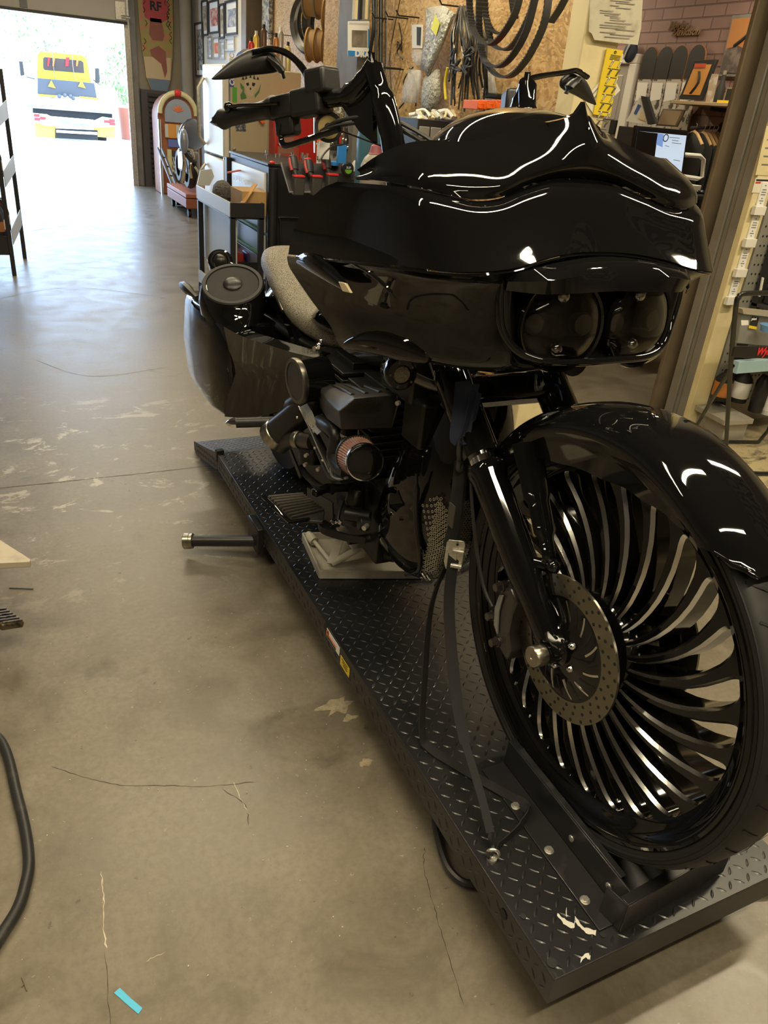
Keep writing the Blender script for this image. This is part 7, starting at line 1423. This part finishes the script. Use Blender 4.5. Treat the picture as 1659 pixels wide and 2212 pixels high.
sh2 = thing('yellowed_sheet', 'yellowed curling sheet higher on the cream column at the picture edge', 'sheet', at(1650, 330, y=3.02)); q4([(1656, 272), (1700, 274), (1680, 380), (1632, 378)], 'y', 3.027, .002, 'sheet', cream, sh2)
for k in range(4): q4([(1658 - 4 * k, 300 + 18 * k), (1680, 301 + 18 * k), (1680, 304 + 18 * k), (1657 - 4 * k, 303 + 18 * k)], 'y', 3.0255, .001, 'text_line', grey, sh2)
# storage beyond the column
pgb = thing('pegboard_panel', 'grey metal pegboard panel behind the folding stool', 'pegboard', (3.95, 3.03, .1)); MB().bb((3.72, 3.035, .12), (4.6, 3.048, 1.6)).build('panel', mat('pegboard_grey', (.26, .25, .22), .5), pgb)
mb = MB()
for i in range(14):
    for j in range(24): mb.lathe([(0, 0), (.006, 0), (.006, .001), (0, .001)], (3.75 + i * .03, 3.034, .15 + j * .05), -Y_, 8)
mb.build('peg_hole', ink, pgb)['kind'] = 'stuff'
fs = thing('folding_stool', 'black tubular folding stool with a red lettered bar at the right edge', 'stool', (3.5, 2.6, 0)); YS = 2.5
T = lambda P, r, nm, m=ink, **k: MB().tube(P, r, n=10, **k).build(nm, m, fs)
fb_ = mat('stool_black', (.012, .012, .012), .3, coat=.3)
T([at(1566, 1004, z=.012), at(1573, 880, y=2.5), at(1579, 780, y=2.45)], .011, 'leg', fb_); T([at(1579, 780, y=2.45), at(1590, 660, y=2.4), at(1596, 643, y=2.4), at(1609, 634, y=2.4), at(1690, 633, y=2.4)], .0115, 'back_hoop', fb_, sp=4)
T([at(1583, 790, y=2.45), at(1540, 860, y=2.62), at(1497, 932, z=.02), at(1496, 944, z=.012), at(1504, 951, z=.012), at(1560, 954, z=.012), at(1638, 955, z=.012), at(1659, 930, y=2.8), at(1690, 860, y=2.8)], .010, 'leg', fb_); T([at(1588, 1019, z=.012), at(1640, 1023, z=.012), at(1700, 1024, z=.012)], .011, 'foot_bar', fb_)
q4([(1587, 748), (1700, 750), (1698, 777), (1583, 772)], 'y', 2.42, .012, 'lettered_bar', fb_, fs, bevel=.003); text('Wynn', at(1634, 761, y=2.418), X_, Z_, .050, mat('bar_red', (.7, .03, .03), .4), fs, bold=.0018, shear=.25); q4([(1600, 640), (1700, 640), (1690, 748), (1592, 746)], 'y', 2.44, .006, 'back_panel', mat('clear_back', (.10, .10, .10), .3, alpha=.35), fs) if 0 else None
bx_ = thing('steel_case', 'dented grey steel case with a round black hole on the floor behind the stool', 'case', at(1560, 925, z=0)); gsm = mat('case_steel', (.38, .36, .31), .45, metal=.25, mottle=(14, (.26, .24, .2), .5, .8))
p0, p1 = at(1517, 905, z=0), at(1604, 953, z=0); d = (p1 - p0); nrm = V((-d.y, d.x, 0)).normalized(); nrm = nrm if nrm.y > 0 else -nrm; nrm = nrm if nrm.x > 0 else nrm; base = [p0, p1, p1 + nrm * .16, p0 + nrm * .16]; hB = .115
MB().loft([base, [p + V((0, 0, hB)) for p in base]]).build('body', gsm, bx_, bevel=.003); MB().loft([[p + V((0, 0, hB)) for p in (p0 - nrm * .01 - d * .03, p1 - nrm * .01 + d * .06, p1 + nrm * .2 + d * .06, p0 + nrm * .2 - d * .03)], [p + V((0, 0, hB + .03)) for p in (p0 - nrm * .01 - d * .03, p1 - nrm * .01 + d * .06, p1 + nrm * .2 + d * .06, p0 + nrm * .2 - d * .03)]]).build('lid', gsm, bx_, bevel=.002)
MB().cyl(p0 + d * .72 + V((0, 0, .07)) - nrm * .001, p0 + d * .72 + V((0, 0, .07)) - nrm * .003, .022, n=24).build('round_hole', ink, bx_); MB().beam(p0 + d * .08 + V((0, 0, .06)) - nrm * .004, p0 + d * .22 + V((0, 0, .06)) - nrm * .004, .006, .03).build('latch', zinc, bx_)
zb_ = hB + .03
def bottle(px, py, px1, py1, Y, m, lm, lab, r=None, cap=None):
    a, b_ = at(px, py, y=Y), at(px1, py1, y=Y); t = thing('chemical_bottle', lab, 'bottle', (b_.x, Y, b_.z), 0, 'black bottles behind the folding stool'); h = a.z - b_.z; r = r or .045
    MB().lathe([(0, 0), (r, 0), (r * 1.02, .02), (r * 1.02, h * .72), (r * .6, h * .86), (r * .35, h * .92), (r * .35, h), (0, h)], (b_.x, Y, b_.z), Z_, 20).build('body', m, t)
    MB().lathe([(r * 1.03, h * .14), (r * 1.04, h * .15), (r * 1.04, h * .62), (r * 1.03, h * .63)], (b_.x, Y, b_.z), Z_, 20, caps=False).build('label_wrap', lm, t); return t
bottle(1572, 800, 1553, 862, 2.98, matte, mat('label_orange', (.45, .16, .03), .5), 'black bottle with an orange label standing leftmost behind the stool', .05); bottle(1612, 798, 1592, 866, 2.95, matte, papw, 'black bottle with a white label behind the stool post', .05); bottle(1645, 800, 1630, 888, 2.85, satin, matte, 'plain black bottle with a black label nearest the steel case lid', .04); bottle(1668, 830, 1656, 893, 2.85, lgrey, papw, 'pale grey bottle cut by the right picture edge', .045)
a, b_ = at(1598, 782, y=2.75), at(1700, 799, y=2.75); single(MB().bb((a.x, 2.75, b_.z), (a.x + .5, 2.79, a.z)), 'blue_carton', mat('carton_pale_blue', (.35, .52, .60), .6), 'pale blue flat carton under the lettered bar', 'carton', bevel=.002)
tb = thing('storage_tote', 'grey translucent tote with a yellow and black label behind the stool back', 'tote', at(1630, 745, y=2.8)); q4([(1606, 676), (1710, 690), (1700, 752), (1592, 742)], 'y', 2.78, .04, 'tote_body', mat('tote_grey', (.24, .24, .23), .35), tb, bevel=.006); q4([(1604, 668), (1712, 680), (1710, 690), (1606, 678)], 'y', 2.76, .06, 'tote_lid', mat('tote_lid', (.40, .36, .28), .5), tb)
q4([(1626, 684), (1640, 686), (1634, 712), (1618, 708)], 'y', 2.775, .003, 'black_label', ink, tb); q4([(1619, 703), (1635, 706), (1634, 712), (1618, 709)], 'y', 2.772, .003, 'yellow_band', yellow, tb); text('plast', at(1624, 689, y=2.771), X_, Z_, .020, papw, tb, bold=.0005); q4([(1601, 692), (1617, 692), (1617, 702), (1602, 703)], 'y', 2.43, .002, 'white_tag', papw, fs)
single(MB().lathe([(0, 0), (.04, 0), (.05, .03), (.052, .034), (0, .03)], at(1660, 716, y=2.70), Z_, 20), 'blue_bowl', mat('bowl_blue', (.15, .35, .7), .4), 'small blue lid at the right edge in front of the grey tote', 'lid')
a, b_ = at(1590, 520, y=2.98), at(1659, 520, y=2.98); rk = thing('storage_rack', 'black angle iron storage rack right of the cream column', 'rack', (4.1, 2.9, 0))
for x in (3.80, 4.55): MB().bb((x, 2.60, 0), (x + .03, 2.63, 1.9)).build('upright', ink, rk) if x > 4 else MB().bb((x, 2.98, 0), (x + .03, 3.02, 1.9)).build('upright', ink, rk)
for z in (.40, .73, 1.02, 1.30): MB().bb((3.80, 2.75, z), (4.58, 3.02, z + .02)).build('shelf', mat('rack_shelf', (.05, .048, .045), .5) if 'rack_shelf' not in MT else MT['rack_shelf'], rk, bevel=.003)
single(MB().bb((3.86, 2.8, 1.04), (4.3, 3.0, 1.22)), 'kraft_carton', kraft, 'brown carton on the storage rack beside the card holders', 'carton', bevel=.003); single(MB().bb((3.84, 2.80, .75), (4.2, 2.98, .88)), 'dark_toolbox', dgrey, 'dark toolbox on the middle shelf of the storage rack', 'toolbox', bevel=.006)
single(MB().tube([at(1648, 600, y=2.7), at(1643, 625, y=2.7), at(1640, 640, y=2.7)], .008, n=8, sp=3, flat=.4), 'white_strap', papw, 'short white strap hanging from the storage rack', 'strap')

# banner hanging high to the right of the picture, seen mirrored in the fairing
bn_ = thing('wall_banner', 'white banner with large black lettering hanging under the roof right of the lift', 'banner', (4.5, .4, 3.35)); MB().bb((4.50, -1.0, 3.35), (4.515, 1.9, 4.75)).build('cloth', papw, bn_)
for y in (-.95, 1.85): MB().cyl((4.51, y, 4.74), (4.51, y, 5.0), .006, n=6).build('cord', ink, bn_)
text('BURLY', (4.497, 1.75, 4.36), -Y_, Z_, .80, ink, bn_, bold=.022, xs=.98); text('BRAND', (4.497, 1.75, 3.70), -Y_, Z_, .80, ink, bn_, bold=.022, xs=.92)

# ---------------- foreground left
ho = single(MB().tube([(-.45, 1.85, .03), (-.28, 1.80, .013), (-.165, 1.705, .013), (-.128, 1.48, .013), (-.114, 1.32, .013), (-.124, 1.235, .013), (-.158, 1.155, .013), (-.26, 1.05, .013), (-.5, 1.0, .013)], .0125, n=12, sp=8), 'rubber_hose', hoseM, 'thick black rubber hose curving in from the left over the floor', 'hose')
P = [at(x, y, z=.0008) for x, y in ((246, 2145), (259, 2134), (284, 2158), (308, 2178), (299, 2191), (272, 2168))]; single(MB().loft([P, [p + V((0, 0, .0006)) for p in P]]), 'tape_scrap', lblue, 'torn scrap of blue masking tape lying on the concrete floor', 'tape')
a, b_ = at(20, 1270, z=.003), at(72, 1272, z=.003); single(MB().beam(a, b_, .004, .003), 'metal_sliver', gun, 'thin grey metal strip lying on the floor at the left', 'strip')
single(MB().tube([at(47, 2110, z=.003), at(52, 2122, z=.004), at(58, 2140, z=.002)], .0012, n=5).tube([at(53, 2122, z=.004), at(46, 2132, z=.002)], .0009, n=5), 'twig', brownwood, 'tiny forked twig on the floor near the bottom left corner', 'twig')
rc_ = at(562, 1188, z=.009); single(MB().cyl(rc_ + V((-.012, .006, 0)), rc_ + V((.014, -.006, 0)), .009, n=14), 'red_plug', redp, 'small red plastic cap on the floor against the lift side', 'plug')
bp_ = thing('work_stand', 'beige metal stand with a pointed plate reaching in from the left', 'stand', (-.3, 2.1, 0)); zt = .30
tip = [at(x, y, z=zt) for x, y in ((-90, 1128), (0, 1166), (50, 1197), (66, 1208), (64, 1213), (-90, 1220))]; bs = mat('stand_beige', (.42, .37, .28), .5, mottle=(18, (.3, .26, .2), .5, .8))
MB().loft([tip, [p - V((0, 0, .020)) for p in tip]]).build('pointed_plate', bs, bp_, bevel=.002); c = at(-120, 1180, z=zt); MB().bb((c.x - .05, c.y - .03, 0), (c.x + .03, c.y + .05, zt - .02)).build('column', bs, bp_); MB().bb((c.x - .15, c.y - .15, 0), (c.x + .05, c.y + .15, .02)).build('base', bs, bp_)
pd = thing('foot_pedal', 'worn ribbed metal foot pedal entering from the left edge', 'pedal', (-.2, 2.05, 0)); c = at(8, 1338, z=.10); pm = mat('pedal_bronze', (.14, .11, .07), .35, metal=.7, mottle=(60, (.04, .035, .03), .45, .6))
Rz = Matrix.Rotation(.5, 3, 'Z') @ Matrix.Rotation(.35, 3, 'Y'); MB().box(c, (.07, .10, .020), Rz).build('pedal_plate', pm, pd, bevel=.004)
for k in range(6): MB().box(c + Rz @ V((0, -.042 + .017 * k, .011)), (.062, .008, .008), Rz).build('rib', pm, pd, bevel=.002)
MB().beam(c + V((-.02, .0, -.01)), c + V((-.25, .08, -.05)), .03, .02).build('pedal_arm', ink, pd); MB().bb((c.x - .35, c.y + .02, 0), (c.x - .2, c.y + .14, .08)).build('pump_body', ink, pd)
